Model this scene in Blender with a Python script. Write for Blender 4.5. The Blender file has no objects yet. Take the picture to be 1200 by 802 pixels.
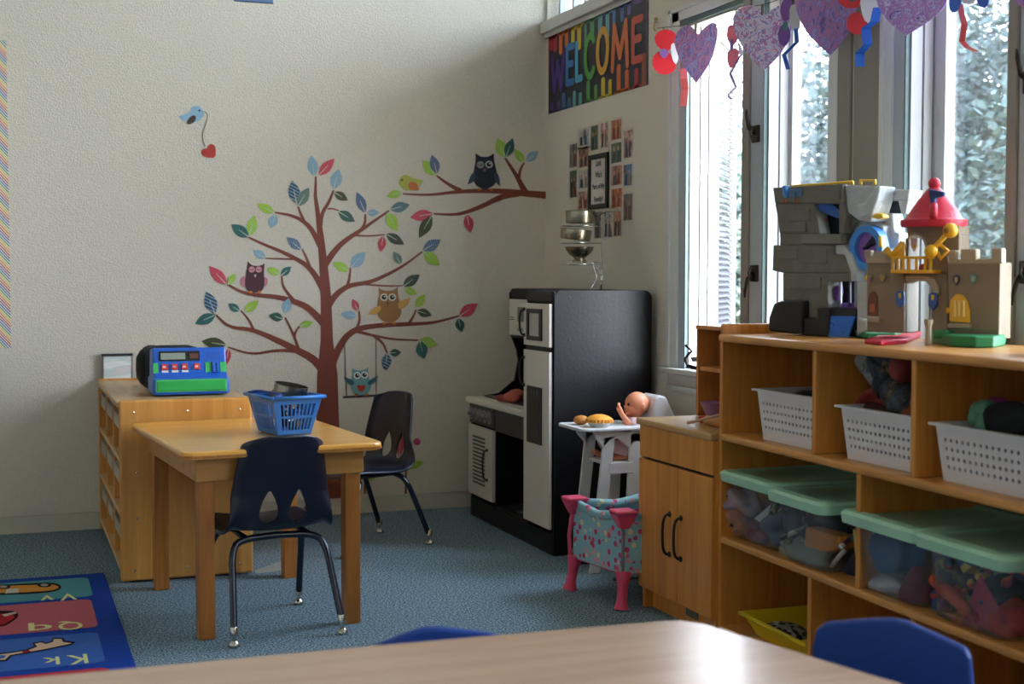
import bpy, bmesh, math, random
from mathutils import Vector, Matrix, Quaternion
random.seed(7)
C = bpy.context.scene.collection
SC = bpy.context.scene
R_ = math.radians

# ------------------------------------------------------------------ camera
H = 1.11
FPX = 1593.0
def _axes(yaw=.3577, p=.04767, r=.00175):
    f = Vector((math.sin(yaw)*math.cos(p), math.cos(yaw)*math.cos(p), -math.sin(p)))
    rt = Vector((math.cos(yaw), -math.sin(yaw), 0)); up = rt.cross(f)
    return rt*math.cos(r)+up*math.sin(r), -rt*math.sin(r)+up*math.cos(r), f
RT, UP, FW = _axes()
cam_d = bpy.data.cameras.new('camera'); cam = bpy.data.objects.new('camera', cam_d); C.objects.link(cam)
m = Matrix.Identity(4)
for i in range(3):
    m[i][0], m[i][1], m[i][2] = RT[i], UP[i], -FW[i]
m[2][3] = H
cam.matrix_world = m
cam_d.sensor_width = 36; cam_d.lens = FPX*36/1200; cam_d.clip_start = .05; cam_d.clip_end = 300
cam_d.dof.use_dof = True; cam_d.dof.focus_distance = 4.7; cam_d.dof.aperture_fstop = 4.0
SC.camera = cam

# ------------------------------------------------------------------ world, lights, exposure
SKY = 9.0
w = bpy.data.worlds.new('world'); SC.world = w; w.use_nodes = True
nt = w.node_tree; nt.nodes.clear()
o_ = nt.nodes.new('ShaderNodeOutputWorld'); b_ = nt.nodes.new('ShaderNodeBackground')
b_.inputs[0].default_value = (.86, .93, 1.0, 1); b_.inputs[1].default_value = SKY
tc_w = nt.nodes.new('ShaderNodeTexCoord'); sx_w = nt.nodes.new('ShaderNodeSeparateXYZ'); rp_w = nt.nodes.new('ShaderNodeValToRGB')
nt.links.new(tc_w.outputs['Generated'], sx_w.inputs[0]); nt.links.new(sx_w.outputs['Z'], rp_w.inputs[0]); nt.links.new(rp_w.outputs[0], b_.inputs[0])
rp_w.color_ramp.elements[0].color = (1.10, 1.18, 1.31, 1); rp_w.color_ramp.elements[0].position = .0
rp_w.color_ramp.elements[1].color = (.52, .64, .82, 1); rp_w.color_ramp.elements[1].position = .7
nt.links.new(b_.outputs[0], o_.inputs[0])
def portal(name, y0, y1, z0, z1):
    l = bpy.data.lights.new(name, 'AREA'); l.shape = 'RECTANGLE'; l.size = y1-y0; l.size_y = z1-z0
    l.cycles.is_portal = True
    o = bpy.data.objects.new(name, l); C.objects.link(o)
    o.location = (2.68, (y0+y1)/2, (z0+z1)/2)
    o.rotation_euler = Matrix(((0, 0, 1), (1, 0, 0), (0, 1, 0))).to_euler()   # -Z of the lamp looks along -X
    return o
portal('window_portal', 2.2, 4.75, .76, 2.1)
portal('window_portal', -2.2, 1.9, .76, 2.1)
portal('window_portal', -2.2, 6.15, 2.36, 2.86)
SC.view_settings.view_transform = 'Standard'; SC.view_settings.look = 'None'
SC.view_settings.gamma = 1; SC.view_settings.use_curve_mapping = False
SC.view_settings.exposure = 1.66
SC.cycles.max_bounces = 10; SC.cycles.diffuse_bounces = 6; SC.cycles.transparent_max_bounces = 16
SC.cycles.caustics_reflective = False; SC.cycles.caustics_refractive = False
SC.cycles.sample_clamp_indirect = 8
SC.cycles.use_denoising = True

# ------------------------------------------------------------------ pixel helpers (pixel of the photo -> point on a known plane)
def ray(x, y): return RT*((x-600)/FPX) - UP*((y-401)/FPX) + FW
O_ = Vector((0, 0, H))
def onz(x, y, z=0.): d = ray(x, y); return O_ + d*((z-H)/d.z)
def ony(x, y, Y): d = ray(x, y); return O_ + d*(Y/d.y)
def onx(x, y, X): d = ray(x, y); return O_ + d*(X/d.x)
def onplane(x, y, p, n):
    d = ray(x, y); return O_ + d*((p-O_).dot(n)/d.dot(n))

# ------------------------------------------------------------------ materials
def lin(h):
    if isinstance(h, str):
        h = h.lstrip('#'); c = [int(h[i:i+2], 16)/255 for i in (0, 2, 4)]
    else: c = list(h)
    return tuple(v/12.92 if v <= .04045 else ((v+.055)/1.055)**2.4 for v in c)+(1,)
_mats = {}
def N(nt, t, **k):
    n = nt.nodes.new(t)
    for a, v in k.items(): setattr(n, a, v)
    return n
def mat(name, col, rough=.6, metal=0., var=.08, vscale=8., bump=0., bscale=60., stretch=(1, 1, 1), spec=.5, alpha=1., sheen=0., coat=0.):
    if name in _mats: return _mats[name]
    M = bpy.data.materials.new(name); M.use_nodes = True; nt = M.node_tree
    p = nt.nodes['Principled BSDF']; L = nt.links.new
    p.inputs['Roughness'].default_value = rough; p.inputs['Metallic'].default_value = metal
    p.inputs['Specular IOR Level'].default_value = spec; p.inputs['Alpha'].default_value = alpha
    p.inputs['Coat Weight'].default_value = coat
    c = lin(col)
    tc = N(nt, 'ShaderNodeTexCoord'); mp = N(nt, 'ShaderNodeMapping'); mp.inputs['Scale'].default_value = stretch
    L(tc.outputs['Object'], mp.inputs[0])
    nz = N(nt, 'ShaderNodeTexNoise'); nz.inputs['Scale'].default_value = vscale; nz.inputs['Detail'].default_value = 4
    L(mp.outputs[0], nz.inputs['Vector'])
    mx = N(nt, 'ShaderNodeMix', data_type='RGBA')
    mx.inputs[6].default_value = tuple(v*(1-var*2) for v in c[:3])+(1,)
    mx.inputs[7].default_value = tuple(min(1, v*(1+var*2)) for v in c[:3])+(1,)
    L(nz.outputs[0], mx.inputs[0]); L(mx.outputs[2], p.inputs['Base Color'])
    if bump:
        n2 = N(nt, 'ShaderNodeTexNoise'); n2.inputs['Scale'].default_value = bscale; n2.inputs['Detail'].default_value = 2
        L(tc.outputs['Object'], n2.inputs['Vector'])
        bp = N(nt, 'ShaderNodeBump'); bp.inputs['Strength'].default_value = bump; bp.inputs['Distance'].default_value = .004
        L(n2.outputs[0], bp.inputs['Height']); L(bp.outputs[0], p.inputs['Normal'])
    _mats[name] = M; return M
def wood(name, light, dark, rough=.35, axis='Z', scale=6., coat=.15):
    if name in _mats: return _mats[name]
    M = bpy.data.materials.new(name); M.use_nodes = True; nt = M.node_tree; L = nt.links.new
    p = nt.nodes['Principled BSDF']; p.inputs['Roughness'].default_value = rough; p.inputs['Coat Weight'].default_value = coat
    p.inputs['Coat Roughness'].default_value = .25
    tc = N(nt, 'ShaderNodeTexCoord'); mp = N(nt, 'ShaderNodeMapping')
    mp.inputs['Scale'].default_value = {'X': (.06, 1, 1), 'Y': (1, .06, 1), 'Z': (1, 1, .06)}[axis]
    L(tc.outputs['Object'], mp.inputs[0])
    a = N(nt, 'ShaderNodeTexNoise'); a.inputs['Scale'].default_value = scale*5; a.inputs['Detail'].default_value = 6; a.inputs['Distortion'].default_value = .6
    L(mp.outputs[0], a.inputs['Vector'])
    b = N(nt, 'ShaderNodeTexNoise'); b.inputs['Scale'].default_value = scale*28; b.inputs['Detail'].default_value = 3
    L(mp.outputs[0], b.inputs['Vector'])
    ad = N(nt, 'ShaderNodeMath', operation='MULTIPLY_ADD'); ad.inputs[1].default_value = .45
    L(b.outputs[0], ad.inputs[0]); L(a.outputs[0], ad.inputs[2])
    rp = N(nt, 'ShaderNodeValToRGB'); rp.color_ramp.elements[0].position = .45; rp.color_ramp.elements[1].position = .95
    rp.color_ramp.elements[0].color = lin(dark); rp.color_ramp.elements[1].color = lin(light)
    L(ad.outputs[0], rp.inputs[0]); L(rp.outputs[0], p.inputs['Base Color'])
    _mats[name] = M; return M
def stripes(name, cols, width, direction=(1, 0, 1), rough=.6, sharp=True):
    """bands of flat print along a direction, in object space"""
    if name in _mats: return _mats[name]
    M = bpy.data.materials.new(name); M.use_nodes = True; nt = M.node_tree; L = nt.links.new
    p = nt.nodes['Principled BSDF']; p.inputs['Roughness'].default_value = rough
    tc = N(nt, 'ShaderNodeTexCoord'); d = N(nt, 'ShaderNodeVectorMath', operation='DOT_PRODUCT')
    d.inputs[1].default_value = Vector(direction).normalized()/(width*len(cols))
    L(tc.outputs['Object'], d.inputs[0])
    fr = N(nt, 'ShaderNodeMath', operation='FRACT'); L(d.outputs['Value'], fr.inputs[0])
    rp = N(nt, 'ShaderNodeValToRGB'); rp.color_ramp.interpolation = 'CONSTANT'
    e = rp.color_ramp.elements
    while len(e) < len(cols): e.new(.5)
    for i, c in enumerate(cols): e[i].position = i/len(cols); e[i].color = lin(c)
    L(fr.outputs[0], rp.inputs[0]); L(rp.outputs[0], p.inputs['Base Color'])
    _mats[name] = M; return M
def blotch(name, cols, scale=20., rough=.7, voronoi=False, dist=0., stretch=(1, 1, 1), seed=0.):
    """mottled print: noise or cells through a colour ramp"""
    if name in _mats: return _mats[name]
    M = bpy.data.materials.new(name); M.use_nodes = True; nt = M.node_tree; L = nt.links.new
    p = nt.nodes['Principled BSDF']; p.inputs['Roughness'].default_value = rough
    tc = N(nt, 'ShaderNodeTexCoord'); mp = N(nt, 'ShaderNodeMapping'); mp.inputs['Scale'].default_value = stretch
    mp.inputs['Location'].default_value = (seed, seed*.7, seed*.3)
    L(tc.outputs['Object'], mp.inputs[0])
    rp = N(nt, 'ShaderNodeValToRGB'); e = rp.color_ramp.elements
    while len(e) < len(cols): e.new(.5)
    if voronoi:
        v = N(nt, 'ShaderNodeTexVoronoi'); v.inputs['Scale'].default_value = scale; L(mp.outputs[0], v.inputs['Vector'])
        L(v.outputs['Color'], rp.inputs[0]); rp.color_ramp.interpolation = 'CONSTANT'
        for i, c in enumerate(cols): e[i].position = .0+.95*i/len(cols); e[i].color = lin(c)
    else:
        v = N(nt, 'ShaderNodeTexNoise'); v.inputs['Scale'].default_value = scale; v.inputs['Detail'].default_value = 5
        v.inputs['Distortion'].default_value = dist; L(mp.outputs[0], v.inputs['Vector'])
        L(v.outputs[0], rp.inputs[0])
        for i, c in enumerate(cols): e[i].position = .33+.34*i/max(1, len(cols)-1); e[i].color = lin(c)
    L(rp.outputs[0], p.inputs['Base Color'])
    _mats[name] = M; return M
def dotted(name, ground, cols, scale, rough=.85):
    """printed cloth: small coloured motifs scattered on a plain ground"""
    M = bpy.data.materials.new(name); M.use_nodes = True; nt = M.node_tree; L = nt.links.new
    p = nt.nodes['Principled BSDF']; p.inputs['Roughness'].default_value = rough
    tc = N(nt, 'ShaderNodeTexCoord'); v = N(nt, 'ShaderNodeTexVoronoi'); v.inputs['Scale'].default_value = scale; v.inputs['Randomness'].default_value = .75
    L(tc.outputs['Object'], v.inputs['Vector']); rp = N(nt, 'ShaderNodeValToRGB'); rp.color_ramp.interpolation = 'CONSTANT'; e = rp.color_ramp.elements
    while len(e) < len(cols): e.new(.5)
    for i, c in enumerate(cols): e[i].position = i/len(cols); e[i].color = lin(c)
    L(v.outputs['Color'], rp.inputs[0]); lt = N(nt, 'ShaderNodeMath', operation='LESS_THAN'); lt.inputs[1].default_value = .40
    L(v.outputs['Distance'], lt.inputs[0]); mx = N(nt, 'ShaderNodeMix', data_type='RGBA'); mx.inputs[6].default_value = lin(ground)
    L(lt.outputs[0], mx.inputs[0]); L(rp.outputs[0], mx.inputs[7]); L(mx.outputs[2], p.inputs['Base Color']); return M
def glassy(name, tint=(1, 1, 1), body=.06, bodycol='#dfe6ea', rough=.02, gloss=.08):
    """thin clear sheet: mostly transparent, a little milky body, a little gloss"""
    if name in _mats: return _mats[name]
    M = bpy.data.materials.new(name); M.use_nodes = True; nt = M.node_tree; nt.nodes.clear(); L = nt.links.new
    out = N(nt, 'ShaderNodeOutputMaterial'); t = N(nt, 'ShaderNodeBsdfTransparent'); t.inputs[0].default_value = tint+(1,)
    d = N(nt, 'ShaderNodeBsdfDiffuse'); d.inputs[0].default_value = lin(bodycol)
    g = N(nt, 'ShaderNodeBsdfGlossy'); g.inputs['Roughness'].default_value = rough
    m1 = N(nt, 'ShaderNodeMixShader'); m1.inputs[0].default_value = body; L(t.outputs[0], m1.inputs[1]); L(d.outputs[0], m1.inputs[2])
    m2 = N(nt, 'ShaderNodeMixShader'); fr = N(nt, 'ShaderNodeFresnel'); fr.inputs[0].default_value = 1.45
    ml = N(nt, 'ShaderNodeMath', operation='MULTIPLY'); ml.inputs[1].default_value = gloss/.04; ml.use_clamp = True
    L(fr.outputs[0], ml.inputs[0]); mn = N(nt, 'ShaderNodeMath', operation='MINIMUM'); mn.inputs[1].default_value = .6
    L(ml.outputs[0], mn.inputs[0]); L(mn.outputs[0], m2.inputs[0])
    L(m1.outputs[0], m2.inputs[1]); L(g.outputs[0], m2.inputs[2]); L(m2.outputs[0], out.inputs[0])
    _mats[name] = M; return M
def fmat(col, rough=.6, **k):
    return mat('paint_%s_%d' % (str(col).lstrip('#'), int(rough*100)), col, rough, **k)

# ------------------------------------------------------------------ mesh builder
class MB:
    def __init__(s): s.v = []; s.f = []
    def add(s, vs, fs):
        n = len(s.v); s.v += [Vector(v) for v in vs]; s.f += [tuple(i+n for i in f) for f in fs]; return s
    def box(s, x0, x1, y0, y1, z0, z1, b=0.):
        if x0 > x1: x0, x1 = x1, x0
        if y0 > y1: y0, y1 = y1, y0
        if z0 > z1: z0, z1 = z1, z0
        if b <= 0:
            return s.add([(x0, y0, z0), (x1, y0, z0), (x1, y1, z0), (x0, y1, z0), (x0, y0, z1), (x1, y0, z1), (x1, y1, z1), (x0, y1, z1)],
                  [(0, 3, 2, 1), (4, 5, 6, 7), (0, 1, 5, 4), (1, 2, 6, 5), (2, 3, 7, 6), (3, 0, 4, 7)])
        bm = bmesh.new(); bmesh.ops.create_cube(bm, size=1)
        for v in bm.verts: v.co = Vector((x0+(v.co.x+.5)*(x1-x0), y0+(v.co.y+.5)*(y1-y0), z0+(v.co.z+.5)*(z1-z0)))
        b = min(b, .49*min(x1-x0, y1-y0, z1-z0))
        bmesh.ops.bevel(bm, geom=list(bm.edges), offset=b, segments=2, affect='EDGES', profile=.5)
        return s.addbm(bm)
    def addbm(s, bm):
        bm.verts.ensure_lookup_table(); bm.verts.index_update()
        s.add([v.co.copy() for v in bm.verts], [[v.index for v in f.verts] for f in bm.faces]); bm.free(); return s
    def prism(s, pts, d):
        """closed outline of 3D points swept by vector d"""
        n = len(pts); pts = [Vector(p) for p in pts]; d = Vector(d)
        nrm = Vector((0, 0, 0))
        for i in range(n): nrm += pts[i].cross(pts[(i+1) % n])
        if nrm.dot(d) > 0: pts = pts[::-1]
        vs = pts+[p+d for p in pts]
        fs = [tuple(range(n)), tuple(range(2*n-1, n-1, -1))]
        for i in range(n):
            j = (i+1) % n; fs.append((j, i, n+i, n+j))
        return s.add(vs, fs)
    def tube(s, pts, r, n=8, cap=True):
        pts = [Vector(p) for p in pts]; rs = r if isinstance(r, (list, tuple)) else [r]*len(pts)
        t0 = (pts[1]-pts[0]).normalized()
        u = t0.orthogonal().normalized(); vs = []; fs = []; prev = t0
        for i, p in enumerate(pts):
            if i == 0: t = t0
            elif i == len(pts)-1: t = (pts[-1]-pts[-2]).normalized()
            else: t = ((pts[i+1]-p).normalized()+(p-pts[i-1]).normalized()).normalized()
            q = prev.rotation_difference(t); u = (q @ u); u = (u-t*u.dot(t)).normalized(); prev = t
            v2 = t.cross(u)
            for k in range(n):
                a = 2*math.pi*k/n; vs.append(p+(u*math.cos(a)+v2*math.sin(a))*rs[i])
        for i in range(len(pts)-1):
            for k in range(n):
                a = i*n+k; b = i*n+(k+1) % n; fs.append((a, b, b+n, a+n))
        if cap: fs.append(tuple(range(n-1, -1, -1))); fs.append(tuple(range((len(pts)-1)*n, len(pts)*n)))
        return s.add(vs, fs)
    def lathe(s, prof, c=(0, 0, 0), n=20, axis=None):
        """prof: list of (r,z)"""
        c = Vector(c); q = Quaternion() if axis is None else Vector((0, 0, 1)).rotation_difference(Vector(axis))
        vs = []; fs = []
        for r, z in prof:
            for k in range(n):
                a = 2*math.pi*k/n; vs.append(c+q @ Vector((r*math.cos(a), r*math.sin(a), z)))
        m_ = len(prof)
        for i in range(m_-1):
            for k in range(n):
                a = i*n+k; b = i*n+(k+1) % n; fs.append((a, b, b+n, a+n))
        fs.append(tuple(range(n-1, -1, -1))); fs.append(tuple(range((m_-1)*n, m_*n)))
        return s.add(vs, fs)
    def ball(s, c, r, seg=14, jit=0., rot=None):
        r = (r, r, r) if not isinstance(r, (tuple, list)) else r
        bm = bmesh.new(); bmesh.ops.create_uvsphere(bm, u_segments=seg, v_segments=max(6, seg*2//3), radius=1)
        for v in bm.verts:
            k = 1+random.uniform(-jit, jit)
            p = Vector((v.co.x*r[0]*k, v.co.y*r[1]*k, v.co.z*r[2]*k))
            if rot: p = rot @ p
            v.co = p+Vector(c)
        return s.addbm(bm)
    def ribbon(s, pts, ws, nrm, th):
        """flat strip along pts, half widths ws, lying in the plane with normal nrm, thickness th along nrm"""
        pts = [Vector(p) for p in pts]; nrm = Vector(nrm); n = len(pts); vs = []; fs = []
        for i, p in enumerate(pts):
            t = (pts[min(i+1, n-1)]-pts[max(i-1, 0)]).normalized(); sd = nrm.cross(t).normalized()*ws[i]
            vs += [p+sd, p-sd, p+sd+nrm*th, p-sd+nrm*th]
        for i in range(n-1):
            a = 4*i; b = a+4
            fs += [(a+2, a+3, b+3, b+2), (a, b, b+1, a+1), (a, a+2, b+2, b), (a+1, b+1, b+3, a+3)]
        fs += [(0, 1, 3, 2), (4*n-4, 4*n-2, 4*n-1, 4*n-3)]
        return s.add(vs, fs)
    def panel(s, p00, pu, pv, us, vs_, holes, th):
        """slab with corner p00, edge vectors pu, pv, split at us / vs_ (0..1); cells (i,j) in holes are left out; th: thickness vector"""
        p00, pu, pv, th = Vector(p00), Vector(pu), Vector(pv), Vector(th)
        nu, nv = len(us), len(vs_); idx = lambda i, j, k: (j*nu+i)*2+k
        V = []
        for b in vs_:
            for a in us: q = p00+pu*a+pv*b; V += [q, q+th]
        F = []; solid = lambda i, j: 0 <= i < nu-1 and 0 <= j < nv-1 and (i, j) not in holes
        for j in range(nv-1):
            for i in range(nu-1):
                if not solid(i, j): continue
                F.append((idx(i, j, 0), idx(i+1, j, 0), idx(i+1, j+1, 0), idx(i, j+1, 0)))
                F.append((idx(i, j, 1), idx(i, j+1, 1), idx(i+1, j+1, 1), idx(i+1, j, 1)))
                if not solid(i-1, j): F.append((idx(i, j, 0), idx(i, j+1, 0), idx(i, j+1, 1), idx(i, j, 1)))
                if not solid(i+1, j): F.append((idx(i+1, j, 0), idx(i+1, j, 1), idx(i+1, j+1, 1), idx(i+1, j+1, 0)))
                if not solid(i, j-1): F.append((idx(i, j, 0), idx(i, j, 1), idx(i+1, j, 1), idx(i+1, j, 0)))
                if not solid(i, j+1): F.append((idx(i, j+1, 0), idx(i+1, j+1, 0), idx(i+1, j+1, 1), idx(i, j+1, 1)))
        return s.add(V, F)
    def move(s, d): s.v = [v+Vector(d) for v in s.v]; return s
    def xf(s, M_): s.v = [M_ @ v for v in s.v]; return s

_off = {}
def obj(name, mb, mt, parent=None, smooth=False, world=False, bevel=0., label=None, kind=None, merge=False):
    me = bpy.data.meshes.new(name)
    off = _off.get(parent.name, Vector((0, 0, 0))) if (parent and world) else Vector((0, 0, 0))
    me.from_pydata([tuple(v-off) for v in mb.v], [], mb.f); me.validate()
    bm = bmesh.new(); bm.from_mesh(me)
    if merge: bmesh.ops.remove_doubles(bm, verts=bm.verts, dist=2e-5)
    bmesh.ops.recalc_face_normals(bm, faces=bm.faces); bm.to_mesh(me); bm.free()
    if smooth:
        for p in me.polygons: p.use_smooth = True
    me.materials.append(mt)
    o = bpy.data.objects.new(name, me); C.objects.link(o)
    if smooth == 'auto':
        me.set_sharp_from_angle(angle=R_(40))
    if parent:
        o.parent = parent; _off[o.name] = _off.get(parent.name, Vector((0, 0, 0)))
    if bevel:
        b = o.modifiers.new('edge', 'BEVEL'); b.width = bevel; b.segments = 2; b.limit_method = 'ANGLE'; b.angle_limit = R_(40)
    if label: o['label'] = label
    if kind: o['kind'] = kind
    return o
def thing(name, label, cat, loc=(0, 0, 0), rotz=0., group=None):
    o = bpy.data.objects.new(name, None); C.objects.link(o); o.empty_display_size = .05
    o.location = loc; o.rotation_euler = (0, 0, rotz); o['label'] = label; o['category'] = cat
    if group: o['group'] = group
    _off[o.name] = Vector(loc)
    return o
def tag(o, label, cat, group=None):
    o['label'] = label; o['category'] = cat
    if group: o['group'] = group
    return o
def struct(name, mb, mt, parent=None, **k):
    o = obj(name, mb, mt, parent, **k)
    if not parent: o['kind'] = 'structure'
    return o
def dup(root, loc=None, rotz=None, label=None, group=None):
    r = root.copy(); C.objects.link(r)
    if loc is not None: r.location = loc
    if rotz is not None: r.rotation_euler = (0, 0, rotz)
    if label: r['label'] = label
    if group: r['group'] = group
    for ch in list(root.children):
        c = ch.copy(); C.objects.link(c); c.parent = r
        for g in ch.children:
            d = g.copy(); C.objects.link(d); d.parent = c
    return r
_glyph = {}
def glyphs(s, w=None, h=None, bold=.012):
    """flat mesh of the built-in font, fitted to w x h, lower left corner at 0,0; returns (verts, faces)"""
    cu = bpy.data.curves.new('glyph', 'FONT'); cu.body = s; cu.size = 1; cu.resolution_u = 3; cu.offset = bold
    to = bpy.data.objects.new('glyph', cu); C.objects.link(to)
    dg = bpy.context.evaluated_depsgraph_get(); me = bpy.data.meshes.new_from_object(to.evaluated_get(dg))
    V = [v.co.copy() for v in me.vertices]; F = [tuple(p.vertices) for p in me.polygons]
    bpy.data.objects.remove(to); bpy.data.curves.remove(cu); bpy.data.meshes.remove(me)
    x0 = min(v.x for v in V); x1 = max(v.x for v in V); y0 = min(v.y for v in V); y1 = max(v.y for v in V)
    sx = w/(x1-x0) if w else h/(y1-y0); sy = h/(y1-y0) if h else sx
    return [Vector(((v.x-x0)*sx, (v.y-y0)*sy, 0)) for v in V], F
def text_on(name, s, mt, parent, origin, ux, uy, w, h, world=True, label=None, bold=.012):
    V, F = glyphs(s, w, h, bold); ux, uy, origin = Vector(ux), Vector(uy), Vector(origin)
    return obj(name, MB().add([origin+ux*v.x+uy*v.y for v in V], F), mt, parent, world=world, label=label)
def smooth_poly(pts, it=2):
    for _ in range(it):
        q = []
        for i, p in enumerate(pts):
            n = pts[(i+1) % len(pts)]; q += [tuple(a*.75+b*.25 for a, b in zip(p, n)), tuple(a*.25+b*.75 for a, b in zip(p, n))]
        pts = q
    return [p for i, p in enumerate(pts) if math.dist(p, pts[i-1]) > 1e-4]
def smooth_line(pts, it=2):
    for _ in range(it):
        q = [pts[0]]
        for a, b in zip(pts[:-1], pts[1:]):
            q += [tuple(x*.75+y*.25 for x, y in zip(a, b)), tuple(x*.25+y*.75 for x, y in zip(a, b))]
        pts = q+[pts[-1]]
    return pts

# ------------------------------------------------------------------ materials in use
BW = 6.2036; RW = 2.4936; WT = .10; CEIL = 3.0
M_wall = mat('wall_covering', '#dbd3c6', .85, var=.06, vscale=150, bump=1.0, bscale=170)
M_trim = mat('trim_white', '#d6d8d8', .5, var=.02)
M_base = mat('baseboard_vinyl', '#c9c4b6', .5, var=.03)
M_ceil = mat('ceiling_white', '#e6e4de', .9, var=.02)
M_sill = mat('sill_paint', '#c4c4be', .5, var=.03)
def carpet_mat():
    M = bpy.data.materials.new('carpet'); M.use_nodes = True; nt = M.node_tree; L = nt.links.new
    p = nt.nodes['Principled BSDF']; p.inputs['Roughness'].default_value = .95; p.inputs['Specular IOR Level'].default_value = .15
    tc = N(nt, 'ShaderNodeTexCoord'); n1 = N(nt, 'ShaderNodeTexNoise'); n1.inputs['Scale'].default_value = 150; n1.inputs['Detail'].default_value = 3
    L(tc.outputs['Object'], n1.inputs['Vector']); rp = N(nt, 'ShaderNodeValToRGB'); e = rp.color_ramp.elements
    e[0].position = .36; e[0].color = lin('#3a4a58'); e[1].position = .66; e[1].color = lin('#a9bcc6')
    x = e.new(.5); x.color = lin('#6a8290')
    L(n1.outputs[0], rp.inputs[0]); L(rp.outputs[0], p.inputs['Base Color'])
    bp = N(nt, 'ShaderNodeBump'); bp.inputs['Strength'].default_value = .8; bp.inputs['Distance'].default_value = .006
    L(n1.outputs[0], bp.inputs['Height']); L(bp.outputs[0], p.inputs['Normal']); return M
M_carpet = carpet_mat()
M_ply = wood('birch_ply', '#dca050', '#c2843c', .4, 'Z', 5)
M_shelfwood = wood('maple_panel', '#dc9442', '#b9712c', .42, 'Z', 5)
M_shelftop = wood('maple_board', '#d99850', '#b97a38', .36, 'Y', 5)
M_tabletop = wood('oak_top', '#fdba56', '#f2aa48', .2, 'X', 3, .5)
M_apron = wood('oak_apron', '#c88d46', '#a76d2e', .38, 'X', 5)
M_leg = wood('oak_leg', '#b9742c', '#91551c', .4, 'Z', 6)
M_desk = wood('laminate_walnut', '#b8937a', '#a07c64', .22, 'X', 3, .3)
M_black = mat('black_board', '#131216', .42, var=.25, vscale=60, stretch=(1, 1, .04), bump=.15, bscale=80, spec=.3)
M_blackp = mat('black_plastic', '#15151a', .4, var=.05)
M_white = mat('white_board', '#cfcac2', .5, var=.02)
M_navy = mat('navy_plastic', '#10162a', .33, var=.08, bump=.12, bscale=300)
M_tube = mat('navy_tube', '#0d1428', .25, var=.04, coat=.3)
M_chrome = mat('chrome', '#c9c3b8', .18, 1., var=.03)
M_steel = mat('steel', '#98917f', .25, 1., var=.06)
M_bluechair = mat('blue_plastic', '#143c8a', .42, var=.05, bump=.1, bscale=400)
M_mint = mat('mint_lid', '#a2d0b6', .4, var=.03)
M_clear = glassy('clear_plastic', (.97, .98, .99), .07, '#c9c8d2', .12, .05)
M_glass = glassy('window_glass', (.90, .94, .96), .02, '#e8eef4', .01, .04)
M_basket = mat('white_basket_plastic', '#d8d2d4', .45, var=.03)
M_dark = mat('dark_fabric', '#15161b', .9, var=.2, bump=.6, bscale=120)
# ================================================================== SETTING
Y0, XL = -3.0, -3.6
struct('floor', MB().box(XL, RW+WT, Y0, BW+.1, -.1, 0), M_carpet)
struct('ceiling', MB().box(XL, RW+WT, Y0, BW+.1, CEIL, CEIL+.1), M_ceil)
struct('wall_back', MB().box(XL, RW+WT, BW, BW+.1, 0, CEIL), M_wall)
struct('wall_left', MB().box(XL-.1, XL, Y0, BW+.1, 0, CEIL), M_wall)
struct('wall_front', MB().box(XL, RW+WT, Y0-.1, Y0, 0, CEIL), M_wall)
WZ0, WZ1 = .753, 2.11
opens = [(3.753, 4.79), (2.2, 3.42), (.55, 1.92), (-.9, .3), (-2.4, -1.1)]
CZ0, CZ1, CY0, CY1 = 2.345, 2.89, -2.4, 6.185
mb = MB()
mb.box(RW, RW+WT, Y0, BW+.1, 0, WZ0); mb.box(RW, RW+WT, Y0, BW+.1, WZ1, CZ0); mb.box(RW, RW+WT, Y0, BW+.1, CZ1, CEIL)
mb.box(RW, RW+WT, CY1, BW+.1, CZ0, CZ1); mb.box(RW, RW+WT, Y0, CY0, CZ0, CZ1)
ys = [BW+.1]
for a, b in opens: ys += [b, a]
ys.append(Y0)
for i in range(0, len(ys), 2): mb.box(RW, RW+WT, ys[i+1], ys[i], WZ0, WZ1)
struct('wall_right', mb, M_wall)
struct('baseboard_back', MB().box(XL, RW-.01, BW-.008, BW, 0, .075).box(XL, RW-.01, BW-.011, BW, .069, .075), M_base)
struct('baseboard_right', MB().box(RW-.008, RW, Y0, BW-.011, 0, .075), M_base)
struct('roof', MB().box(RW+WT, RW+WT+.75, Y0-1, BW+1.5, 2.93, 3.02), M_trim)
struct('ground', MB().box(RW+WT, 90, -60, 120, -.35, -.25), mat('pale_paving', '#dccca8', .9, var=.1, vscale=.6))
struct('wall_outer', MB().box(RW+WT, RW+WT+.02, BW+.1, BW+3, -.25, 3), M_trim)

M_gasket = mat('gasket', '#4e6462', .5)
M_jamb = mat('jamb_white', '#bdbbbc', .45, var=.01)
M_post = mat('post_taupe', '#8f8880', .55, var=.04)
M_alu = mat('alu_frame', '#a9b2ba', .4, var=.02)
M_bronze = mat('bronze_latch', '#3a312b', .35, .8)
# clerestory strip window above the banner
cw = thing('window_1', '', ''); del cw['label'], cw['category']; cw['kind'] = 'structure'
obj('window_sill', MB().box(RW-.035, RW+WT, CY0, 6.2, CZ0-.055, CZ0, .004).box(RW-.012, RW, CY0, 6.2, CZ0-.075, CZ0-.05), M_sill, cw)
obj('window_frame', MB().box(RW+.02, RW+WT, CY0, CY1, CZ0, CZ0+.02).box(RW+.02, RW+WT, CY0, CY1, CZ1-.03, CZ1), M_sill, cw)
for y in [CY1-.02, 6.0, 5.86]+[5.6-i*.9 for i in range(9)]:
    wd = .02 if y > 5.8 else .045
    obj('mullion', MB().box(RW+.05, RW+.085, y-wd, y, CZ0+.02, CZ1-.03), M_alu, cw)
obj('pane', MB().box(RW+.07, RW+.074, CY0, CY1, CZ0+.02, CZ1-.03), M_glass, cw)

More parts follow.
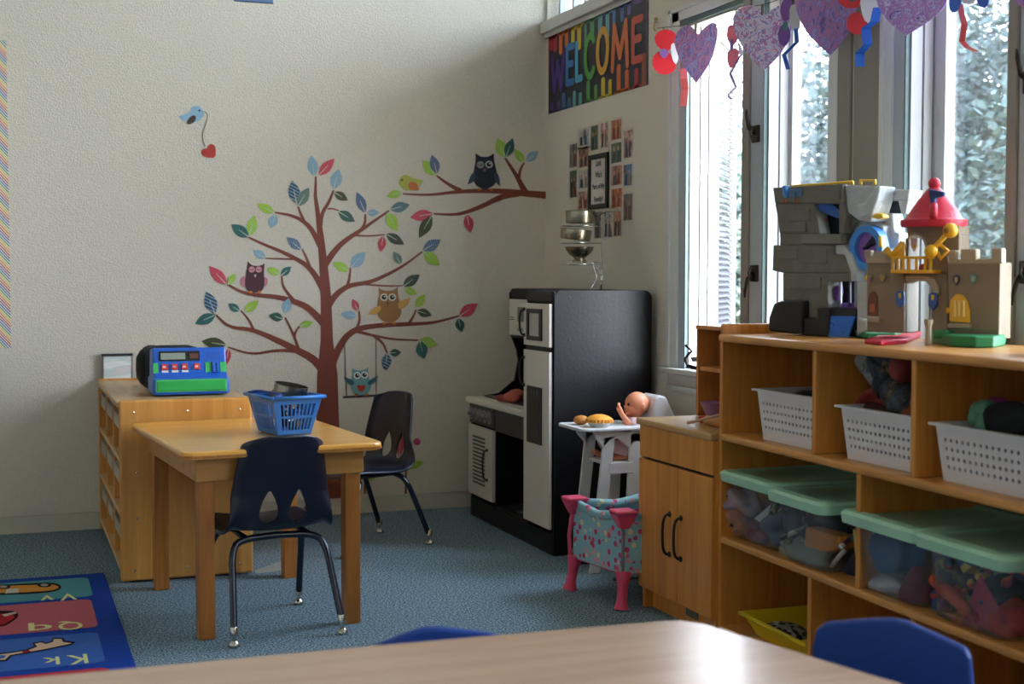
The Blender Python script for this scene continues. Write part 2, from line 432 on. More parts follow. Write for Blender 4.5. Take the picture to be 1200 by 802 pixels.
def latch(z, y, parent, up):
    s = 1 if up else -1
    mb = MB().box(RW-.016, RW-.004, y-.022, y+.022, z-.03, z+.03, .004)
    h = obj('latch', mb, M_bronze, parent)
    obj('latch_lever', MB().tube([(RW-.012, y, z), (RW-.035, y+.004, z+.02*s), (RW-.04, y+.012, z+.06*s), (RW-.036, y+.02, z+.085*s)], [.009, .008, .006, .004], 8).
        tube([(RW-.03, y-.012, z-.025), (RW-.042, y-.016, z), (RW-.03, y-.012, z+.025)], .004, 6), M_bronze, h, smooth=True)
def far_jamb(yj, parent):
    """stepped white jamb on the far side of an opening: its faces look towards the near side"""
    obj('gasket', MB().box(RW-.004, RW+.012, yj-.006, yj, WZ0, WZ1), M_gasket, parent)
    mb = MB().box(RW+.012, RW+.05, yj-.012, yj, WZ0, WZ1).box(RW+.055, RW+.085, yj-.016, yj, WZ0, WZ1).box(RW+.09, RW+WT, yj-.02, yj, WZ0, WZ1)
    obj('jamb', mb, M_jamb, parent)
def casement(idx, y0, y1, posts, casing_far, glazed, sill_x):
    wn = thing('window_%d' % idx, '', ''); del wn['label'], wn['category']; wn['kind'] = 'structure'
    # casing: flat board with a thin raised outer bead
    z1 = WZ1+.05
    mb = MB().box(RW-.012, RW, y1, casing_far, WZ0, z1).box(RW-.02, RW, casing_far-.018, casing_far, WZ0, z1)
    mb.box(RW-.012, RW, y0-.05, y0, WZ0, z1)
    mb.box(RW-.012, RW, y0-.05, casing_far, WZ1, z1).box(RW-.02, RW, y0-.05, casing_far, z1-.014, z1)
    obj('casing', mb, M_trim, wn)
    obj('head_jamb', MB().box(RW+.005, RW+WT, y0, y1, WZ1-.03, WZ1), M_jamb, wn)
    obj('head_gasket', MB().box(RW-.006, RW+.006, y0, y1, WZ1-.022, WZ1+.004), M_gasket, wn)
    edges = [y1-.05]; obj('stop', MB().box(RW-.004, RW+WT, y1-.05, y1, WZ0, WZ1), M_alu, wn)
    far_jamb(y1-.05, wn)
    lo = y1-.05
    for (p0, p1) in posts:
        obj('post', MB().box(RW-.012, RW+.02, p0+.085, p1, WZ0, WZ1, .003), M_post, wn)
        obj('sash_stile', MB().box(RW-.004, RW+.05, p0, p0+.085, WZ0, WZ1, .004), M_alu, wn)
        obj('post', MB().box(RW+.02, RW+WT, p0+.02, p1-.005, WZ0, WZ1), M_jamb, wn)
        far_jamb(p0, wn)
        latch(1.615, p0+.04, wn, True); latch(1.125, p0+.04, wn, False)
    bounds = [(posts[0][1], y1-.05)] if posts else [(y0, y1-.05)]
    if posts: bounds.append((y0, posts[0][0]))
    for k, (a, b) in enumerate(bounds):
        if glazed[k]:
            obj('sash', MB().box(RW+.092, RW+.125, a, a+.03, WZ0, WZ1-.03).box(RW+.092, RW+.125, b-(.035 if idx == 2 else .065), b-.02, WZ0, WZ1-.03)
                .box(RW+.092, RW+.125, a, b, WZ0, WZ0+.04).box(RW+.092, RW+.125, a, b, WZ1-.075, WZ1-.03), M_jamb, wn)
            obj('pane', MB().box(RW+.106, RW+.11, a+.03, b-(.035 if idx == 2 else .065), WZ0+.04, WZ1-.075), M_glass, wn)
    if sill_x:
        obj('window_sill', MB().box(RW-.045, RW+WT, y0-.06, casing_far+.02, WZ0-.022, WZ0, .004).box(RW-.012, RW, y0-.06, casing_far, WZ0-.055, WZ0-.022)
            .box(RW-.018, RW, y0-.06, casing_far, WZ0-.09, WZ0-.07), M_sill, wn)
    return wn
w2 = casement(2, 3.753, 4.79, [(4.163, 4.297)], 4.863, [False, True], True)
w3 = casement(3, 2.2, 3.42, [(2.80, 2.923)], 3.472, [True, True], True)
for k, (a, b) in enumerate(opens[2:]): casement(4+k, a, b, [((a+b)/2-.06, (a+b)/2+.06)], b+.06, [True, True], True)
# the wall strip between the two windows: two boards with a shadow gap
struct('trim_1', MB().box(RW-.01, RW, 3.635, 3.745, WZ0, WZ1+.05).box(RW-.01, RW, 3.48, 3.615, WZ0, WZ1+.05), M_post)
# the open casement of window 2: a white sash with narrow louvre slats, swung right back
hd = Vector((math.sin(R_(39)), math.cos(R_(39)), 0)); hp = Vector((RW+WT+.010, 4.742, 0)); hn = Vector((hd.y, -hd.x, 0))
sl = obj('open_sash', MB().prism([hp+Vector((0, 0, WZ0)), hp+hd*.012+Vector((0, 0, WZ0)), hp+hd*.012+Vector((0, 0, 2.08)), hp+Vector((0, 0, 2.08))], hn*.03)
    .prism([hp+hd*.40+Vector((0, 0, WZ0)), hp+hd*.43+Vector((0, 0, WZ0)), hp+hd*.43+Vector((0, 0, 2.08)), hp+hd*.40+Vector((0, 0, 2.08))], hn*.03)
    .prism([hp+Vector((0, 0, WZ0)), hp+hd*.43+Vector((0, 0, WZ0)), hp+hd*.43+Vector((0, 0, WZ0+.04)), hp+Vector((0, 0, WZ0+.04))], hn*.03)
    .prism([hp+Vector((0, 0, 2.04)), hp+hd*.43+Vector((0, 0, 2.04)), hp+hd*.43+Vector((0, 0, 2.08)), hp+Vector((0, 0, 2.08))], hn*.03), M_jamb, w2)
mb = MB()
for i in range(56):
    z = WZ0+.05+i*.0228; a = hp+hd*.010+hn*.004; b = hp+hd*.405+hn*.004
    mb.add([a+Vector((0, 0, z+.018)), b+Vector((0, 0, z+.018)), b+hn*.02+Vector((0, 0, z)), a+hn*.02+Vector((0, 0, z)),
            a+Vector((0, 0, z+.021)), b+Vector((0, 0, z+.021)), b+hn*.02+Vector((0, 0, z+.003)), a+hn*.02+Vector((0, 0, z+.003))],
           [(0, 1, 2, 3), (7, 6, 5, 4), (0, 4, 5, 1), (1, 5, 6, 2), (2, 6, 7, 3), (3, 7, 4, 0)])
obj('slats', mb, mat('slat_grey', '#37373f', .7), sl, kind='stuff')

# trees outside, seen through the panes
M_leafs = [mat('leaf_a', '#333f3c', .6, var=.25, vscale=3), mat('leaf_b', '#3e4c48', .6, var=.25, vscale=3), mat('leaf_c', '#52625a', .6, var=.25, vscale=3)]
M_bark = mat('bark', '#5a5047', .9, var=.2)
def tree(x, y, h, r, zlow, n, label, k, leaf=.036):
    t = thing('tree', label, 'tree', (x, y, -.25), 0, 'trees outside the windows')
    mb = MB(); rnd = random.Random(int(x*100+y*7))
    blobs = [(rnd.uniform(-r, r)*.7, rnd.uniform(-r, r)*.7, rnd.uniform(zlow, h), rnd.uniform(.35, .6)*r) for _ in range(40)]
    V = []; F = []
    for i in range(n):
        b = blobs[rnd.randrange(40)]
        d = Vector((rnd.gauss(0, 1), rnd.gauss(0, 1), rnd.gauss(0, 1))).normalized()*b[3]*rnd.uniform(.55, 1.05)
        c = Vector(b[:3])+d; u = Vector((rnd.gauss(0, 1), rnd.gauss(0, 1), rnd.gauss(0, .6))).normalized(); v = u.orthogonal().normalized()
        v = Quaternion(u, rnd.uniform(0, 6.28)) @ v; s = leaf*rnd.uniform(.6, 1.3); q = len(V)
        V += [c-u*s, c+v*s*.45, c+u*s, c-v*s*.45]; F.append((q, q+1, q+2, q+3))
    obj('foliage', MB().add(V, F), M_leafs[k % 3], t, kind='stuff')
    obj('trunk', MB().tube([(0, 0, 0), (.05, .03, h*.4), (0, .08, h*.8)], [.12*r, .09*r, .04*r], 8), M_bark, t, smooth=True)
tree(6.3, 8.3, 2.9, 1.5, .3, 36000, 'dense grey-green tree outside, filling the narrow right-hand pane of the first window', 0)
tree(6.7, 7.0, 2.9, 1.4, .2, 36000, 'leafy tree outside behind the pink cone-roofed toy castle', 1)
tree(5.9, 5.0, 2.9, 1.3, .2, 36000, 'leafy tree outside the second window, nearest the right picture edge', 2)
tree(9.4, 12.6, 3.7, 1.9, .3, 8000, 'taller tree outside farther back behind the first window', 1, .08)
tree(11.2, 9.0, 3.9, 2.0, .3, 8000, 'taller tree outside farther back behind the second window', 0, .08)
tree(12.0, 20.4, 2.9, 1.6, .9, 6000, 'small pale tree far off, in the gap beside the open louvred sash', 2, .16)

# ================================================================== WALL DECALS (back wall)
DN = Vector((0, -1, 0)); _lay = [0]
def W(x, y, k=0.): p = ony(x, y, BW-.0006-k); return p
S_B = BW/FPX/math.cos(.33)         # metres per photo pixel on the back wall (about)
def pxm(w_): return w_*BW/FPX/.93
def strip(name, pts, ws, mt, parent, k=0.):
    pts = smooth_line(pts, 2); n = len(pts); w2_ = [pxm(ws[0]+(ws[-1]-ws[0])*(i/(n-1))**.9)/2 for i in range(n)]
    return obj(name, MB().ribbon([W(x, y, k) for x, y in pts], w2_, DN, .0012), mt, parent, world=True)
def flat(name, pts, mt, parent, k=0., sm=0, world=True):
    if sm: pts = smooth_poly(pts, sm)
    return obj(name, MB().prism([W(x, y, k) for x, y in pts], DN*.0012), mt, parent, world=world)
def disc(name, x, y, r, mt, parent, k=0., ry=None):
    ry = ry or r
    return flat(name, [(x+r*math.cos(a*math.pi/8), y+ry*math.sin(a*math.pi/8)) for a in range(16)], mt, parent, k)
def D(c): return fmat(c, .55)
M_bark_d = mat('decal_brown', '#7d3a28', .6, var=.06)
LC = {'lb': D('#88adc4'), 'rd': D('#c33a4e'), 'do': D('#42491f'), 'dg': D('#2f5a4e'), 'gg': D('#5f7a70'), 'sl': D('#55698d'), 'gr': D('#9cc53c'),
      'te': D('#2c6663'), 'dk': D('#3a4634'), 'gt': D('#58777e'), 'nv': stripes('navy_pinstripe', ['#22405c', '#22405c', '#8fb0c4'], .0045, (.5, 0, 1)),
      'ss': stripes('slate_pinstripe', ['#3f587a', '#7b93b0'], .005, (1, 0, .3)), 'gp': stripes('green_lattice', ['#8fbf35', '#b5d66b'], .005, (1, 0, 1)),
      'rp': stripes('red_lattice', ['#c2344a', '#d2576a'], .005, (1, 0, -.8))}
M_vein = D('#c9cdbf')
def leaf(b, t, w_, c, parent, k=.0016):
    bx, by = b; tx, ty = t; dx, dy = tx-bx, ty-by; L = math.hypot(dx, dy); ux, uy = dx/L, dy/L; nx, ny = -uy, ux
    prof = [(0, .0), (.12, .42), (.3, .86), (.48, 1.), (.68, .8), (.86, .4), (1, 0)]
    up = [(bx+ux*L*a+nx*w_/2*h, by+uy*L*a+ny*w_/2*h) for a, h in prof]
    dn = [(bx+ux*L*a-nx*w_/2*h, by+uy*L*a-ny*w_/2*h) for a, h in prof[1:-1]][::-1]
    o = flat('leaf', up+dn, LC[c], parent, k)
    v = obj('vein', MB().ribbon([W(bx, by, k+.0008), W(bx+dx*.6, by+dy*.6, k+.0008)], [pxm(.55), pxm(.25)], DN, .0008), M_vein, o, world=True)
    return o
tr = thing('tree_decal', 'large brown tree wall decal with colourful leaves beside the play kitchen', 'wall decal', W(388, 590))
trunk = [(386, 612), (385, 560), (384, 500), (383.5, 440), (383, 400), (382, 350), (379, 310), (376, 280), (373, 255), (369.5, 230), (370, 207)]
tw = [30, 28, 26, 23, 14, 12, 9.5, 7.5, 5.5, 3.8, 2]
obj('trunk', MB().ribbon([W(x, y) for x, y in trunk], [pxm(v)/2 for v in tw], DN, .0012), M_bark_d, tr, world=True)
BR = [
 ([(375, 268), (377, 250), (385, 238), (389, 228), (391, 223)], 5, 2), ([(384, 245), (390, 244.5), (397, 247)], 2, 1.2),
 ([(377, 292), (365, 268), (354, 258), (340, 252), (322, 249)], 7, 1.6), ([(356, 259), (352, 250), (349, 241)], 4, 1.6),
 ([(381, 310), (395, 290), (410, 278), (423, 270), (437, 260), (456, 247)], 8, 1.8), ([(422, 271), (428, 262), (428, 251)], 4, 1.8), ([(416, 276), (432, 277), (451, 275)], 2.4, 1.4),
 ([(380, 342), (371, 325), (362, 313), (350, 305), (328, 294), (310, 287), (291, 278)], 8, 1.6), ([(345, 304), (330, 303.5), (311, 303)], 2.4, 1.2), ([(363, 313), (359, 302), (354, 292)], 4, 1.6),
 ([(380, 380), (362, 361), (347, 354), (325, 348), (300, 346), (284, 343), (266, 333)], 9, 1.8), ([(343, 351), (335, 341), (331, 334), (330, 322)], 4, 1.6),
 ([(380, 436), (368, 421), (347, 410), (321, 397), (295, 386), (268, 384), (253, 369)], 11, 1.6), ([(297, 387), (292, 375), (282, 364)], 3.5, 1.4),
 ([(350, 410), (344, 392), (334, 372)], 4, 1.6), ([(345, 398), (346, 388), (353, 381)], 3, 1.4),
 ([(350, 412), (340, 411), (321, 411), (295, 416), (267, 407)], 5, 1.6),
 ([(383, 362), (392, 347), (403, 338), (412, 334), (434, 331), (456, 321), (474, 311), (495, 295)], 8, 1.8), ([(407, 336), (409.6, 326), (410.6, 314)], 4, 1.6), ([(426, 333), (450, 335.5), (472, 335)], 2.4, 1.4),
 ([(385, 440), (392, 418), (402, 399), (412, 389), (424, 384), (450, 381), (480, 380), (504, 379), (522, 375), (539, 370)], 10, 1.6),
 ([(417, 387), (422, 376), (420.5, 364)], 4, 1.8), ([(478, 381), (484, 372), (487.5, 363)], 3.6, 1.6), ([(416, 388), (436, 393), (460, 398), (491, 399)], 4, 1.6), ([(438, 393.5), (449, 402), (454, 415)], 3.6, 2)]
for i, (p, a, b) in enumerate(BR): strip('branch', p, (a, b), M_bark_d, tr, .0002+.00004*i)
LV = [((368.5, 207), (364.5, 182), 13, 'lb'), ((373, 206), (392, 186), 12, 'rp'), ((391, 222), (397, 198), 14, 'lb'), ((391, 225), (407.6, 235), 10, 'do'), ((396, 247.6), (416, 260), 12, 'dg'),
 ((347.6, 239), (342, 211.5), 14, 'nv'), ((349, 242), (362, 220), 13, 'gg'), ((428, 250), (418, 225), 11.5, 'sl'), ((429.6, 250), (444.5, 249), 8.5, 'lb'), ((353, 293), (336, 278), 11, 'ss'),
 ((411, 314), (428, 295.5), 14, 'lb'), ((409, 318), (390, 307.5), 11, 'gr'), ((322, 250), (301, 239), 10, 'gr'), ((323, 251), (317, 267.5), 11, 'lb'), ((292, 277), (298.5, 252.5), 13, 'gp'), ((292, 278), (271, 263), 13, 'te'),
 ((310.7, 302.7), (296.5, 293.5), 9.5, 'lb'), ((265.8, 334), (245, 312), 13, 'rp'), ((267, 334), (276, 320.5), 8, 'gr'), ((252, 368), (241.5, 341.5), 15, 'nv'), ((253, 369), (228.5, 379.5), 13, 'te'),
 ((281, 365), (267.5, 356), 9, 'te'), ((286, 366), (303, 352.5), 10.5, 'gr'), ((265.5, 404.5), (236, 400), 13.5, 'do'), ((268, 408), (265, 428), 8, 'rd'), ((328, 322), (313, 314.5), 9, 'gr'), ((329, 323.6), (341, 312.5), 9, 'te'),
 ((333.5, 368), (338.5, 349.5), 11.5, 'lb'), ((332, 374), (315.5, 369), 10.5, 'dg'), ((351, 382.6), (366.5, 377.5), 8.5, 'gr'), ((420, 365), (413, 350.5), 8, 'rd'), ((418.7, 371), (399.5, 367.5), 10.5, 'lb'),
 ((452, 274), (473.5, 286.5), 11.5, 'dk'), ((449, 276), (446, 295.5), 9.5, 'rd'), ((495, 294), (516.5, 281), 13, 'ss'), ((496, 295.5), (515, 311), 13, 'gr'), ((470, 310), (461, 295), 9.5, 'gg'), ((472, 336), (492, 322), 12, 'dk'),
 ((473, 338), (488.5, 345), 9, 'gr'), ((487, 361), (498, 345), 10, 'gr'), ((488, 364), (506, 370), 10, 'dk'), ((538, 371), (559.5, 356), 13.5, 'rp'), ((537, 373), (541, 389.5), 11, 'dg'), ((490, 399), (513, 404), 13, 'gp'),
 ((492, 400), (497, 421), 14, 'te'), ((456, 414), (470, 413), 9, 'dg'), ((453.5, 414), (452, 435), 11.5, 'nv'), ((457, 245.7), (480, 240), 12.5, 'gt'), ((454, 249), (465, 271), 13.5, 'gr')]
for i, (b, t, w_, c) in enumerate(LV): leaf(b, t, w_, c, tr, .0016+.00003*i)
bd = thing('branch_decal', 'brown branch wall decal reaching in from the room corner', 'wall decal', W(639, 229))
for i, (p, a, b) in enumerate([([(640, 229), (613, 226.6), (587, 224), (558, 223.7), (533, 225), (503, 229), (472, 227.3)], 9, 1.4), ([(608, 226.5), (586, 231), (567, 241), (543.7, 250), (529, 252), (507, 250.6)], 8, 1.6),
      ([(540, 224), (525, 216), (511.5, 206)], 6, 1.6), ([(615, 225), (606, 207), (591.6, 185)], 9, 1.8), ([(608, 208), (609.5, 199), (614.5, 190)], 4.5, 1.8)]):
    strip('branch', p, (a, b), M_bark_d, bd, .0002+.00004*i)
for i, (b, t, w_, c) in enumerate([((471, 225), (453, 230.7), 9.5, 'gr'), ((510.7, 206), (495, 188), 13, 'gr'), ((512.5, 204), (506, 181.5), 11.5, 'sl'), ((508, 250.5), (480.5, 255), 13.5, 'rp'), ((506, 252.7), (491, 279), 13.5, 'do'),
      ((547, 251), (551.5, 273), 11.5, 'rd'), ((592, 185), (583, 162), 15, 'gp'), ((593, 184), (601, 162), 11.5, 'te'), ((614, 191), (603.5, 175), 9.5, 'gr'), ((616, 189.5), (631, 177), 10.5, 'lb')]):
    leaf(b, t, w_, c, bd, .0016+.00003*i)
for (st, lf, lb_, nm) in [([(475.5, 579), (475.5, 560), (476, 540)], ((476, 549), (497, 541)), 'right of', 'red'), ([(427.5, 579), (427.5, 570), (428, 556)], ((428, 562), (441, 556)), 'left of', 'g')]:
    sp = thing('sprig_decal', 'small leafy sprig wall decal near the floor, seen just %s the far navy chair' % lb_, 'wall decal', W(*st[0]))
    strip('stem', st, (2.6, 1.8), M_bark_d, sp, .0003); leaf(lf[0], lf[1], 9, 'gr', sp)
    if nm == 'red':
        leaf((468, 536), (469, 503), 10, 'rd', sp); disc('flower', 488.5, 518, 4, D('#b8376a'), sp, .0016)
# owls
def P13(x, y): return (540+x/13.37, 170+y/13.37)
def owl(label, body, wings, eyes, beak, feet, cb, cw_, base, extra=None, cf='#c8762d'):
    t = thing('owl_decal', label, 'wall decal', W(*base), 0, 'owl wall decals')
    ears = sorted(range(len(body)), key=lambda i: body[i][1])[:2]      # keep the ear tips sharp
    flat('body', [q for i, p in enumerate(body) for q in ([p]*3 if i in ears else [p])], D(cb), t, .0026, 2)
    for wg in wings: flat('wing', [q for i, p in enumerate(wg) for q in ([p]*2 if i == 2 else [p])], D(cw_), t, .0032, 2)
    for (x, y, r, c, pr, op) in eyes:
        e = disc('eye', x, y, r, D(c), t, .0034)
        if op: disc('pupil', x, y, pr, D('#191517'), e, .0048); disc('highlight', x+r*.2, y-r*.2, r*.2, D('#f0efe8'), e, .006)
        else: obj('eyelid', MB().ribbon([W(x-r*.7, y-r*.15, .005), W(x, y+r*.25, .005), W(x+r*.7, y-r*.15, .005)], [pxm(.35)]*3, DN, .0008), D('#2a2022'), e, world=True)
    flat('beak', [(beak[0]-beak[2], beak[1]-beak[2]), (beak[0]+beak[2], beak[1]-beak[2]), (beak[0], beak[1]+beak[2]*1.4)], D(beak[3]), t, .0036)
    for (x, y) in feet: disc('foot', x, y, 2.2, D(cf), t, .0034, 1.6)
    return t
owl('navy winking owl wall decal on the upper right branch', [P13(*p) for p in ((232, 128), (300, 178), (375, 190), (450, 178), (517, 128), (520, 250), (560, 400), (575, 520), (520, 640), (430, 680), (375, 700), (320, 680), (235, 640), (185, 520), (205, 400), (232, 250))],
    [[P13(*p) for p in ((215, 410), (150, 480), (105, 620), (185, 590), (240, 520))], [P13(*p) for p in ((540, 410), (600, 480), (615, 650), (560, 600), (515, 520))]],
    [(563, 193.2, 4.3, '#9a9f94', 0, False), (573, 192.8, 4.3, '#d8d8d2', 2.8, True)], (568, 199.5, 1.6, '#a8766e'), [(561.5, 222), (575.5, 222)], '#1f2236', '#3b4a62', (568, 222))
def P3(x, y): return (220+x/3.342, 180+y/3.342)
t = owl('maroon sleeping owl wall decal with pink wings on the left branch', [P3(*p) for p in ((235, 422), (252, 440), (285, 440), (301, 430), (298, 470), (303, 510), (292, 540), (262, 547), (232, 540), (221, 510), (230, 470))],
    [[P3(*p) for p in ((226, 478), (208, 485), (208, 510), (224, 532))], [P3(*p) for p in ((300, 480), (314, 490), (312, 510), (300, 530))]],
    [(295, 316, 3.6, '#d793a0', 0, False), (303.2, 316, 3.6, '#d793a0', 0, False)], (299, 323.5, 1.5, '#ecd7cf'), [(294, 342.5), (304, 342.5)], '#4a1f2d', '#c9808c', (298, 343))
def P5(x, y): return (400+x/5.01, 260+y/5.01)
owl('brown owl wall decal with raised yellow wings on the right branch', [P5(*p) for p in ((218, 385), (245, 405), (305, 405), (331, 382), (332, 430), (345, 480), (355, 530), (335, 575), (285, 597), (230, 578), (205, 535), (212, 480), (222, 430))],
    [[P5(*p) for p in ((235, 490), (195, 500), (155, 545), (195, 545), (232, 525))], [P5(*p) for p in ((330, 475), (370, 455), (407, 446), (380, 500), (335, 520))]],
    [(450, 348.5, 4.4, '#e9e3d3', 2.9, True), (459.6, 348.5, 4.4, '#e9e3d3', 2.9, True)], (454.5, 356.5, 1.6, '#3a2a20'), [(450, 379), (462, 379)], '#9a6c35', '#d2a04b', (456, 380))
def P4(x, y): return (320+x/4.457, 300+y/4.457)
t = owl('teal owl wall decal with a red heart sitting on a swing', [P4(*p) for p in ((413, 587), (435, 600), (475, 598), (497, 583), (497, 630), (515, 680), (500, 718), (460, 732), (418, 718), (402, 680), (412, 630))],
    [[P4(*p) for p in ((425, 655), (395, 640), (368, 632), (385, 665), (420, 680))], [P4(*p) for p in ((490, 660), (520, 640), (548, 626), (535, 660), (500, 680))]],
    [(418.5, 440.3, 4.2, '#e9ece8', 2.6, True), (427.2, 439.6, 4.2, '#e9ece8', 2.6, True)], (422.8, 445.5, 1.2, '#c8912d'), [(417.5, 463), (429.5, 462.5)], '#6fa3a5', '#2c5a6c', (423, 464))
flat('heart', [(423.2, 461), (418.5, 455.5), (418.5, 452), (421, 451.2), (423.2, 453), (425.6, 451), (428, 452), (428, 455.2)], D('#c73a2c'), t, .0036, 1)
sw = thing('swing_decal', 'thin rope swing wall decal hanging from the tree decal', 'wall decal', W(423, 466))
for a, b in (((403.5, 401), (406, 465)), ((440.5, 396), (440.8, 464))): obj('rope', MB().ribbon([W(*a, .0021), W(*b, .0021)], [pxm(.5)]*2, DN, .001), D('#453a36'), sw, world=True)
flat('seat', [(402, 464.5), (441, 462.5), (441, 465), (402, 467)], D('#3d2a24'), sw, .0021)
# birds
def B4(x, y): return (430+x/5.4545, 150+y/5.4545)
t = thing('bird_decal', 'yellow-green bird wall decal with orange wing on the branch tip', 'wall decal', W(480, 222))
flat('body', [B4(*p) for p in ((200, 355), (212, 318), (240, 297), (272, 310), (320, 330), (362, 330), (340, 362), (320, 395), (270, 402), (232, 395))], D('#b3b548'), t, .0026, 1)
flat('wing', [B4(*p) for p in ((262, 355), (290, 342), (320, 355), (336, 398), (300, 402), (270, 392))], D('#c2682c'), t, .0036, 1); disc('eye', 471.2, 211, 1.2, D('#1c1a18'), t, .004)
def B6(x, y): return (200+x/8.91, 110+y/8.91)
t = thing('bird_decal', 'light blue bird wall decal with brown wing holding a thread', 'wall decal', W(228, 136))
flat('body', [B6(*p) for p in ((70, 238), (140, 215), (205, 190), (215, 140), (265, 122), (315, 140), (340, 190), (350, 225), (300, 285), (240, 300), (150, 285))], D('#8fb6ce'), t, .002, 1)
flat('wing', [B6(*p) for p in ((165, 322), (180, 265), (225, 222), (265, 230), (260, 280), (220, 315))], D('#4b3a35'), t, .003, 1); disc('eye', 233.7, 129.6, 1.2, D('#222'.replace('222', '222222')), t, .003)
flat('beak', [B6(330, 180), B6(352, 186), B6(332, 195)], D('#8b8478'), t, .003)
th = thing('heart_decal', 'red heart wall decal hanging on the thread below the blue bird', 'wall decal', W(244, 184))
flat('heart', [B6(*p) for p in ((465, 668), (390, 668), (330, 645), (316, 605), (340, 572), (378, 575), (392, 535), (428, 522), (465, 545), (472, 600))], D('#b8352a'), th, .002, 1)
pts = smooth_line([B6(352, 187), B6(378, 200), B6(385, 245), (200+362/8.91, 110+330/8.91), B6(333, 400), B6(330, 470), B6(360, 548)], 2)
obj('thread', MB().ribbon([W(x, y, .002) for x, y in pts], [pxm(.4)]*len(pts), DN, .0008), D('#6e675f'), th, world=True)
a = ony(274, 1.5, BW); b = ony(320, .5, BW)
t = thing('wall_poster', 'poster high on the back wall, only its lower edge in view', 'poster', (a.x, BW, a.z))
obj('sheet', MB().box(a.x, b.x, BW-.003, BW-.001, a.z, a.z+.3), fmat('#5a7ca8', .6), t, world=True); obj('lower_strip', MB().box(a.x, b.x, BW-.004, BW-.003, a.z, a.z+.004), fmat('#2a3040', .6), t, world=True)
# bulletin board at the left edge of the view
a = ony(13, 408, BW); b = ony(7, 48, BW); bx1, bz0, bz1 = a.x, a.z, b.z
bb = thing('bulletin_board', 'bulletin board with a rainbow pinstripe border at the left edge', 'bulletin board', (bx1-.6, BW, bz0))
obj('backing', MB().box(bx1-1.2, bx1-.004, BW-.012, BW-.001, bz0+.004, bz1-.004), fmat('#cdb88f', .9), bb, world=True)
M_pin = stripes('rainbow_pinstripe', ['#e9e4d6', '#c8372f', '#ece6d8', '#dd8a2c', '#ece6d8', '#e4c43c', '#ece6d8', '#3f9a55', '#ece6d8', '#2f6fb0', '#ece6d8', '#7b3f8c'], .0042, (.75, 0, .66))
for (x0, x1, z0, z1) in ((bx1-.06, bx1, bz0, bz1), (bx1-1.2, bx1-1.14, bz0, bz1), (bx1-1.14, bx1-.06, bz0, bz0+.06), (bx1-1.14, bx1-.06, bz1-.06, bz1)):
    obj('border_strip', MB().box(x0, x1, BW-.016, BW-.012, z0, z1), M_pin, bb, world=True)
# ================================================================== RIGHT WALL: banner, photographs, sign
RN = Vector((-1, 0, 0))
def RP(x, y, k=0.): return onx(x, y, RW-.0008-k)
def rquad(name, yz, mt, parent, k, th=.0012, **kw):
    pts = [Vector((RW-.0008-k, y, z)) for y, z in yz]
    return obj(name, MB().prism(pts, RN*th), mt, parent, world=True, **kw)
a = onx(643.6, 42.4, RW); b = onx(759.7, 99.2, RW)
ya, yb, zt, zb = a.y, b.y, a.z, b.z
bn = thing('welcome_banner', 'dark welcome banner with rainbow paint drips high on the window wall', 'banner', (RW, (ya+yb)/2, zb))
rquad('sheet', [(ya, zb), (yb, zb), (yb, zt), (ya, zt)], D('#232430'), bn, 0, .002)
def bu(u, v): return (ya+(yb-ya)*u, zb+(zt-zb)*v)
rquad('edge_strip', [bu(.985, 0), bu(1, 0), bu(1, 1), bu(.985, 1)], D('#4a3a50'), bn, .002)
rquad('edge_strip', [bu(0, .55), bu(.012, .5), bu(.012, 1), bu(0, 1)], D('#b52f38'), bn, .002)
def drip(u0, u1, v0, v1, col):
    """a paint drip: straight at the banner's edge v0, round at its tip v1"""
    r = min((u1-u0)/2*1.6, abs(v1-v0)*.9); s = 1 if v1 > v0 else -1; um = (u0+u1)/2
    pts = [(u0, v0), (u1, v0)]+[(um+(u1-u0)/2*math.cos(t*math.pi/8), v1-s*r+s*r*math.sin(t*math.pi/8)) for t in range(9)]
    rquad('paint_drip', [bu(*p) for p in pts], D(col), bn, .002)
tops = [(0.012, .10, .93, '#a83038'), (.02, .05, .80, '#b5323a'), (.055, .10, .76, '#b5323a'), (.10, .25, .93, '#d96a28'), (.125, .16, .70, '#dd6f2b'), (.19, .225, .76, '#d96528'), (.25, .40, .93, '#d3b531'),
        (.26, .295, .76, '#d6bc35'), (.325, .365, .67, '#cfae30'), (.40, .56, .94, '#4f8f5a'), (.40, .425, .66, '#4f8f6a'), (.46, .50, .76, '#5a9a66'), (.54, .585, .70, '#5d9aa8'), (.56, .72, .95, '#4f86a0'), (.615, .65, .66, '#6aa6b4'),
        (.68, .71, .74, '#4b76b0'), (.72, .86, .95, '#4b60a4'), (.755, .785, .80, '#5266ac'), (.82, .85, .84, '#6a5aa2'), (.86, .98, .92, '#5a3f80')]
for u0, u1, v, c in tops: drip(u0, u1, 1, v, c)
bots = [(.012, .13, .04, '#4b2f6a'), (.03, .065, .14, '#5b3a7c'), (.10, .135, .12, '#57417f'), (.13, .27, .04, '#37588c'), (.16, .195, .21, '#3f6ba0'), (.225, .255, .13, '#44709e'), (.28, .31, .19, '#5fa5a0'), (.345, .375, .15, '#4f9a8c'),
        (.40, .50, .03, '#4a8a45'), (.425, .46, .26, '#4f9a4a'), (.505, .535, .18, '#5fa044'), (.54, .68, .03, '#c8b02c'), (.575, .61, .24, '#d6bc30'), (.645, .675, .19, '#d3b52e'), (.69, .85, .04, '#cf6526'), (.725, .76, .33, '#d46c28'), (.80, .835, .24, '#d06426'),
        (.86, .95, .04, '#a83040'), (.885, .92, .22, '#b0343c'), (.95, .985, .36, '#8f4a2a')]
for u0, u1, v, c in bots: drip(u0, u1, 0, v, c)
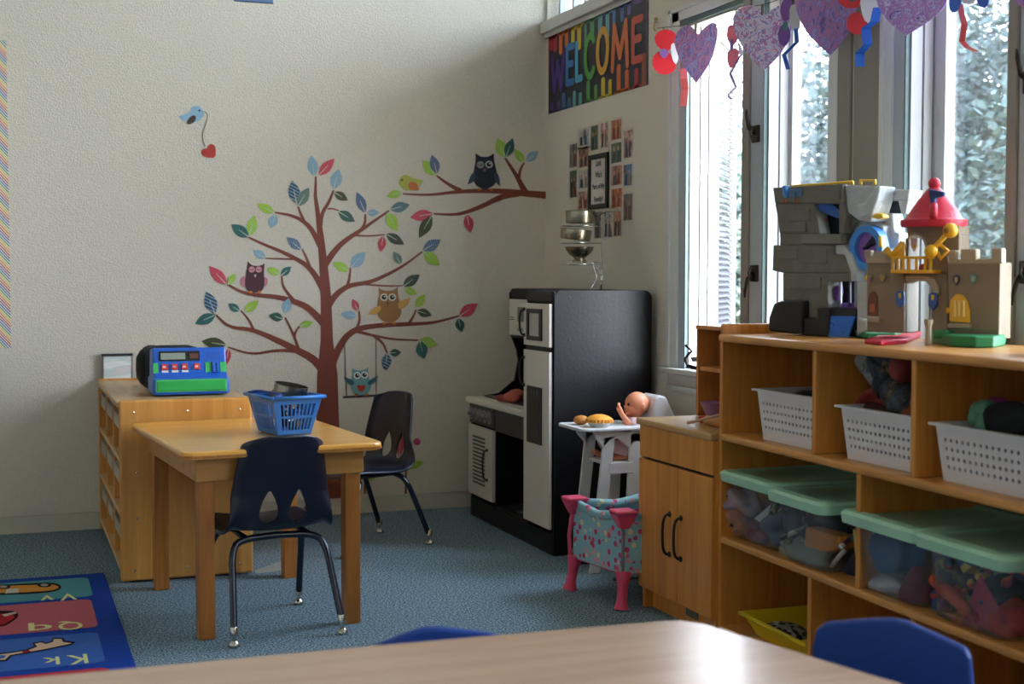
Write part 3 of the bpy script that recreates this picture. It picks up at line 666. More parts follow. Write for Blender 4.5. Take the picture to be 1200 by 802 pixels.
STROKES = {'W': [[(0, 1), (.22, 0), (.5, .78), (.78, 0), (1, 1)]], 'E': [[(1, 1), (0, 1), (0, 0), (1, 0)], [(0, .52), (.85, .52)]], 'L': [[(0, 1), (0, 0), (1, 0)]],
           'C': [[(.5+.5*math.cos(R_(a)), .5+.5*math.sin(R_(a))) for a in range(48, 320, 15)]], 'O': [[(.5+.5*math.cos(R_(a)), .5+.5*math.sin(R_(a))) for a in range(0, 361, 15)]],
           'M': [[(0, 0), (.12, 1), (.5, .25), (.88, 1), (1, 0)]]}
for ch, u0, u1, v0, v1, c in [('W', .045, .18, .27, .70, '#4b3284'), ('E', .218, .285, .31, .75, '#3a78b8'), ('L', .322, .375, .32, .75, '#4fa0c4'), ('C', .415, .515, .30, .78, '#4f9f3f'), ('O', .54, .64, .31, .79, '#d39a30'),
                              ('M', .685, .825, .29, .78, '#cf6a34'), ('E', .875, .95, .31, .75, '#bd4c3e')]:
    y0, z0 = bu(u0, v0); y1, z1 = bu(u1, v1); mb = MB(); sw_ = .0165; X = RW-.0048; kk = 0
    for st in STROKES[ch]:
        P = [Vector((X, y0+(y1-y0)*a, z0+(z1-z0)*b)) for a, b in st]
        for p, q in zip(P[:-1], P[1:]):
            t = (q-p).normalized(); sd = Vector((-1, 0, 0)).cross(t)*sw_; n0 = math.atan2(sd.z, sd.y)
            arc = lambda c_, s0: [c_+Vector((0, sw_*math.cos(s0+k*math.pi/6), sw_*math.sin(s0+k*math.pi/6))) for k in range(7)]
            pts = arc(p, n0)+arc(q, n0+math.pi)
            if (pts[3]-p).dot(t) > 0: pts = arc(p, n0+math.pi)+arc(q, n0)
            kk += 1; mb.prism([p_+Vector((-.00006*kk, 0, 0)) for p_ in pts], (-.0008, 0, 0))
    obj('letter', mb, D(c), bn, world=True)
# family photographs round a framed sign; coordinates in the collage crop
def G(x, y): return (640+x/5.35, 140+y/5.35)
PAL = {'d': ['#1e2226', '#4b5560', '#8a7768', '#30343a'], 'w': ['#2b2320', '#8d5a44', '#c4927a', '#3a3038'], 'g': ['#1c2a1c', '#3d5a38', '#6a7a58', '#24301f'], 'b': ['#39485a', '#8a9ab0', '#c9c2b8', '#5a5560'],
       'r': ['#3a1c1a', '#a8452f', '#d98a58', '#2c2226'], 'p': ['#d8c8c0', '#b87a70', '#6a4a48', '#e4d8d0'], 'k': ['#2a5a94', '#5a92c4', '#6b5648', '#3a3432'], 's': ['#c08a6a', '#d9b296', '#5a3e34', '#e0c8b4']}
PH = [((150, 155), (195, 300), 'd', 'dark snapshot at the outer left of the collage, upper one'), ((205, 62), (268, 168), 'b', 'blue and dark snapshot at the top left shoulder of the collage'), ((283, 40), (328, 192), 'g', 'greenish snapshot of one standing figure in the top row'),
      ((346, 22), (388, 178), 'p', 'pale pink snapshot in the top row beside the greenish one'), ((411, 3), (474, 127), 'r', 'reddish snapshot highest in the collage'), ((491, 68), (543, 240), 'p', 'pale tall snapshot at the outer right of the collage, uppermost'),
      ((207, 185), (268, 300), 'w', 'warm brown snapshot left of the framed sign, top one'), ((411, 148), (474, 272), 'g', 'grey-green snapshot right of the framed sign, top one'), ((489, 283), (541, 415), 'k', 'snapshot with a bright blue sky at the outer right of the collage'),
      ((152, 322), (194, 490), 'g', 'very dark green snapshot at the outer left of the collage, lower one'), ((206, 318), (268, 432), 'b', 'bluish group snapshot left of the framed sign, middle one'), ((412, 290), (477, 412), 'w', 'brown group snapshot right of the framed sign, middle one'),
      ((412, 435), (477, 553), 'r', 'dark snapshot with orange light right of the framed sign, lowest'), ((489, 468), (542, 632), 'd', 'dark tall snapshot at the outer right of the collage, lowest'), ((203, 452), (268, 564), 's', 'close-up snapshot of two faces left of the framed sign, lowest'),
      ((305, 580), (355, 745), 'd', 'dark snapshot in the bottom row, under the left of the sign'), ((361, 580), (416, 740), 'b', 'light blue and pink snapshot in the middle of the bottom row'), ((423, 577), (474, 733), 'w', 'brown snapshot at the right end of the bottom row')]
rs = random.Random(3)
for i, (p0, p1, pal, lb) in enumerate(PH):
    xm, ym = (p0[0]+p1[0])/2, (p0[1]+p1[1])/2; gx, gy = G(xm, ym)
    y0 = RP(G(p0[0], ym)[0], gy).y; y1 = RP(G(p1[0], ym)[0], gy).y
    z1 = RP(gx, G(0, p0[1])[1]).z; z0 = RP(gx, G(0, p1[1])[1]).z
    t = thing('family_photo', lb, 'photograph', (RW, (y0+y1)/2, z0), 0, 'family photographs round the framed sign')
    rquad('paper', [(y0+.012, z0-.012), (y1-.012, z0-.012), (y1-.012, z1+.010), (y0+.012, z1+.010)], D('#cfc8bd'), t, .0004*(i % 5), .0008)
    rquad('picture', [(y0, z0), (y1, z0), (y1, z1), (y0, z1)], blotch('photo_%s_%d' % (pal, i), PAL[pal], 22, .4, False, .6, (1, 1.6, .6), rs.uniform(0, 9)), t, .0004*(i % 5)+.0009, .0006)
    # simple standing figures inside the picture, as flat print
    nf = 3 if y0-y1 > .15 else 2
    for q in range(nf):
        yc = y1+(y0-y1)*(q+.7)/(nf+.4); hh = (z1-z0)*rs.uniform(.5, .62); ww = (y0-y1)*.13
        cc = rs.choice(['#6c4434', '#23262f', '#74342c', '#3f4c62', '#8a7868', '#30241f'])
        f = rquad('figure_print', [(yc+ww, z0+.004), (yc-ww, z0+.004), (yc-ww*.8, z0+hh), (yc+ww*.8, z0+hh)], D(cc), t, .0004*(i % 5)+.0016, .0003)
        rquad('face_print', [(yc+ww*.6*math.cos(s*math.pi/4), z0+hh+ww*.7+ww*.9*math.sin(s*math.pi/4)) for s in range(8)], D(rs.choice(['#b98a70', '#8a5e48', '#c9a088'])), f, .0004*(i % 5)+.0020, .0003)
t = thing('framed_sign', 'black framed white family sign in the middle of the photo collage', 'sign', RP(*G(335, 560)))
a = RP(*G(277, 395)); b = RP(*G(398, 385)); zt_ = RP(*G(335, 217)).z; zb_ = RP(*G(335, 562)).z; y0, y1 = a.y, b.y
fw_ = .022
for q in ([(y0, zb_), (y0-fw_, zb_+fw_), (y0-fw_, zt_-fw_), (y0, zt_)], [(y1, zb_), (y1+fw_, zb_+fw_), (y1+fw_, zt_-fw_), (y1, zt_)], [(y0, zb_), (y1, zb_), (y1+fw_, zb_+fw_), (y0-fw_, zb_+fw_)], [(y0, zt_), (y1, zt_), (y1+fw_, zt_-fw_), (y0-fw_, zt_-fw_)]):
    rquad('frame_bar', q, fmat('#1d1b1c', .4), t, .003, .010)
rquad('card', [(y0-.01, zb_+.01), (y1+.01, zb_+.01), (y1+.01, zt_-.01), (y0-.01, zt_-.01)], D('#d3ccc6'), t, .003, .003)
for s, f, wd in (('Look', .84, .36), ("Who's", .63, .44), ('Part of My', .40, .80), ('Family!', .17, .56)):
    wdt = (y0-y1-2*fw_)*wd; hgt = (zt_-zb_)*.125
    text_on('lettering', s, D('#26242a'), t, (RW-.0075, (y0+y1)/2+wdt/2, zb_+(zt_-zb_)*f-hgt/2), (0, -1, 0), (0, 0, 1), wdt, hgt, bold=.035)

# ================================================================== HEART AND BUTTERFLY GARLAND
GX = 2.40
def gplane(x, y, turn):
    """centre of a hanging paper on the string's plane, and a vertical plane through it turned by `turn` degrees from facing the room"""
    c = onx(x, y, GX); n = Matrix.Rotation(R_(turn), 3, 'Z') @ Vector((-.72, -.69, 0)); return c, n
def paper(name, pts, c, n, mt, parent, k=0., sm=0, sharp=()):
    if sm:
        gx0 = sum(p[0] for p in pts)/len(pts); gy0 = sum(p[1] for p in pts)/len(pts); q = []
        for i, p in enumerate(pts):
            if i in sharp: q += [p, p, p]
            else: q.append((gx0+(p[0]-gx0)*1.06, gy0+(p[1]-gy0)*1.06))
        pts = smooth_poly(q, sm)
    nn = n.normalized(); P = [onplane(x, y, c, n)+nn*k for x, y in pts]
    return obj(name, MB().prism(P, nn*.0012), mt, parent, world=True)
M_paint1 = blotch('finger_paint_violet', ['#6a5aa6', '#a090cc', '#d088ac', '#7a6ab8', '#b8a8d8', '#8a7ac0'], 30, .7, False, 2.0, (1, 1, .45))
M_paint2 = blotch('finger_paint_mixed', ['#d0508a', '#f0e4ea', '#b8a8d8', '#f0e4ec', '#5a7ad0', '#e07aa0', '#9a8ad0', '#f0d8e4'], 38, .7, False, 1.8)
M_paint3 = blotch('finger_paint_purple', ['#6c4f94', '#8c78b8', '#b8709c', '#7f6fb0', '#a090cc', '#6a5aa8'], 32, .7, False, 2.0, (1, 1, .5), 3.)
M_paint4 = blotch('finger_paint_lilac', ['#6a58c0', '#d9cce8', '#8a6cd0', '#c084c0', '#9a90dc', '#e0d4ee', '#7a68c8'], 20, .7, False, 3.2, (1, 1, 1), 5.)
HE = [
 ('violet finger-painted heart paper, leftmost heart of the garland', (815, 60), 8, [(816, 98), (800, 74), (791, 52), (793, 40), (800, 33), (808, 30), (815, 36), (818, 42), (824, 34), (834, 27), (840, 31), (838, 52), (832, 72)], M_paint1),
 ('pink white and blue finger-painted heart paper, second of the garland', (893, 45), -6, [(895, 83), (876, 62), (862, 38), (860, 24), (866, 12), (880, 6), (892, 12), (897, 20), (906, 10), (918, 6), (926, 16), (926, 40), (914, 62)], M_paint2),
 ('dark purple finger-painted heart paper, third of the garland', (968, 20), 5, [(973, 65), (948, 40), (935, 14), (934, -6), (946, -18), (962, -16), (970, -6), (980, -18), (996, -18), (1004, -4), (1000, 24), (988, 46)], M_paint3),
 ('lilac marbled heart paper, largest heart of the garland', (1068, 5), -4, [(1062, 42), (1040, 22), (1028, 0), (1026, -22), (1042, -38), (1060, -32), (1068, -20), (1078, -34), (1098, -38), (1112, -22), (1108, 4), (1090, 22)], M_paint4),
 ('purple heart paper, rightmost of the garland, mostly above view', (1208, -10), 0, [(1204, 12), (1190, 2), (1180, -18), (1190, -40), (1205, -30), (1225, -40), (1236, -20), (1222, 2)], M_paint3)]
for lb, c, turn, pts, mt in HE:
    cc, n = gplane(c[0], c[1], turn)
    t = thing('heart_paper', lb, 'paper heart', cc, 0, 'finger-painted hearts on the garland')
    ic = min(range(3, len(pts)-3), key=lambda i: abs(pts[i][0]-c[0])+(0 if pts[i][1] > min(p[1] for p in pts)+5 else 30)); paper('heart', pts, cc, n, mt, t, 0, 2, (0, ic))
    tx = (pts[0][0]*.2+c[0]*.8); ty = min(p[1] for p in pts)+8
    cp = onplane(tx, ty, cc, n); nn = n.normalized()
    obj('clothespin', MB().box(-.003, .003, -.004, .004, -.012, .024).move(cp), fmat('#4a4038', .6), t, world=True)
BF = [
 ('red paper butterfly with a purple centre at the left end of the garland', (779, 60), 10, [[(783, 60), (772, 56), (767, 46), (771, 38), (780, 35), (789, 37), (793, 44), (790, 52)], [(784, 62), (773, 60), (765, 68), (766, 80), (775, 87), (786, 86), (793, 78), (788, 68)]], [(772, 62), (779, 56), (784, 62), (779, 70)], '#c8202c', '#7a5a9c', '#cfd0d4', [(786, 54), (791, 50), (796, 62), (793, 76), (788, 70)]),
 ('pale pink paper butterfly between the first and second hearts', (861, 55), -10, [[(858, 54), (852, 44), (853, 31), (860, 29), (865, 36), (865, 48)], [(858, 57), (852, 64), (854, 78), (860, 79), (866, 68), (866, 58)]], [(856, 48), (860, 45), (861, 56), (857, 61)], '#e0707c', '#8f6aa8', '#c9c4cc', [(865, 48), (870, 55), (872, 64), (868, 68), (866, 58)]),
 ('purple paper butterfly with a grey body behind the third heart', (926, 28), 0, [[(919, 26), (914, 12), (918, 0), (926, -2), (930, 8), (926, 22)], [(919, 28), (912, 36), (913, 50), (920, 55), (927, 44), (925, 32)]], [(917, 30), (921, 24), (925, 29), (920, 38)], '#7a4a98', '#3f7a78', '#c4c0c6', [(926, 8), (934, 6), (938, 22), (937, 36), (930, 38), (926, 26)]),
 ('red paper butterfly with a white body before the grey post', (1003, 20), 0, [[(1000, 10), (988, 8), (982, 0), (984, -10), (996, -14), (1008, -8), (1008, 6)], [(1004, 14), (994, 20), (993, 34), (1002, 41), (1012, 38), (1018, 30), (1010, 18)]], [(996, 0), (1000, -4), (1003, 1), (998, 3)], '#c22530', '#2f7a5a', '#c9c8cc', [(1008, -2), (1018, -4), (1030, 0), (1030, 16), (1020, 28), (1012, 22)]),
 ('blue paper butterfly before the last glass pane', (1138, 4), 0, [[(1122, 14), (1114, 14), (1112, 2), (1116, -12), (1126, -14), (1128, 0)], [(1144, 2), (1152, 10), (1158, 6), (1160, -6), (1152, -16), (1142, -12)]], [(1132, -8), (1138, -12), (1142, -6), (1136, -2)], '#2f56b0', '#c9c4d0', '#b8b4c8', [(1126, -12), (1142, -14), (1144, 2), (1134, 6), (1127, 2)])]
SP_ = ((770, 33), (800, 30), (850, 14), (900, 4), (960, -18), (1068, -40), (1200, -75))
def SY(x):      # height of the string in the photo at a given column
    for (x0, y0), (x1, y1) in zip(SP_[:-1], SP_[1:]):
        if x <= x1: return y0+(y1-y0)*(x-x0)/(x1-x0)
    return SP_[-1][1]
BFT = []
for lb, c, turn, wings, dot, cw_, cd, cb, body in BF:
    cc, n = gplane(c[0], c[1], turn); t = thing('butterfly_paper', lb, 'paper butterfly', cc, 0, 'paper butterflies on the garland'); BFT.append(t)
    for i, wg in enumerate(wings): paper('wing', wg, cc, n, D(cw_), t, .002, 1)
    bx_ = (wings[0][3][0]+wings[1][3][0]+body[0][0]*2)/4 if c[1] > 40 else body[0][0]; tp_ = onplane(bx_, min(p[1] for p in wings[0])+4, cc, n); ts_ = onx(bx_, SY(bx_), GX+.004)
    obj('clip', MB().tube([tp_, tp_.lerp(ts_, 1.02)], .0018, 6), fmat('#5a5348', .8), t, world=True)
    paper('body', body, cc, n, D(cb), t, .0045, 1); paper('spot', dot, cc, n, D(cd), t, .006, 1)
TAILS = [([(800, 80), (803, 93), (802, 104), (802, 125)], 8, '#e8706c'), ([(867, 65), (857, 87), (862, 102), (854, 112), (856, 116)], 2.4, '#6a5a90'),
         ([(932, 33), (935, 50), (918, 64), (925, 82), (908, 82)], 4.6, '#2556b4'), ([(1028, 8), (1026, 26), (1014, 33), (1018, 53), (1007, 62), (1009, 79)], 9.5, '#2264c8'),
         ([(1124, 4), (1131, 30), (1127, 48), (1134, 56), (1144, 60)], 6, '#dc5a5c')]
for t, (pts, wpx, col) in zip(BFT, TAILS):
    cc, n = gplane(pts[0][0], pts[0][1], 0); nn = n.normalized(); hz = Vector((0, 0, 1)).cross(nn).normalized()
    P = [onplane(x, y, cc, n)+nn*(.012 if i % 2 else -.008) for i, (x, y) in enumerate(pts)]
    tl = None
    for i in range(len(P)-1):
        wv = hz*wpx*cc.length/FPX/2; q = MB().prism([P[i]-wv, P[i]+wv, P[i+1]+wv, P[i+1]-wv], nn*.0012)
        if tl is None: tl = obj('paper_tail', q, D(col), t, world=True)
        else: obj('fold', q, D(col), tl, world=True)
gl = thing('garland_string', 'thin string carrying the hearts and butterflies across the windows', 'string', onx(770, 34, GX+.02))
pts = [onx(770, 33, RW-.004)]+[onx(x, y, GX+.004) for x, y in ((800, 30), (850, 14), (900, 4), (960, -18), (1068, -40), (1200, -75))]
obj('string', MB().tube(pts, .0014, 5), fmat('#5a5348', .8), gl, world=True)
a = onx(770, 26, RW-.004); obj('hook', MB().tube([a, a+Vector((-.012, 0, .0)), a+Vector((-.014, 0, -.03)), a+Vector((-.004, 0, -.035))], .003, 6).ball(a+Vector((-.006, 0, .012)), .008, 8), fmat('#b59a4a', .4), gl, world=True)

# ================================================================== RUG
rug = thing('alphabet_rug', 'blue alphabet rug with letter tiles at the left front', 'rug', (-.6, 4.5, 0))
M_rugb = mat('rug_blue', '#1c3f96', .95, var=.12, vscale=90, bump=.5, bscale=300, spec=.1)
def rugm(c): return mat('rug_'+c, c, .95, var=.08, vscale=90, bump=.5, bscale=300, spec=.1)
obj('rug_base', MB().box(-1.7, .335, 3.2, 5.215, .0, .012), M_rugb, rug, world=True, bevel=.006)
def rtile(y0, y1, x0, x1, c):
    r = .03; pts = []
    for cx, cy, a0 in ((x1-r, y1-r, 0), (x0+r, y1-r, 90), (x0+r, y0+r, 180), (x1-r, y0+r, 270)):
        pts += [(cx+r*math.cos(R_(a0+30*i)), cy+r*math.sin(R_(a0+30*i)), .012) for i in range(4)]
    return obj('letter_tile', MB().prism(pts, (0, 0, .0015)), rugm(c), rug, world=True)
tv = rtile(4.835, 5.145, -.95, .272, '#4f8f98'); tq = rtile(4.40, 4.79, -.95, .262, '#b8606c'); tk = rtile(3.985, 4.335, -.95, .256, '#3c62ac'); rtile(3.56, 3.93, -.95, .26, '#b02c40')
M_let = rugm('#d8d49a')
def rtext(s, x0, x1, y0, y1, par):   # read from the far side: turned half round
    text_on('letter', s, M_let, par, (x1, y1, .0142), (-1, 0, 0), (0, -1, 0), x1-x0, y1-y0)
def rpos(x, y): p = onz(x, y, .013); return p.x, p.y
for s, (xa, yt), (xb, yb_), par in (('V', (70, 696), (90, 704), tv), ('v', (47, 698), (63, 704), tv), ('Q', (68, 728), (97, 739), tq), ('q', (33, 730), (61, 739), tq), ('K', (78, 768), (103, 779), tk), ('k', (50, 771), (70, 780), tk)):
    x0, y1 = rpos(xa, yt); x1, y0 = rpos(xb, yb_); y1 = rpos((xa+xb)/2, yt)[1]; y0 = rpos((xa+xb)/2, yb_)[1]
    x0 = rpos(xa, (yt+yb_)/2)[0]; x1 = rpos(xb, (yt+yb_)/2)[0]
    rtext(s, x0, x1, y0, y1, par)
def rflat(name, pts, c, par, k, sm=0):
    if sm: pts = smooth_poly(pts, sm)
    P = [onz(x, y, .0142+k) for x, y in pts]
    return obj(name, MB().prism(P, (0, 0, .0008)), rugm(c), par, world=True)
rflat('vehicle_outline', [(-40, 688), (-40, 698), (20, 697), (40, 696), (62, 694), (72, 690), (71, 686), (60, 683), (40, 684), (0, 686)], '#241f22', tv, 0, 1)
rflat('vehicle_body', [(-40, 690), (-40, 696), (20, 695), (40, 694), (60, 692.5), (69, 690), (68, 687), (58, 685), (40, 686), (0, 687.5)], '#d08a3c', tv, .0009, 1)
rflat('vehicle_window', [(8, 691), (22, 690), (22, 695), (6, 696)], '#c9c4b4', tv, .0018)
for cx, cy in ((52, 686), (4, 688)):
    rflat('wheel', [(cx+8.5*math.cos(i*.628), cy+2.6*math.sin(i*.628)) for i in range(10)], '#2a2426', tv, .0018); rflat('hub', [(cx+4.5*math.cos(i*.628), cy+1.4*math.sin(i*.628)) for i in range(10)], '#a99c8a', tv, .0027)
rflat('gown_outline', [(-30, 718), (-30, 738), (4, 735), (14, 729), (22, 723), (20, 717), (5, 716)], '#3a1418', tq, 0, 1)
rflat('gown', [(-30, 722), (-30, 736), (3, 733), (12, 728), (19, 723), (10, 719)], '#a8242e', tq, .0009, 1)
rflat('collar', [(2, 721), (18, 717.5), (20, 719), (6, 723)], '#d0b4a8', tq, .0018)
rflat('key_outline', [(-10, 770), (-6, 776), (8, 775), (14, 769), (50, 763), (84, 756), (88, 753), (76, 751), (74, 748), (62, 748), (60, 752), (54, 754), (50, 752), (38, 754), (40, 758), (30, 762), (10, 765), (-2, 766)], '#2a1d28', tk, 0)
rflat('key', [(-7, 770), (-4, 774), (6, 773.5), (12, 768), (50, 761.5), (84, 754.5), (74, 753), (72, 749.5), (63, 749.5), (62, 753), (54, 755.5), (48, 753.5), (41, 755), (44, 758.5), (32, 763), (10, 766.5), (-1, 767.5)], '#d3b095', tk, .0009)
rflat('key_hole', [(-3, 770), (0, 772), (5, 771.5), (7, 768.8), (1, 768.5)], '#3c62ac', tk, .0018)
rflat('key_band', [(26, 764), (34, 762.5), (36, 764), (28, 766)], '#8a1e30', tk, .0018)
# ================================================================== SMALL WOODEN TABLE
TBL = Vector((.770, 4.575, 0)); TROT = R_(4.5)
tb = thing('small_table', 'oak play table with square legs, blue basket on it', 'table', TBL, TROT)
LX, LY, LW = .258, .387, .05
for sx in (-1, 1):
    for sy in (-1, 1):
        x, y = sx*(LX-LW/2), sy*(LY-LW/2)
        obj('leg', MB().box(x-LW/2, x+LW/2, y-LW/2, y+LW/2, 0, .50, .003), M_leg, tb)
AX, AY = LX+.008, LY+.008
for nm, bx in (('apron', (-AX, AX, -AY, -AY+.02)), ('apron', (-AX, AX, AY-.02, AY)), ('apron', (-AX, -AX+.02, -AY+.02, AY-.02)), ('apron', (AX-.02, AX, -AY+.02, AY-.02))):
    obj(nm, MB().box(*bx, .488, .560, .002), M_apron, tb)
TX, TY, TZ = .318, .455, .588; r = .045; pts = []
for cx, cy, a0 in ((TX-r, TY-r, 0), (-TX+r, TY-r, 90), (-TX+r, -TY+r, 180), (TX-r, -TY+r, 270)):
    pts += [(cx+r*math.cos(R_(a0+18*i)), cy+r*math.sin(R_(a0+18*i)), .563) for i in range(6)]
top = obj('tabletop', MB().prism(pts, (0, 0, .025)), M_tabletop, tb, bevel=.006)
obj('edge_band', MB().prism([(x*1.004, y*1.003, .567) for x, y, z in pts], (0, 0, .008)), M_leg, top)

# ================================================================== NAVY STACKING CHAIRS
def chair_shell():
    prof = [(.205, .300), (.198, .318), (.17, .330), (.08, .327), (0, .322), (-.07, .320), (-.115, .326), (-.150, .348), (-.168, .382), (-.178, .43), (-.190, .495), (-.202, .56), (-.211, .608), (-.215, .628)]
    hw = [.150, .160, .168, .176, .180, .178, .172, .166, .160, .154, .145, .134, .124, .112]
    # resample
    n = 84; L = [0]
    for a, b in zip(prof[:-1], prof[1:]): L.append(L[-1]+math.hypot(a[0]-b[0], a[1]-b[1]))
    def at(s):
        for i in range(len(L)-1):
            if s <= L[i+1]+1e-9:
                t = (s-L[i])/(L[i+1]-L[i]); return [prof[i][k]*(1-t)+prof[i+1][k]*t for k in (0, 1)], hw[i]*(1-t)+hw[i+1]*t
        return prof[-1], hw[-1]
    rows = [at(L[-1]*i/n) for i in range(n+1)]
    for _ in range(3):
        rows = [rows[0]]+[([(rows[i-1][0][k]+2*rows[i][0][k]+rows[i+1][0][k])/4 for k in (0, 1)], (rows[i-1][1]+2*rows[i][1]+rows[i+1][1])/4) for i in range(1, n)]+[rows[-1]]
    m_ = 64; V = []; F = []
    for i, ((y, z), h) in enumerate(rows):
        back = min(1, max(0, (z-.34)/.1)) if y < -.1 else 0
        for j in range(m_+1):
            u = -1+2*j/m_; e = u*u; edge = max(0, abs(u)-.8)/.2
            zz = z + (1-back)*(.018*e - .02*edge**2) - (max(0, (z-.598)/.03)*.022*e*e if back else 0)
            V.append(Vector((u*h, y+back*.038*e + back*.012*edge**2, zz)))
    def hole_w(t): return .029*math.sqrt(max(0, 1-((t-.3)/.3)**2)) if t < .3 else .029*max(0, 1-((t-.3)/.7)**1.7)
    def inhole(p, u):
        x = abs(p.x)-.046; z = p.z
        if p.y > -.1: return False
        if not (.352 < z < .462): return False
        return abs(x) < hole_w((z-.352)/.110)
    for i in range(n):
        for j in range(m_):
            q = [i*(m_+1)+j, i*(m_+1)+j+1, (i+1)*(m_+1)+j+1, (i+1)*(m_+1)+j]
            c = sum((V[k] for k in q), Vector((0, 0, 0)))/4
            if not inhole(c, 0): F.append(tuple(q))
    used = [0]*len(V); tot = [0]*len(V)
    for i in range(n):
        for j in range(m_):
            for k in (i*(m_+1)+j, i*(m_+1)+j+1, (i+1)*(m_+1)+j+1, (i+1)*(m_+1)+j): tot[k] += 1
    for f in F:
        for k in f: used[k] += 1
    for k, p in enumerate(V):          # pull the rim of each opening onto its smooth outline
        if 0 < used[k] < tot[k]:
            t = min(1, max(0, (p.z-.352)/.110)); w_ = hole_w(t)
            sg = 1 if p.x > 0 else -1; d = abs(p.x)-.046
            if tot[k] == 4 and abs(d)-w_ < .012: p.x = sg*(.046+(w_ if d > 0 else -w_))
    return MB().add(V, F)
def make_navy_chair(name, label, loc, rz, group):
    t = thing(name, label, 'chair', loc, rz, group)
    sh = obj('shell', chair_shell(), M_navy, t, smooth=True)
    so = sh.modifiers.new('thick', 'SOLIDIFY'); so.thickness = .008; so.offset = 0
    for sx in (-1, 1):
        for (fy, ty, fx) in ((-.218, -.10, .170), (.205, .10, .165)):
            foot = Vector((sx*fx, fy, .042)); knee = Vector((sx*.150, ty+(fy-ty)*.22, .262)); crn = Vector((sx*.125, ty, .300)); mid = Vector((-sx*.01, ty, .305))
            pts = smooth_line([tuple(foot), tuple(knee*.7+foot*.3), tuple(knee), tuple(crn), tuple(mid)], 2)
            lg = obj('leg', MB().tube(pts, .011, 10), M_tube, t, smooth=True)
            d = (foot-knee).normalized()
            obj('glide', MB().lathe([(.0125, 0), (.0125, .026), (.011, .028)], foot-Vector((0, 0, .008))).lathe([(.006, -.014), (.006, 0)], foot-Vector((0, 0, .006))).lathe([(.015, 0), (.017, .004), (.016, .012), (.008, .020)], (foot.x+d.x*.012, foot.y+d.y*.012, 0)), M_chrome, lg, smooth='auto')
    obj('seat_bar', MB().tube([(-.10, -.10, .303), (-.10, .10, .303)], .009, 8).tube([(.10, -.10, .303), (.10, .10, .303)], .009, 8), M_tube, t, smooth=True)
    return t
ch1 = make_navy_chair('school_chair', 'navy plastic school chair tucked under the near side of the oak table', (.778, 4.30, 0), R_(6), 'navy school chairs')
dup(ch1, (1.372, 5.44, 0), R_(112), 'navy plastic school chair at the far corner of the oak table, by the tree mural')

# ================================================================== BLUE BASKET ON THE TABLE
M_bk = mat('basket_blue', '#2f78cf', .38, var=.03)
bz = TZ+.002
near = onz(326, 510.5, bz); rgt = onz(367, 510.5, bz); ux = Vector((.97, .22, 0)).normalized(); uy = Vector((-ux.y, ux.x, 0))
bw_, bdp, bh = .118, .165, .124
ctr = near+ux*bw_/2+uy*bdp/2
bk = thing('shopping_basket', 'blue slotted plastic basket holding toy pots on the oak table', 'basket', ctr)
def bpt(u, v, z, grow=.028):   # u,v in -1..1 at the bottom; grows outward to the rim
    k = z/bh*grow; return ctr+ux*(u*(bw_/2+k))+uy*(v*(bdp/2+k))+Vector((0, 0, z))
def slotted(c0, c1, ncol, rows_, th):
    """tapered wall from bottom edge c0-c1 (u,v pairs) to the rim, with vertical slots"""
    us = [0, .1]; hol = set(); vs_ = [0, .10]
    for i in range(ncol): us += [.1+.8*(i+.35)/ncol, .1+.8*(i+1)/ncol]
    us.append(1)
    for r0, r1 in rows_: vs_ += [r0, r1]
    vs_ = sorted(set(vs_+[1])); 
    nu, nv = len(us), len(vs_); mbx = MB(); V = []; 
    idx = lambda i, j, k: (j*nu+i)*2+k
    for b in vs_:
        for a_ in us:
            u = c0[0]+(c1[0]-c0[0])*a_; v = c0[1]+(c1[1]-c0[1])*a_; p = bpt(u, v, b*bh); q = bpt(u*(1-th), v*(1-th), b*bh); V += [p, q]
    rr = [(vs_.index(a_), vs_.index(b)) for a_, b in rows_]
    for i in range(ncol):
        for a_, b in rr:
            for j in range(a_, b): hol.add((2+2*i-0, j))
    ok = lambda i, j: 0 <= i < nu-1 and 0 <= j < nv-1 and (i, j) not in hol
    F = []
    for j in range(nv-1):
        for i in range(nu-1):
            if not ok(i, j): continue
            F.append((idx(i, j, 0), idx(i+1, j, 0), idx(i+1, j+1, 0), idx(i, j+1, 0))); F.append((idx(i, j, 1), idx(i, j+1, 1), idx(i+1, j+1, 1), idx(i+1, j, 1)))
            if not ok(i-1, j): F.append((idx(i, j, 0), idx(i, j+1, 0), idx(i, j+1, 1), idx(i, j, 1)))
            if not ok(i+1, j): F.append((idx(i+1, j, 0), idx(i+1, j, 1), idx(i+1, j+1, 1), idx(i+1, j+1, 0)))
            if not ok(i, j-1): F.append((idx(i, j, 0), idx(i, j, 1), idx(i+1, j, 1), idx(i+1, j, 0)))
            if not ok(i, j+1): F.append((idx(i, j+1, 0), idx(i+1, j+1, 0), idx(i+1, j+1, 1), idx(i, j+1, 1)))
    return mbx.add(V, F)
for c0, c1, nc in (((-1, -1), (1, -1), 9), ((1, -1), (1, 1), 11), ((1, 1), (-1, 1), 9), ((-1, 1), (-1, -1), 11)):
    obj('side', slotted(c0, c1, nc, [(.12, .44), (.5, .82)], .05), M_bk, bk, world=True)
mb = MB(); mb.prism([bpt(-1, -1, .001), bpt(1, -1, .001), bpt(1, 1, .001), bpt(-1, 1, .001)], (0, 0, .004)); obj('base', mb, M_bk, bk, world=True)
mb = MB(); e = [bpt(-1, -1, bh, .034), bpt(1, -1, bh, .034), bpt(1, 1, bh, .034), bpt(-1, 1, bh, .034)]
for i in range(4): mb.tube([e[i], e[(i+1) % 4]], .006, 8); mb.ball(e[i], .0065, 8)
obj('rim', mb, M_bk, bk, world=True, smooth=True)
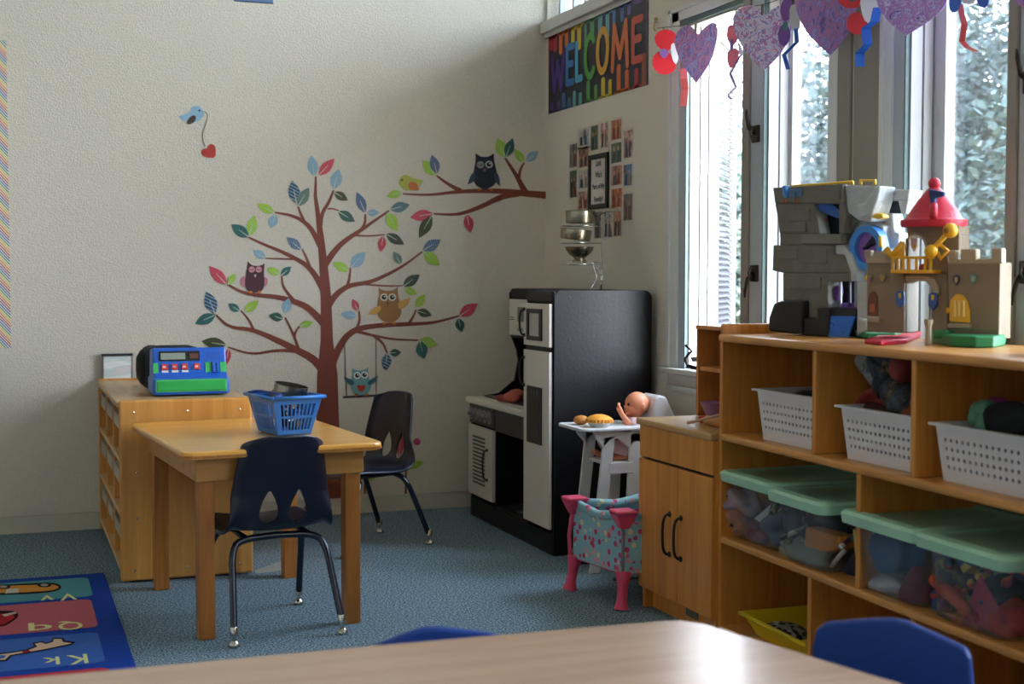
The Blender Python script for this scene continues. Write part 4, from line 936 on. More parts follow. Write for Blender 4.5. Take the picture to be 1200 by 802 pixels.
mb = MB(); a = bpt(.0, -1.05, bh-.002, .034); b = bpt(0, 1.05, bh-.002, .034)
pts = [bpt(-.92, -.98, bh+.004, .03), bpt(-.55, -.9, bh+.010, .03), bpt(-.50, 0, bh+.010, .03), bpt(-.55, .9, bh+.010, .03), bpt(-.92, .98, bh+.004, .03)]
obj('handle', MB().tube(smooth_line([tuple(p) for p in pts], 1), .005, 8), mat('basket_handle', '#2a4f9a', .4), bk, world=True, smooth=True)
t = thing('toy_pot', 'steel toy saucepan sticking out of the blue basket', 'toy pot', bpt(.1, -.1, .05))
obj('pot', MB().lathe([(.052, 0), (.056, .002), (.056, .07), (.059, .072), (.054, .072), (.053, .008), (.0, .008)], bpt(.12, -.05, .066), 24, (.18, -.10, 1)).move((0, 0, .022)), M_steel, t, world=True, smooth='auto')
t = thing('toy_cup', 'tan toy cup lying in the blue basket beside the saucepan', 'toy cup', bpt(.3, .3, .03))
obj('cup', MB().lathe([(.024, 0), (.03, .06), (.028, .062), (.022, .004), (0, .004)], bpt(-.1, .62, .112), 18, (.8, .3, .35)), fmat('#a5805a', .5), t, world=True, smooth='auto')
t = thing('toy_pan', 'dark toy frying pan standing inside the blue basket', 'toy pan', bpt(-.3, .1, .01))
obj('pan', MB().lathe([(.04, 0), (.05, .016), (.047, .016), (.038, .003), (0, .003)], bpt(-.45, -.1, .06), 20, (1, .2, .35)), fmat('#26262b', .4), t, world=True, smooth='auto')
t = thing('toy_pan', 'small steel toy pan lying at the bottom of the blue basket', 'toy pan', bpt(.3, -.5, .01))
obj('pan', MB().lathe([(.03, 0), (.036, .03), (.034, .03), (.028, .003), (0, .003)], bpt(.4, -.45, .012), 18), M_steel, t, world=True, smooth='auto')

# ================================================================== CUBBY UNIT WITH BINS (left)
CX0, CX1, CYN, CYF, CH = .381, .858, 5.05, 6.185, .660
cu = thing('cubby_unit', 'birch cubby storage unit under the blue cash register', 'shelf unit', (CX0, CYN, 0))
def bpanel(name, x0, x1, y0, y1, z0, z1, mt=M_ply, par=cu, bv=.004): return obj(name, MB().box(x0, x1, y0, y1, z0, z1, bv), mt, par, world=True)
M_plyX = wood('birch_ply_flat', '#d6b07c', '#c0935a', .38, 'Y', 5)
ep = bpanel('end_panel', CX0, CX1, CYN, CYN+.022, .006, CH+.004, bv=.008)
bpanel('end_panel', CX0, CX1, CYF-.022, CYF, .006, CH+.004)
bpanel('top', CX0-.004, CX1, CYN+.022, CYF-.022, CH-.026, CH-.004, M_plyX)
bpanel('back_panel', CX1-.012, CX1, CYN+.022, CYF-.022, .03, CH-.026)
for z in (.032, .235, .435): bpanel('shelf', CX0+.002, CX1-.012, CYN+.022, CYF-.022, z, z+.018, M_plyX)
bpanel('plinth', CX0+.03, CX0+.05, CYN+.022, CYF-.022, 0, .032, fmat('#3a2c20', .7))
nd = 3; wy = (CYF-CYN-.044)/nd
for k in range(1, nd):
    y = CYN+.022+wy*k
    for z0, z1 in ((.05, .235), (.253, .435), (.453, CH-.026)): bpanel('divider', CX0+.006, CX1-.012, y-.008, y+.008, z0, z1)
for (x, z) in ((.05, .045), (.24, .045), (.43, .045), (.05, .62), (.24, .62), (.43, .62), (.06, .40), (.06, .235), (.42, .235)):
    obj('screw', MB().lathe([(.0045, 0), (.0045, .0015), (.002, .003)], (CX0+x, CYN, z), 8, (0, -1, 0)), M_chrome, ep, world=True)
M_binw = mat('bin_frost', '#b0a290', .35, var=.04); M_bint = mat('bin_amber', '#a87a48', .5, var=.05)
rown = ['bottom', 'middle', 'top']; coln = ['nearest the camera', 'in the middle', 'nearest the back wall']
for iz, z in enumerate((.05, .253, .453)):
    for k in range(nd):
        y = CYN+.022+wy*k+.012
        y1 = CYN+.022+wy*(k+1)-.012
        t = thing('cubby_bin', 'whitish bin in the %s row of the birch cubby unit, %s' % (rown[iz], coln[k]), 'bin', (CX0+.03, (y+y1)/2, z), 0, 'bins in the birch cubby unit')
        x0, x1, zz = CX0+.04, CX1-.05, z+.13
        mb = MB().box(x0, x0+.004, y, y1, z+.002, zz-.03).box(x1-.004, x1, y, y1, z+.002, zz).box(x0, x1, y, y+.004, z+.002, zz).box(x0, x1, y1-.004, y1, z+.002, zz).box(x0, x1, y, y1, z+.002, z+.006)
        obj('tray', mb, M_bint, t, world=True)
        obj('rim', MB().box(CX0+.006, x0+.01, y+.02, y1-.02, zz+.012, zz+.02, .003).box(CX0+.006, CX0+.01, y+.04, y1-.04, zz-.03, zz+.02).box(x0, x1, y-.004, y+.006, zz-.004, zz+.006).box(x0, x1, y1-.006, y1+.004, zz-.004, zz+.006), M_binw, t, world=True)
# cash register
RZ = CH+.001
t = thing('cash_register', 'blue and green toy cash register on the birch cubby unit', 'cash register', (.70, 5.20, RZ))
pl = onz(179, 464, RZ); pr = onz(270, 462, RZ); yF = pl.y
xa, xb = pl.x, pr.x; xm = (xa+xb)/2; hR = ony(222, 408, yF+.03).z-RZ
M_rb = mat('register_blue', '#1f5fc4', .35); M_rg = mat('register_green', '#2fae52', .4)
side = [(yF, RZ), (yF-.004, RZ+.055), (yF+.006, RZ+.070), (yF+.028, RZ+.085), (yF+.05, RZ+hR-.004), (yF+.06, RZ+hR), (yF+.16, RZ+hR-.01), (yF+.18, RZ+.06), (yF+.18, RZ)]
obj('body', MB().prism([(xa+.006, y, z) for y, z in side], (xb-xa-.012, 0, 0)), M_rb, t, world=True, bevel=.006)
obj('base', MB().box(xa, xb, yF-.01, yF+.18, RZ, RZ+.066, .01), M_rb, t, world=True)
dr = obj('drawer', MB().box(xa+.014, xb-.014, yF-.016, yF, RZ+.016, RZ+.056, .004), M_rg, t, world=True)
obj('drawer_rim', MB().box(xa+.012, xb-.012, yF-.013, yF-.006, RZ+.013, RZ+.016).box(xa+.012, xb-.012, yF-.013, yF-.006, RZ+.056, RZ+.06).box(xa+.011, xa+.015, yF-.013, yF-.006, RZ+.013, RZ+.06).box(xb-.015, xb-.011, yF-.013, yF-.006, RZ+.013, RZ+.06), fmat('#5ac06a', .4), dr, world=True)
sl0 = Vector((0, yF+.028, RZ+.085)); sl1 = Vector((0, yF+.05, RZ+hR-.004)); sd = sl1-sl0; sn = Vector((0, -sd.z, sd.y)).normalized()
def face(name, u0, u1, v0, v1, mt, par, h=.004, base=0.):
    W_ = xb-xa; q = [sl0+sd*v+Vector((xa+W_*u, 0, 0))+sn*base for u, v in ((u0, v0), (u1, v0), (u1, v1), (u0, v1))]
    return obj(name, MB().prism(q, sn*h), mt, par, world=True)
dp = face('display', .10, .63, .48, .90, fmat('#14161c', .3), t); face('screen', .12, .44, .54, .82, fmat('#8c978c', .3), dp, .001, .004); face('screen', .50, .61, .58, .78, fmat('#6a3f34', .3), dp, .001, .004)
for i, u in enumerate((.13, .26, .39, .55)):
    kb = face('key_button', u, u+.075, .10, .34, fmat('#d63a2c', .4), t, .008); face('key_mark', u+.012, u+.05, .18, .26, fmat('#e8c8c0', .5), kb, .0006, .008)
    if i < 3: face('key_label', u, u+.085, -.02, .08, fmat('#e4e4e2', .5), t, .002)
for u0, u1 in ((.02, .085), (.70, .775), (.895, .975)): face('side_panel', u0, u1, -.04, .40, fmat('#3fb860', .4), t, .003)
face('card_slot', .79, .88, -.04, .42, M_rb, t, .012); face('slot_gap', .83, .845, -.02, .36, fmat('#0c1430', .5), t, .001, .012)
for i in range(4): face('speaker_slot', .72, .9, .55+.08*i, .57+.08*i, fmat('#163f8a', .5), t, .0012)
# clear box with sheets
p0 = onz(120, 446, CH-.003); p1 = onz(157, 446, CH-.003); zt2 = ony(138, 416, p0.y).z; z0 = CH-.0035
t = thing('card_box', 'clear upright box of pale cards at the left end of the birch cubby unit', 'box', (p0.x, p0.y, z0))
obj('case', MB().box(p0.x, p1.x, p0.y+.06, p0.y+.063, z0, zt2).box(p0.x, p0.x+.003, p0.y, p0.y+.063, z0, zt2).box(p1.x-.003, p1.x, p0.y, p0.y+.063, z0, zt2), M_clear, t, world=True)
obj('cards', MB().box(p0.x+.006, p1.x-.006, p0.y+.006, p0.y+.056, z0+.001, zt2-.008), blotch('card_print', ['#d8dde2', '#f0f3f4', '#c8dcde', '#e8dce4', '#f6f8f8'], 14, .6, False, 0, (.3, 1, 1.6)), t, world=True)
obj('lid', MB().box(p0.x-.001, p1.x+.001, p0.y-.001, p0.y+.064, zt2-.004, zt2+.004), fmat('#2a2c30', .5), t, world=True)
# dark rounded bag
p = onz(200, 438, CH-.003)
t = thing('padded_case', 'black padded case with a mesh end lying behind the blue cash register', 'bag', (p.x, 5.62, CH-.003))
q = ony(160, 420, 5.62); q2 = ony(236, 404, 5.62); zc = (ony(200, 401, 5.62).z+CH)/2
prof = [(0, 0), (.035, .006), (.052, .03), (.058, .08)]; Lc = q2.x-q.x
obj('case', MB().lathe([(.0, 0), (.044, .004), (.070, .02), (.085, .05), (.088, .10), (.088, Lc-.05), (.078, Lc-.015), (.0, Lc)], (0, 0, 0), 24, (1, 0, 0)).xf(Matrix.Translation((q.x, 5.66, CH-.004+.088))), M_dark, t, world=True, smooth=True)
obj('mesh_end', MB().lathe([(.079, .03), (.089, .05), (.0895, .075), (.086, .076)], (0, 0, 0), 24, (1, 0, 0)).xf(Matrix.Translation((q.x, 5.66, CH-.004+.088))), blotch('mesh_weave', ['#0c0d10', '#3a3c42', '#15161a'], 160, .9), t, world=True, smooth=True)
# folded paper showing on the carpet behind the table leg
t = thing('paper_sheet', 'pale sheet of paper lying on the carpet under the oak table', 'paper', onz(312, 668, 0))
obj('sheet', MB().prism([onz(*q, .001) for q in ((298, 669), (333, 657), (333, 668), (318, 671), (300, 673))], (0, 0, .001)), fmat('#8f9490', .8), t, world=True)
# ================================================================== PLAY KITCHEN
KX, KB, KY0, KY1 = 2.030, 2.462, 4.965, 5.985          # front plane, back, near side, far side
def kz(y_, yy, X=KX): return onx(600, y_, X).z
FY1 = 5.262                                            # fridge column spans KY0..FY1
KT = 1.058
kt = thing('play_kitchen', 'black and white wooden play kitchen in the corner of the room', 'play kitchen', (KX, KY0, 0))
def kb(name, x0, x1, y0, y1, z0, z1, mt=M_black, par=kt, bv=.002): return obj(name, MB().box(x0, x1, y0, y1, z0, z1, bv), mt, par, world=True)
# fridge column: side panels with a rounded back top corner
def kside(name, y0, y1, top, x0, x1, r):
    pts = [(x0, y0, 0), (x1, y0, 0), (x1, y0, top-r)]+[(x1-r+r*math.cos(R_(a)), y0, top-r+r*math.sin(R_(a))) for a in (22, 45, 68, 90)]+[(x0+.02, y0, top), (x0, y0, top-.02)]
    return obj(name, MB().prism(pts, (0, y1-y0, 0)), M_black, kt, world=True, bevel=.0015)
sp = kside('side_panel', KY0, KY0+.016, KT, KX+.004, KB, .035)
kside('side_panel', FY1-.016, FY1, KT, KX+.004, KB, .035)
for (x, z) in ((.07, 1.03), (.07, .86), (.07, .15), (.38, .25)): obj('screw', MB().lathe([(.004, 0), (.003, .001)], (KX+x, KY0, z), 8, (0, -1, 0)), M_blackp, sp, world=True)
kb('top_cap', KX-.004, KX+.02, KY0+.002, FY1-.002, KT-.052, KT-.002, bv=.012); kb('top_board', KX+.02, KB-.01, KY0+.016, FY1-.016, KT-.016, KT-.002)
kb('plinth', KX+.002, KX+.02, KY0+.016, KY1, 0, .085); kb('back_panel', KB-.012, KB, KY0+.016, KY1, .04, KT-.03)
zu0, zu1 = .832, 1.004; zl0, zl1 = .105, .812
d1 = kb('door', KX-.014, KX, KY0+.010, FY1-.006, zu0, zu1, M_white); d2 = kb('door', KX-.014, KX, KY0+.010, FY1-.006, zl0, zl1, M_white)
kb('rail', KX-.006, KX+.016, KY0+.012, FY1-.012, zl1, zu0, M_black)
def pyz(x, y, X=KX): p = onx(x, y, X); return p.y, p.z
def kq(name, q, mt, par, th=.004, X=KX-.014):
    pts = [Vector((X, *pyz(x, y, X))) for x, y in q]
    return obj(name, MB().prism(pts, (-th, 0, 0)), mt, par, world=True)
yl, zt_ = pyz(622.5, 362); yr, _ = pyz(639.5, 362); zb_ = zu0+.022; zt_ = zu1-.022
wf = obj('door_window_frame', MB().box(KX-.022, KX-.014, yl, yl-.022, zb_, zt_).box(KX-.022, KX-.014, yr, yr+.022, zb_, zt_).box(KX-.022, KX-.014, yr+.022, yl-.022, zb_, zb_+.018).box(KX-.022, KX-.014, yr+.022, yl-.022, zt_-.018, zt_), M_blackp, d1, world=True)
obj('door_window', MB().box(KX-.017, KX-.014, yr+.022, yl-.022, zb_+.018, zt_-.018), fmat('#b9b5ae', .3), d1, world=True)
za, zb2 = pyz(631, 453)[1], pyz(631, 520)[1]
ds = obj('dispenser', MB().box(KX-.020, KX-.014, yr, yl, zb2, za, .002), mat('dispenser_grey', '#1b1b1d', .35), d2, world=True)
obj('dispenser_recess', MB().box(KX-.0215, KX-.0195, yr+.02, yl-.02, zb2+.03, za-.05), fmat('#101013', .3), d2, world=True)
for i in range(3): obj('dispenser_key', MB().box(KX-.023, KX-.019, yr+.03+i*.03, yr+.045+i*.03, za-.035, za-.015), fmat('#55565a', .4), d2, world=True)
def khandle(y, z0, z1, par, X=KX-.014):
    pts = [(X, y, z0), (X-.014, y, z0+.003), (X-.021, y, z0+.022), (X-.024, y, (z0+z1)/2), (X-.021, y, z1-.022), (X-.014, y, z1-.003), (X, y, z1)]
    obj('handle', MB().tube(smooth_line(pts, 1), .0045, 8).ball((X, y, z0), .008, 8).ball((X, y, z1), .008, 8), M_blackp, par, world=True, smooth=True)
khandle(FY1-.018, .872, .978, d1); khandle(FY1-.018, .665, .78, d2)
# stove part
CT = .556
kb('countertop', KX-.022, KB-.012, FY1, KY1+.012, CT-.028, CT, mat('counter_cream', '#d6d0c4', .4, var=.02), bv=.008)
ys_ = 5.645                                            # oven column KY1..ys_, open bay ys_..FY1
for y0, y1 in ((KY1-.016, KY1), (ys_-.008, ys_+.008)): kb('stove_side', KX+.004, KB-.012, y0, y1, .0, CT-.028)
cp = kb('control_panel', KX-.004, KX+.012, ys_, KY1-.002, CT-.118, CT-.030, mat('panel_grey', '#302f31', .35)); kb('apron', KX, KX+.012, FY1, ys_, CT-.128, CT-.030, mat('panel_dark', '#242326', .35))
for i in range(5):
    y = KY1-.04-i*.062; c = Vector((KX-.006, y, CT-.074))
    k_ = obj('knob', MB().lathe([(.022, 0), (.020, .006), (.010, .008), (.008, .02), (0, .02)], c, 16, (-1, 0, 0)), mat('knob_grey', '#8b8a88', .3, .6), cp, world=True, smooth='auto')
    for s in range(2):
        pts = [c+Vector((-.003, .03*math.cos(R_(a))+(.0 if s else .004), .026*math.sin(R_(a)))) for a in range(20+160*s, 150+160*s, 18)]
        obj('swirl_print', MB().ribbon(pts, [.0032]*len(pts), (-1, 0, 0), .0006), fmat('#9c9a97', .4), cp, world=True)
od = kb('oven_door', KX-.012, KX+.004, ys_+.004, KY1-.006, .108, CT-.128, M_white)
for i in range(13):
    z = .165+i*.0175; y0, y1 = ys_+.10, KY1-.075
    obj('vent_slot', MB().box(KX-.0135, KX-.011, y0, y1, z, z+.009), mat('vent_dark', '#3b3a3c', .5), od, world=True)
khandle(ys_+.066, .20, .335, od, KX-.012)
kb('bay_floor', KX+.004, KB-.012, FY1, ys_-.008, .085, .097)
kb('bay_back', KB-.03, KB-.02, FY1, ys_, .097, CT-.03)
# hob and what lies on it
hb = kb('hob', KX+.05, KX+.33, 5.40, 5.93, CT, CT+.006, M_blackp)
for (x, y) in ((.12, 5.80), (.26, 5.80), (.12, 5.55), (.26, 5.55)): obj('burner', MB().lathe([(.055, 0), (.055, .008), (.042, .010), (.040, .006), (.02, .006), (.02, .011), (0, .011)], (KX+x, y, CT+.006), 18), M_blackp, hb, world=True, smooth='auto')
# tall back with the microwave: side panel with a curved front edge
mx = 2.222; MZ0 = .842
pts = [(KB-.012, MZ0-.29), (KX+.10, MZ0-.29)]
pts = [(KX+.06, CT), (KX+.14, CT+.012), (KX+.215, CT+.07), (KX+.235, CT+.16), (KX+.225, CT+.215), (mx+.012, MZ0-.02), (mx, MZ0+.02), (mx, KT-.02), (mx+.02, KT), (KB-.03, KT), (KB, KT-.03), (KB, CT)]
obj('hutch_side', MB().prism([(x, KY1-.016, z) for x, z in pts], (0, .016, 0)), M_black, kt, world=True, bevel=.0015)
kb('hutch_top', mx, KB-.01, FY1, KY1-.016, KT-.05, KT, bv=.01); kb('hutch_floor', mx, KB-.012, FY1, KY1-.016, MZ0-.012, MZ0)
mw = kb('microwave_front', mx-.006, mx+.01, FY1, KY1-.018, MZ0, KT-.05, M_white)
obj('microwave_window', MB().box(mx-.008, mx-.005, onx(619, 380, mx).y, onx(608, 380, mx).y, MZ0+.065, KT-.085), mat('window_grey_green', '#65706a', .3), mw, world=True)
for z in (.05, .04): obj('key_print', MB().box(mx-.0075, mx-.005, KY1-.085, KY1-.03, MZ0+z+.03, MZ0+z+.034), fmat('#3c3b3a', .5), mw, world=True)
obj('key_print', MB().box(mx-.0075, mx-.005, KY1-.20, KY1-.13, MZ0+.02, MZ0+.034), fmat('#8a8884', .5), mw, world=True)
t = thing('oven_mitt', 'pink-red toy oven mitt lying on the play kitchen counter', 'oven mitt', (KX+.08, 5.36, CT))
mm = MB(); p0 = onx(606, 466, KX+.10)
mm.ball((KX+.06, p0.y-.05, CT+.026), (.04, .055, .024), 14, .03); mm.ball((KX+.04, p0.y+.02, CT+.018), (.035, .03, .016), 12, .03); mm.ball((KX+.09, p0.y-.02, CT+.038), (.035, .05, .022), 12, .04)
obj('mitt', mm, mat('mitt_red', '#b5594e', .85, var=.15, bump=.4), t, world=True, smooth=True)
t = thing('paper_sheet', 'grey paper lying in the open bay of the play kitchen', 'paper', (KX+.10, 5.38, .098))
obj('sheet', MB().prism([(KX+.05, 5.30, .0985), (KX+.2, 5.30, .0985), (KX+.19, 5.48, .0985), (KX+.03, 5.45, .0985)], (0, 0, .0012)), fmat('#8a8a88', .8), t, world=True)

# ================================================================== POT RACK ON THE KITCHEN
rk = thing('pot_rack', 'chrome wire pot stand on top of the play kitchen, three ring tiers', 'pot rack', (2.31, 5.20, KT))
def rp(x, y, Y=5.22): return ony(x, y, Y)
post = rp(712, 300); pt_ = rp(716, 246)
M_wire = mat('rack_wire', '#b8b8b6', .25, .9)
px_ = rp(706, 300).x
obj('post', MB().tube([(px_, 5.23, KT+.0), (px_, 5.23, KT+.05), (px_, 5.23, rp(706, 250).z)], .0032, 8), M_wire, rk, world=True, smooth=True)
zb_ = KT
for s in (-1, 1):
    x0 = px_+s*.016
    pts = [(px_-.012+s*.018-.035, 5.20, zb_+.0), (px_-.012+s*.014, 5.21, zb_+.05), (px_-.03+s*.01, 5.215, zb_+.085), (px_-.045, 5.22, zb_+.115)]
    obj('foot_wire', MB().tube(smooth_line(pts, 2), .0026, 6), M_wire, rk, world=True, smooth=True)
obj('brace', MB().tube([(px_-.03, 5.215, zb_+.085), (px_, 5.22, zb_+.09), (px_-.006, 5.22, zb_+.115), (px_-.045, 5.22, zb_+.115)], .002, 6), M_wire, rk, world=True)
tiers = [(265, 679, 21, '#a'), (285, 675, 20, ''), (310, 677, 20, '')]
for (yy, xx, rr, _) in tiers:
    c = rp(xx, yy); rad = rr*5.22/.93/FPX
    ring = [(c.x+rad*math.cos(a*math.pi/10), 5.22+rad*math.sin(a*math.pi/10), c.z) for a in range(21)]
    tr_ = obj('tier_ring', MB().tube(ring, .0022, 6, False), M_wire, rk, world=True, smooth=True)
    obj('tier_arm', MB().tube([(c.x+rad, 5.22, c.z), (px_, 5.23, c.z)], .0022, 6).tube([(c.x-rad, 5.22, c.z), (c.x+rad, 5.22, c.z)], .0018, 6).tube([(c.x, 5.22-rad, c.z), (c.x, 5.22+rad, c.z)], .0018, 6), M_wire, rk, world=True)
PXM = 5.22/.93/FPX
c = rp(680, 263); t = thing('toy_stockpot', 'tall steel toy pot on the top tier of the wire stand', 'toy pot', (c.x, 5.22, c.z+.002))
obj('pot', MB().lathe([(.0, .004), (17*PXM, .004), (17.6*PXM, .008), (17.6*PXM, 15*PXM), (18.6*PXM, 15.6*PXM), (17*PXM, 15.4*PXM), (16.6*PXM, .010), (0, .010)], (c.x, 5.22, c.z), 26), M_steel, t, world=True, smooth='auto')
obj('handle', MB().tube([(c.x+17*PXM, 5.20, c.z+.035), (c.x+24*PXM, 5.14, c.z+.05), (c.x+33*PXM, 5.10, c.z+.055)], .0035, 6), M_steel, t, world=True)
c = rp(674, 282.5); t = thing('toy_saucepan', 'low steel toy pan on the middle tier of the wire stand', 'toy pan', (c.x, 5.22, c.z+.002))
obj('pan', MB().lathe([(.0, .0), (17*PXM, .0), (18.2*PXM, .006), (18.4*PXM, 12*PXM), (19.2*PXM, 12.6*PXM), (17.6*PXM, 12.2*PXM), (17*PXM, .008), (0, .008)], (0, 0, 0), 26, (.10, -.05, 1)).move((c.x, 5.22, c.z+.004)), M_steel, t, world=True, smooth='auto')
c = rp(679, 307); t = thing('toy_colander', 'footed steel toy bowl on the lowest tier of the wire stand', 'toy bowl', (c.x, 5.22, c.z))
obj('bowl', MB().lathe([(9*PXM, -.003), (8*PXM, .006), (6*PXM, .014), (7*PXM, .018), (12*PXM, .030), (16*PXM, .048), (17*PXM, .060), (18*PXM, .062), (16.4*PXM, .060), (12*PXM, .036), (0, .022)], (c.x, 5.22, c.z), 26), M_steel, t, world=True, smooth='auto')

# ================================================================== DOLL CRIB
M_crib = dotted('crib_fabric', '#86b4c0', ['#c23a6a', '#b83262', '#d8909c', '#d8d0a8', '#c8406e', '#8ec0b0'], 40)
M_pink = mat('crib_pink', '#d8456a', .45, var=.04); M_cribin = mat('crib_mesh', '#b0a0b4', .9, var=.1, vscale=80)
KRX0, KRX1, KRY0, KRY1 = 1.905, 2.26, 4.12, 4.42; kz0, kz1 = .12, .312
cr = thing('doll_crib', 'pink and blue patterned toy crib on the carpet beside the cupboard', 'doll crib', ((KRX0+KRX1)/2, (KRY0+KRY1)/2, 0))
cor = [(1.925, 4.085), (2.28, 4.155), (2.235, 4.465), (1.88, 4.395)]
# sides: fabric panels slightly sagging
def crib_panel(a, b, z0, z1, th=.006, sag=.03):
    a = Vector((*a, 0)); b = Vector((*b, 0)); d = b-a; nn = Vector((d.y, -d.x, 0)).normalized()*th; n = 8; V = []; F = []
    for i in range(n+1):
        f = i/n; s = sag*4*f*(1-f); p = a+d*f
        V += [p+Vector((0, 0, z0)), p+Vector((0, 0, z1-s)), p+nn+Vector((0, 0, z0)), p+nn+Vector((0, 0, z1-s))]
    for i in range(n):
        q = 4*i; r_ = q+4; F += [(q, r_, r_+1, q+1), (q+2, q+3, r_+3, r_+2), (q+1, r_+1, r_+3, q+3), (q, q+2, r_+2, r_)]
    F += [(0, 1, 3, 2), (4*n, 4*n+2, 4*n+3, 4*n+1)]
    return MB().add(V, F)
for i in range(4):
    a, b = cor[i], cor[(i+1) % 4]
    if i == 0:
        wmid = .13; u = (b[0]-a[0])
        obj('side_panel', crib_panel(a, (a[0]+wmid, a[1]), kz0, kz1), M_crib, cr, world=True); obj('mesh_panel', crib_panel((a[0]+wmid, a[1]), b, kz0, kz1, sag=0), M_cribin, cr, world=True)
    else: obj('side_panel', crib_panel(a, b, kz0, kz1), M_crib, cr, world=True)
    A, B = Vector((*a, 0)), Vector((*b, 0))
    rl = obj('top_rail', MB().tube([A+Vector((0, 0, kz1+.004)), (A+B)/2+Vector((0, 0, kz1-.018)), B+Vector((0, 0, kz1+.004))], [.015, .016, .015], 10), M_crib, cr, world=True, smooth=True)
    obj('piping', MB().tube([A+Vector((0, 0, kz0)), B+Vector((0, 0, kz0))], .006, 8), M_pink, cr, world=True, smooth=True)
obj('piping', MB().tube([(2.055, 4.10, kz0), (2.05, 4.095, .19), (2.035, 4.092, .25), (2.07, 4.105, kz1-.02)], .006, 8), M_pink, cr, world=True, smooth=True)
obj('piping', MB().tube([(1.868, 4.40, kz0-.02), (1.86, 4.395, .2), (1.874, 4.395, .29)], .008, 8), M_pink, cr, world=True, smooth=True)
obj('mattress', MB().box(KRX0+.01, KRX1-.01, KRY0+.01, KRY1-.01, kz0, kz0+.03, .01), M_crib, cr, world=True)
for (x, y) in cor:
    ox = -1 if x < 2.1 else 1; oy = -1 if y < 4.3 else 1
    obj('corner_cap', MB().prism([(x-.038, y-.038, kz1+.012), (x+.038, y-.038, kz1+.012), (x+.038, y+.038, kz1+.012), (x-.038, y+.038, kz1+.012)], (0, 0, .012)).add(
        [(x-.038, y-.038, kz1+.012), (x+.038, y-.038, kz1+.012), (x+.038, y+.038, kz1+.012), (x-.038, y+.038, kz1+.012), (x-.016, y-.016, kz1-.04), (x+.016, y-.016, kz1-.04), (x+.016, y+.016, kz1-.04), (x-.016, y+.016, kz1-.04)],
        [(0, 1, 5, 4), (1, 2, 6, 5), (2, 3, 7, 6), (3, 0, 4, 7), (4, 5, 6, 7)]), M_pink, cr, world=True, bevel=.006)
    obj('post', MB().tube([(x, y, kz1-.04), (x, y, .10)], .007, 8), fmat('#6a6a70', .4), cr, world=True, smooth=True)
    obj('leg', MB().lathe([(.026, 0), (.024, .006), (.017, .03), (.018, .08), (.026, .115), (.027, .125), (0, .125)], (0, 0, 0), 16, (-ox*.12, -oy*.12, 1)).move((x+ox*.012, y+oy*.012, .004)), M_pink, cr, world=True, smooth='auto')
for y in (KRY0, KRY1-.02): obj('under_bar', MB().tube([(KRX0, y, .095), (KRX1, y, .09)], .006, 8), fmat('#33343a', .4), cr, world=True)

# ================================================================== TOY HIGH CHAIR, DOLL, PIE
HY = 4.62; M_hc = mat('highchair_white', '#d2d0cf', .4, var=.02)
def hp(x, y, Y=HY): return ony(x, y, Y)
hc = thing('doll_high_chair', 'white wooden doll high chair between the crib and the play kitchen', 'high chair', (2.16, HY+.09, 0))
def hprof(name, pts, y0, y1, par=hc, mt=M_hc, bv=.004):
    P = [hp(x, y) for x, y in pts]; return obj(name, MB().prism([(p.x, y0, p.z) for p in P], (0, y1-y0, 0)), mt, par, world=True, bevel=bv)
g0 = hp(695, 500)
for (y0, y1) in ((HY, HY+.014), (HY+.17, HY+.184)):
    # front legs and rear legs of each side: splayed boards meeting under the arm
    zf = 0.0
    ft = hp(711, 530); a = Vector((hp(707, 545).x-.004, 0, hp(707, 545).z)); dxz = (hp(707, 545).x-hp(702, 575).x)/(hp(707, 545).z-hp(702, 575).z)
    def leg(xt, zt, wd, slope):
        xb = xt-slope*zt
        return obj('leg', MB().prism([(xt, y0, zt), (xt+wd, y0, zt), (xb+wd, y0, 0), (xb, y0, 0)], (0, y1-y0, 0)), M_hc, hc, world=True, bevel=.003)
    leg(hp(708, 512).x, hp(708, 512).z, .046, dxz*.62); leg(hp(739, 505).x, hp(739, 505).z, .05, .05)
    hprof('arm_board', [(694, 503), (752, 508), (775, 508), (775, 520), (744, 518), (738, 526), (724, 514), (716, 516), (708, 526), (698, 514)], y0, y1)
tray = MB(); P = [hp(677, 498), hp(752, 505)]; zt3 = hp(690, 500).z
r = .03; x0, x1, y0, y1 = hp(678, 498).x, hp(752, 505).x+.01, HY-.03, HY+.22
pts = [(x0+r-r*math.sin(R_(a)), y0+r-r*math.cos(R_(a))) for a in (0, 30, 60, 90)]+[(x0+r-r*math.cos(R_(a)), y1-r+r*math.sin(R_(a))) for a in (0, 30, 60, 90)]+[(x1, y1), (x1, y0)]
TRZ = hp(752, 505).z+.006
obj('tray', MB().prism([(x, y, TRZ) for x, y in pts], (0, 0, .012)), M_hc, hc, world=True, bevel=.004)
SZ = hp(725, 546).z
obj('seat', MB().box(hp(712, 545).x, hp(780, 545).x, HY+.010, HY+.175, SZ, SZ+.014, .003), M_hc, hc, world=True)
obj('foot_rest', MB().box(hp(714, 548).x, hp(742, 548).x, HY-.003, HY+.004, SZ-.03, SZ+.012, .002), M_hc, hc, world=True)
bq = [hp(*q) for q in ((772, 548), (770, 478), (772, 468), (777, 464), (785, 466), (792, 480), (800, 500), (800, 548))]
obj('backrest', MB().prism([(p.x, HY+.03, p.z) for p in bq], (0, .13, 0)), M_hc, hc, world=True, bevel=.008)
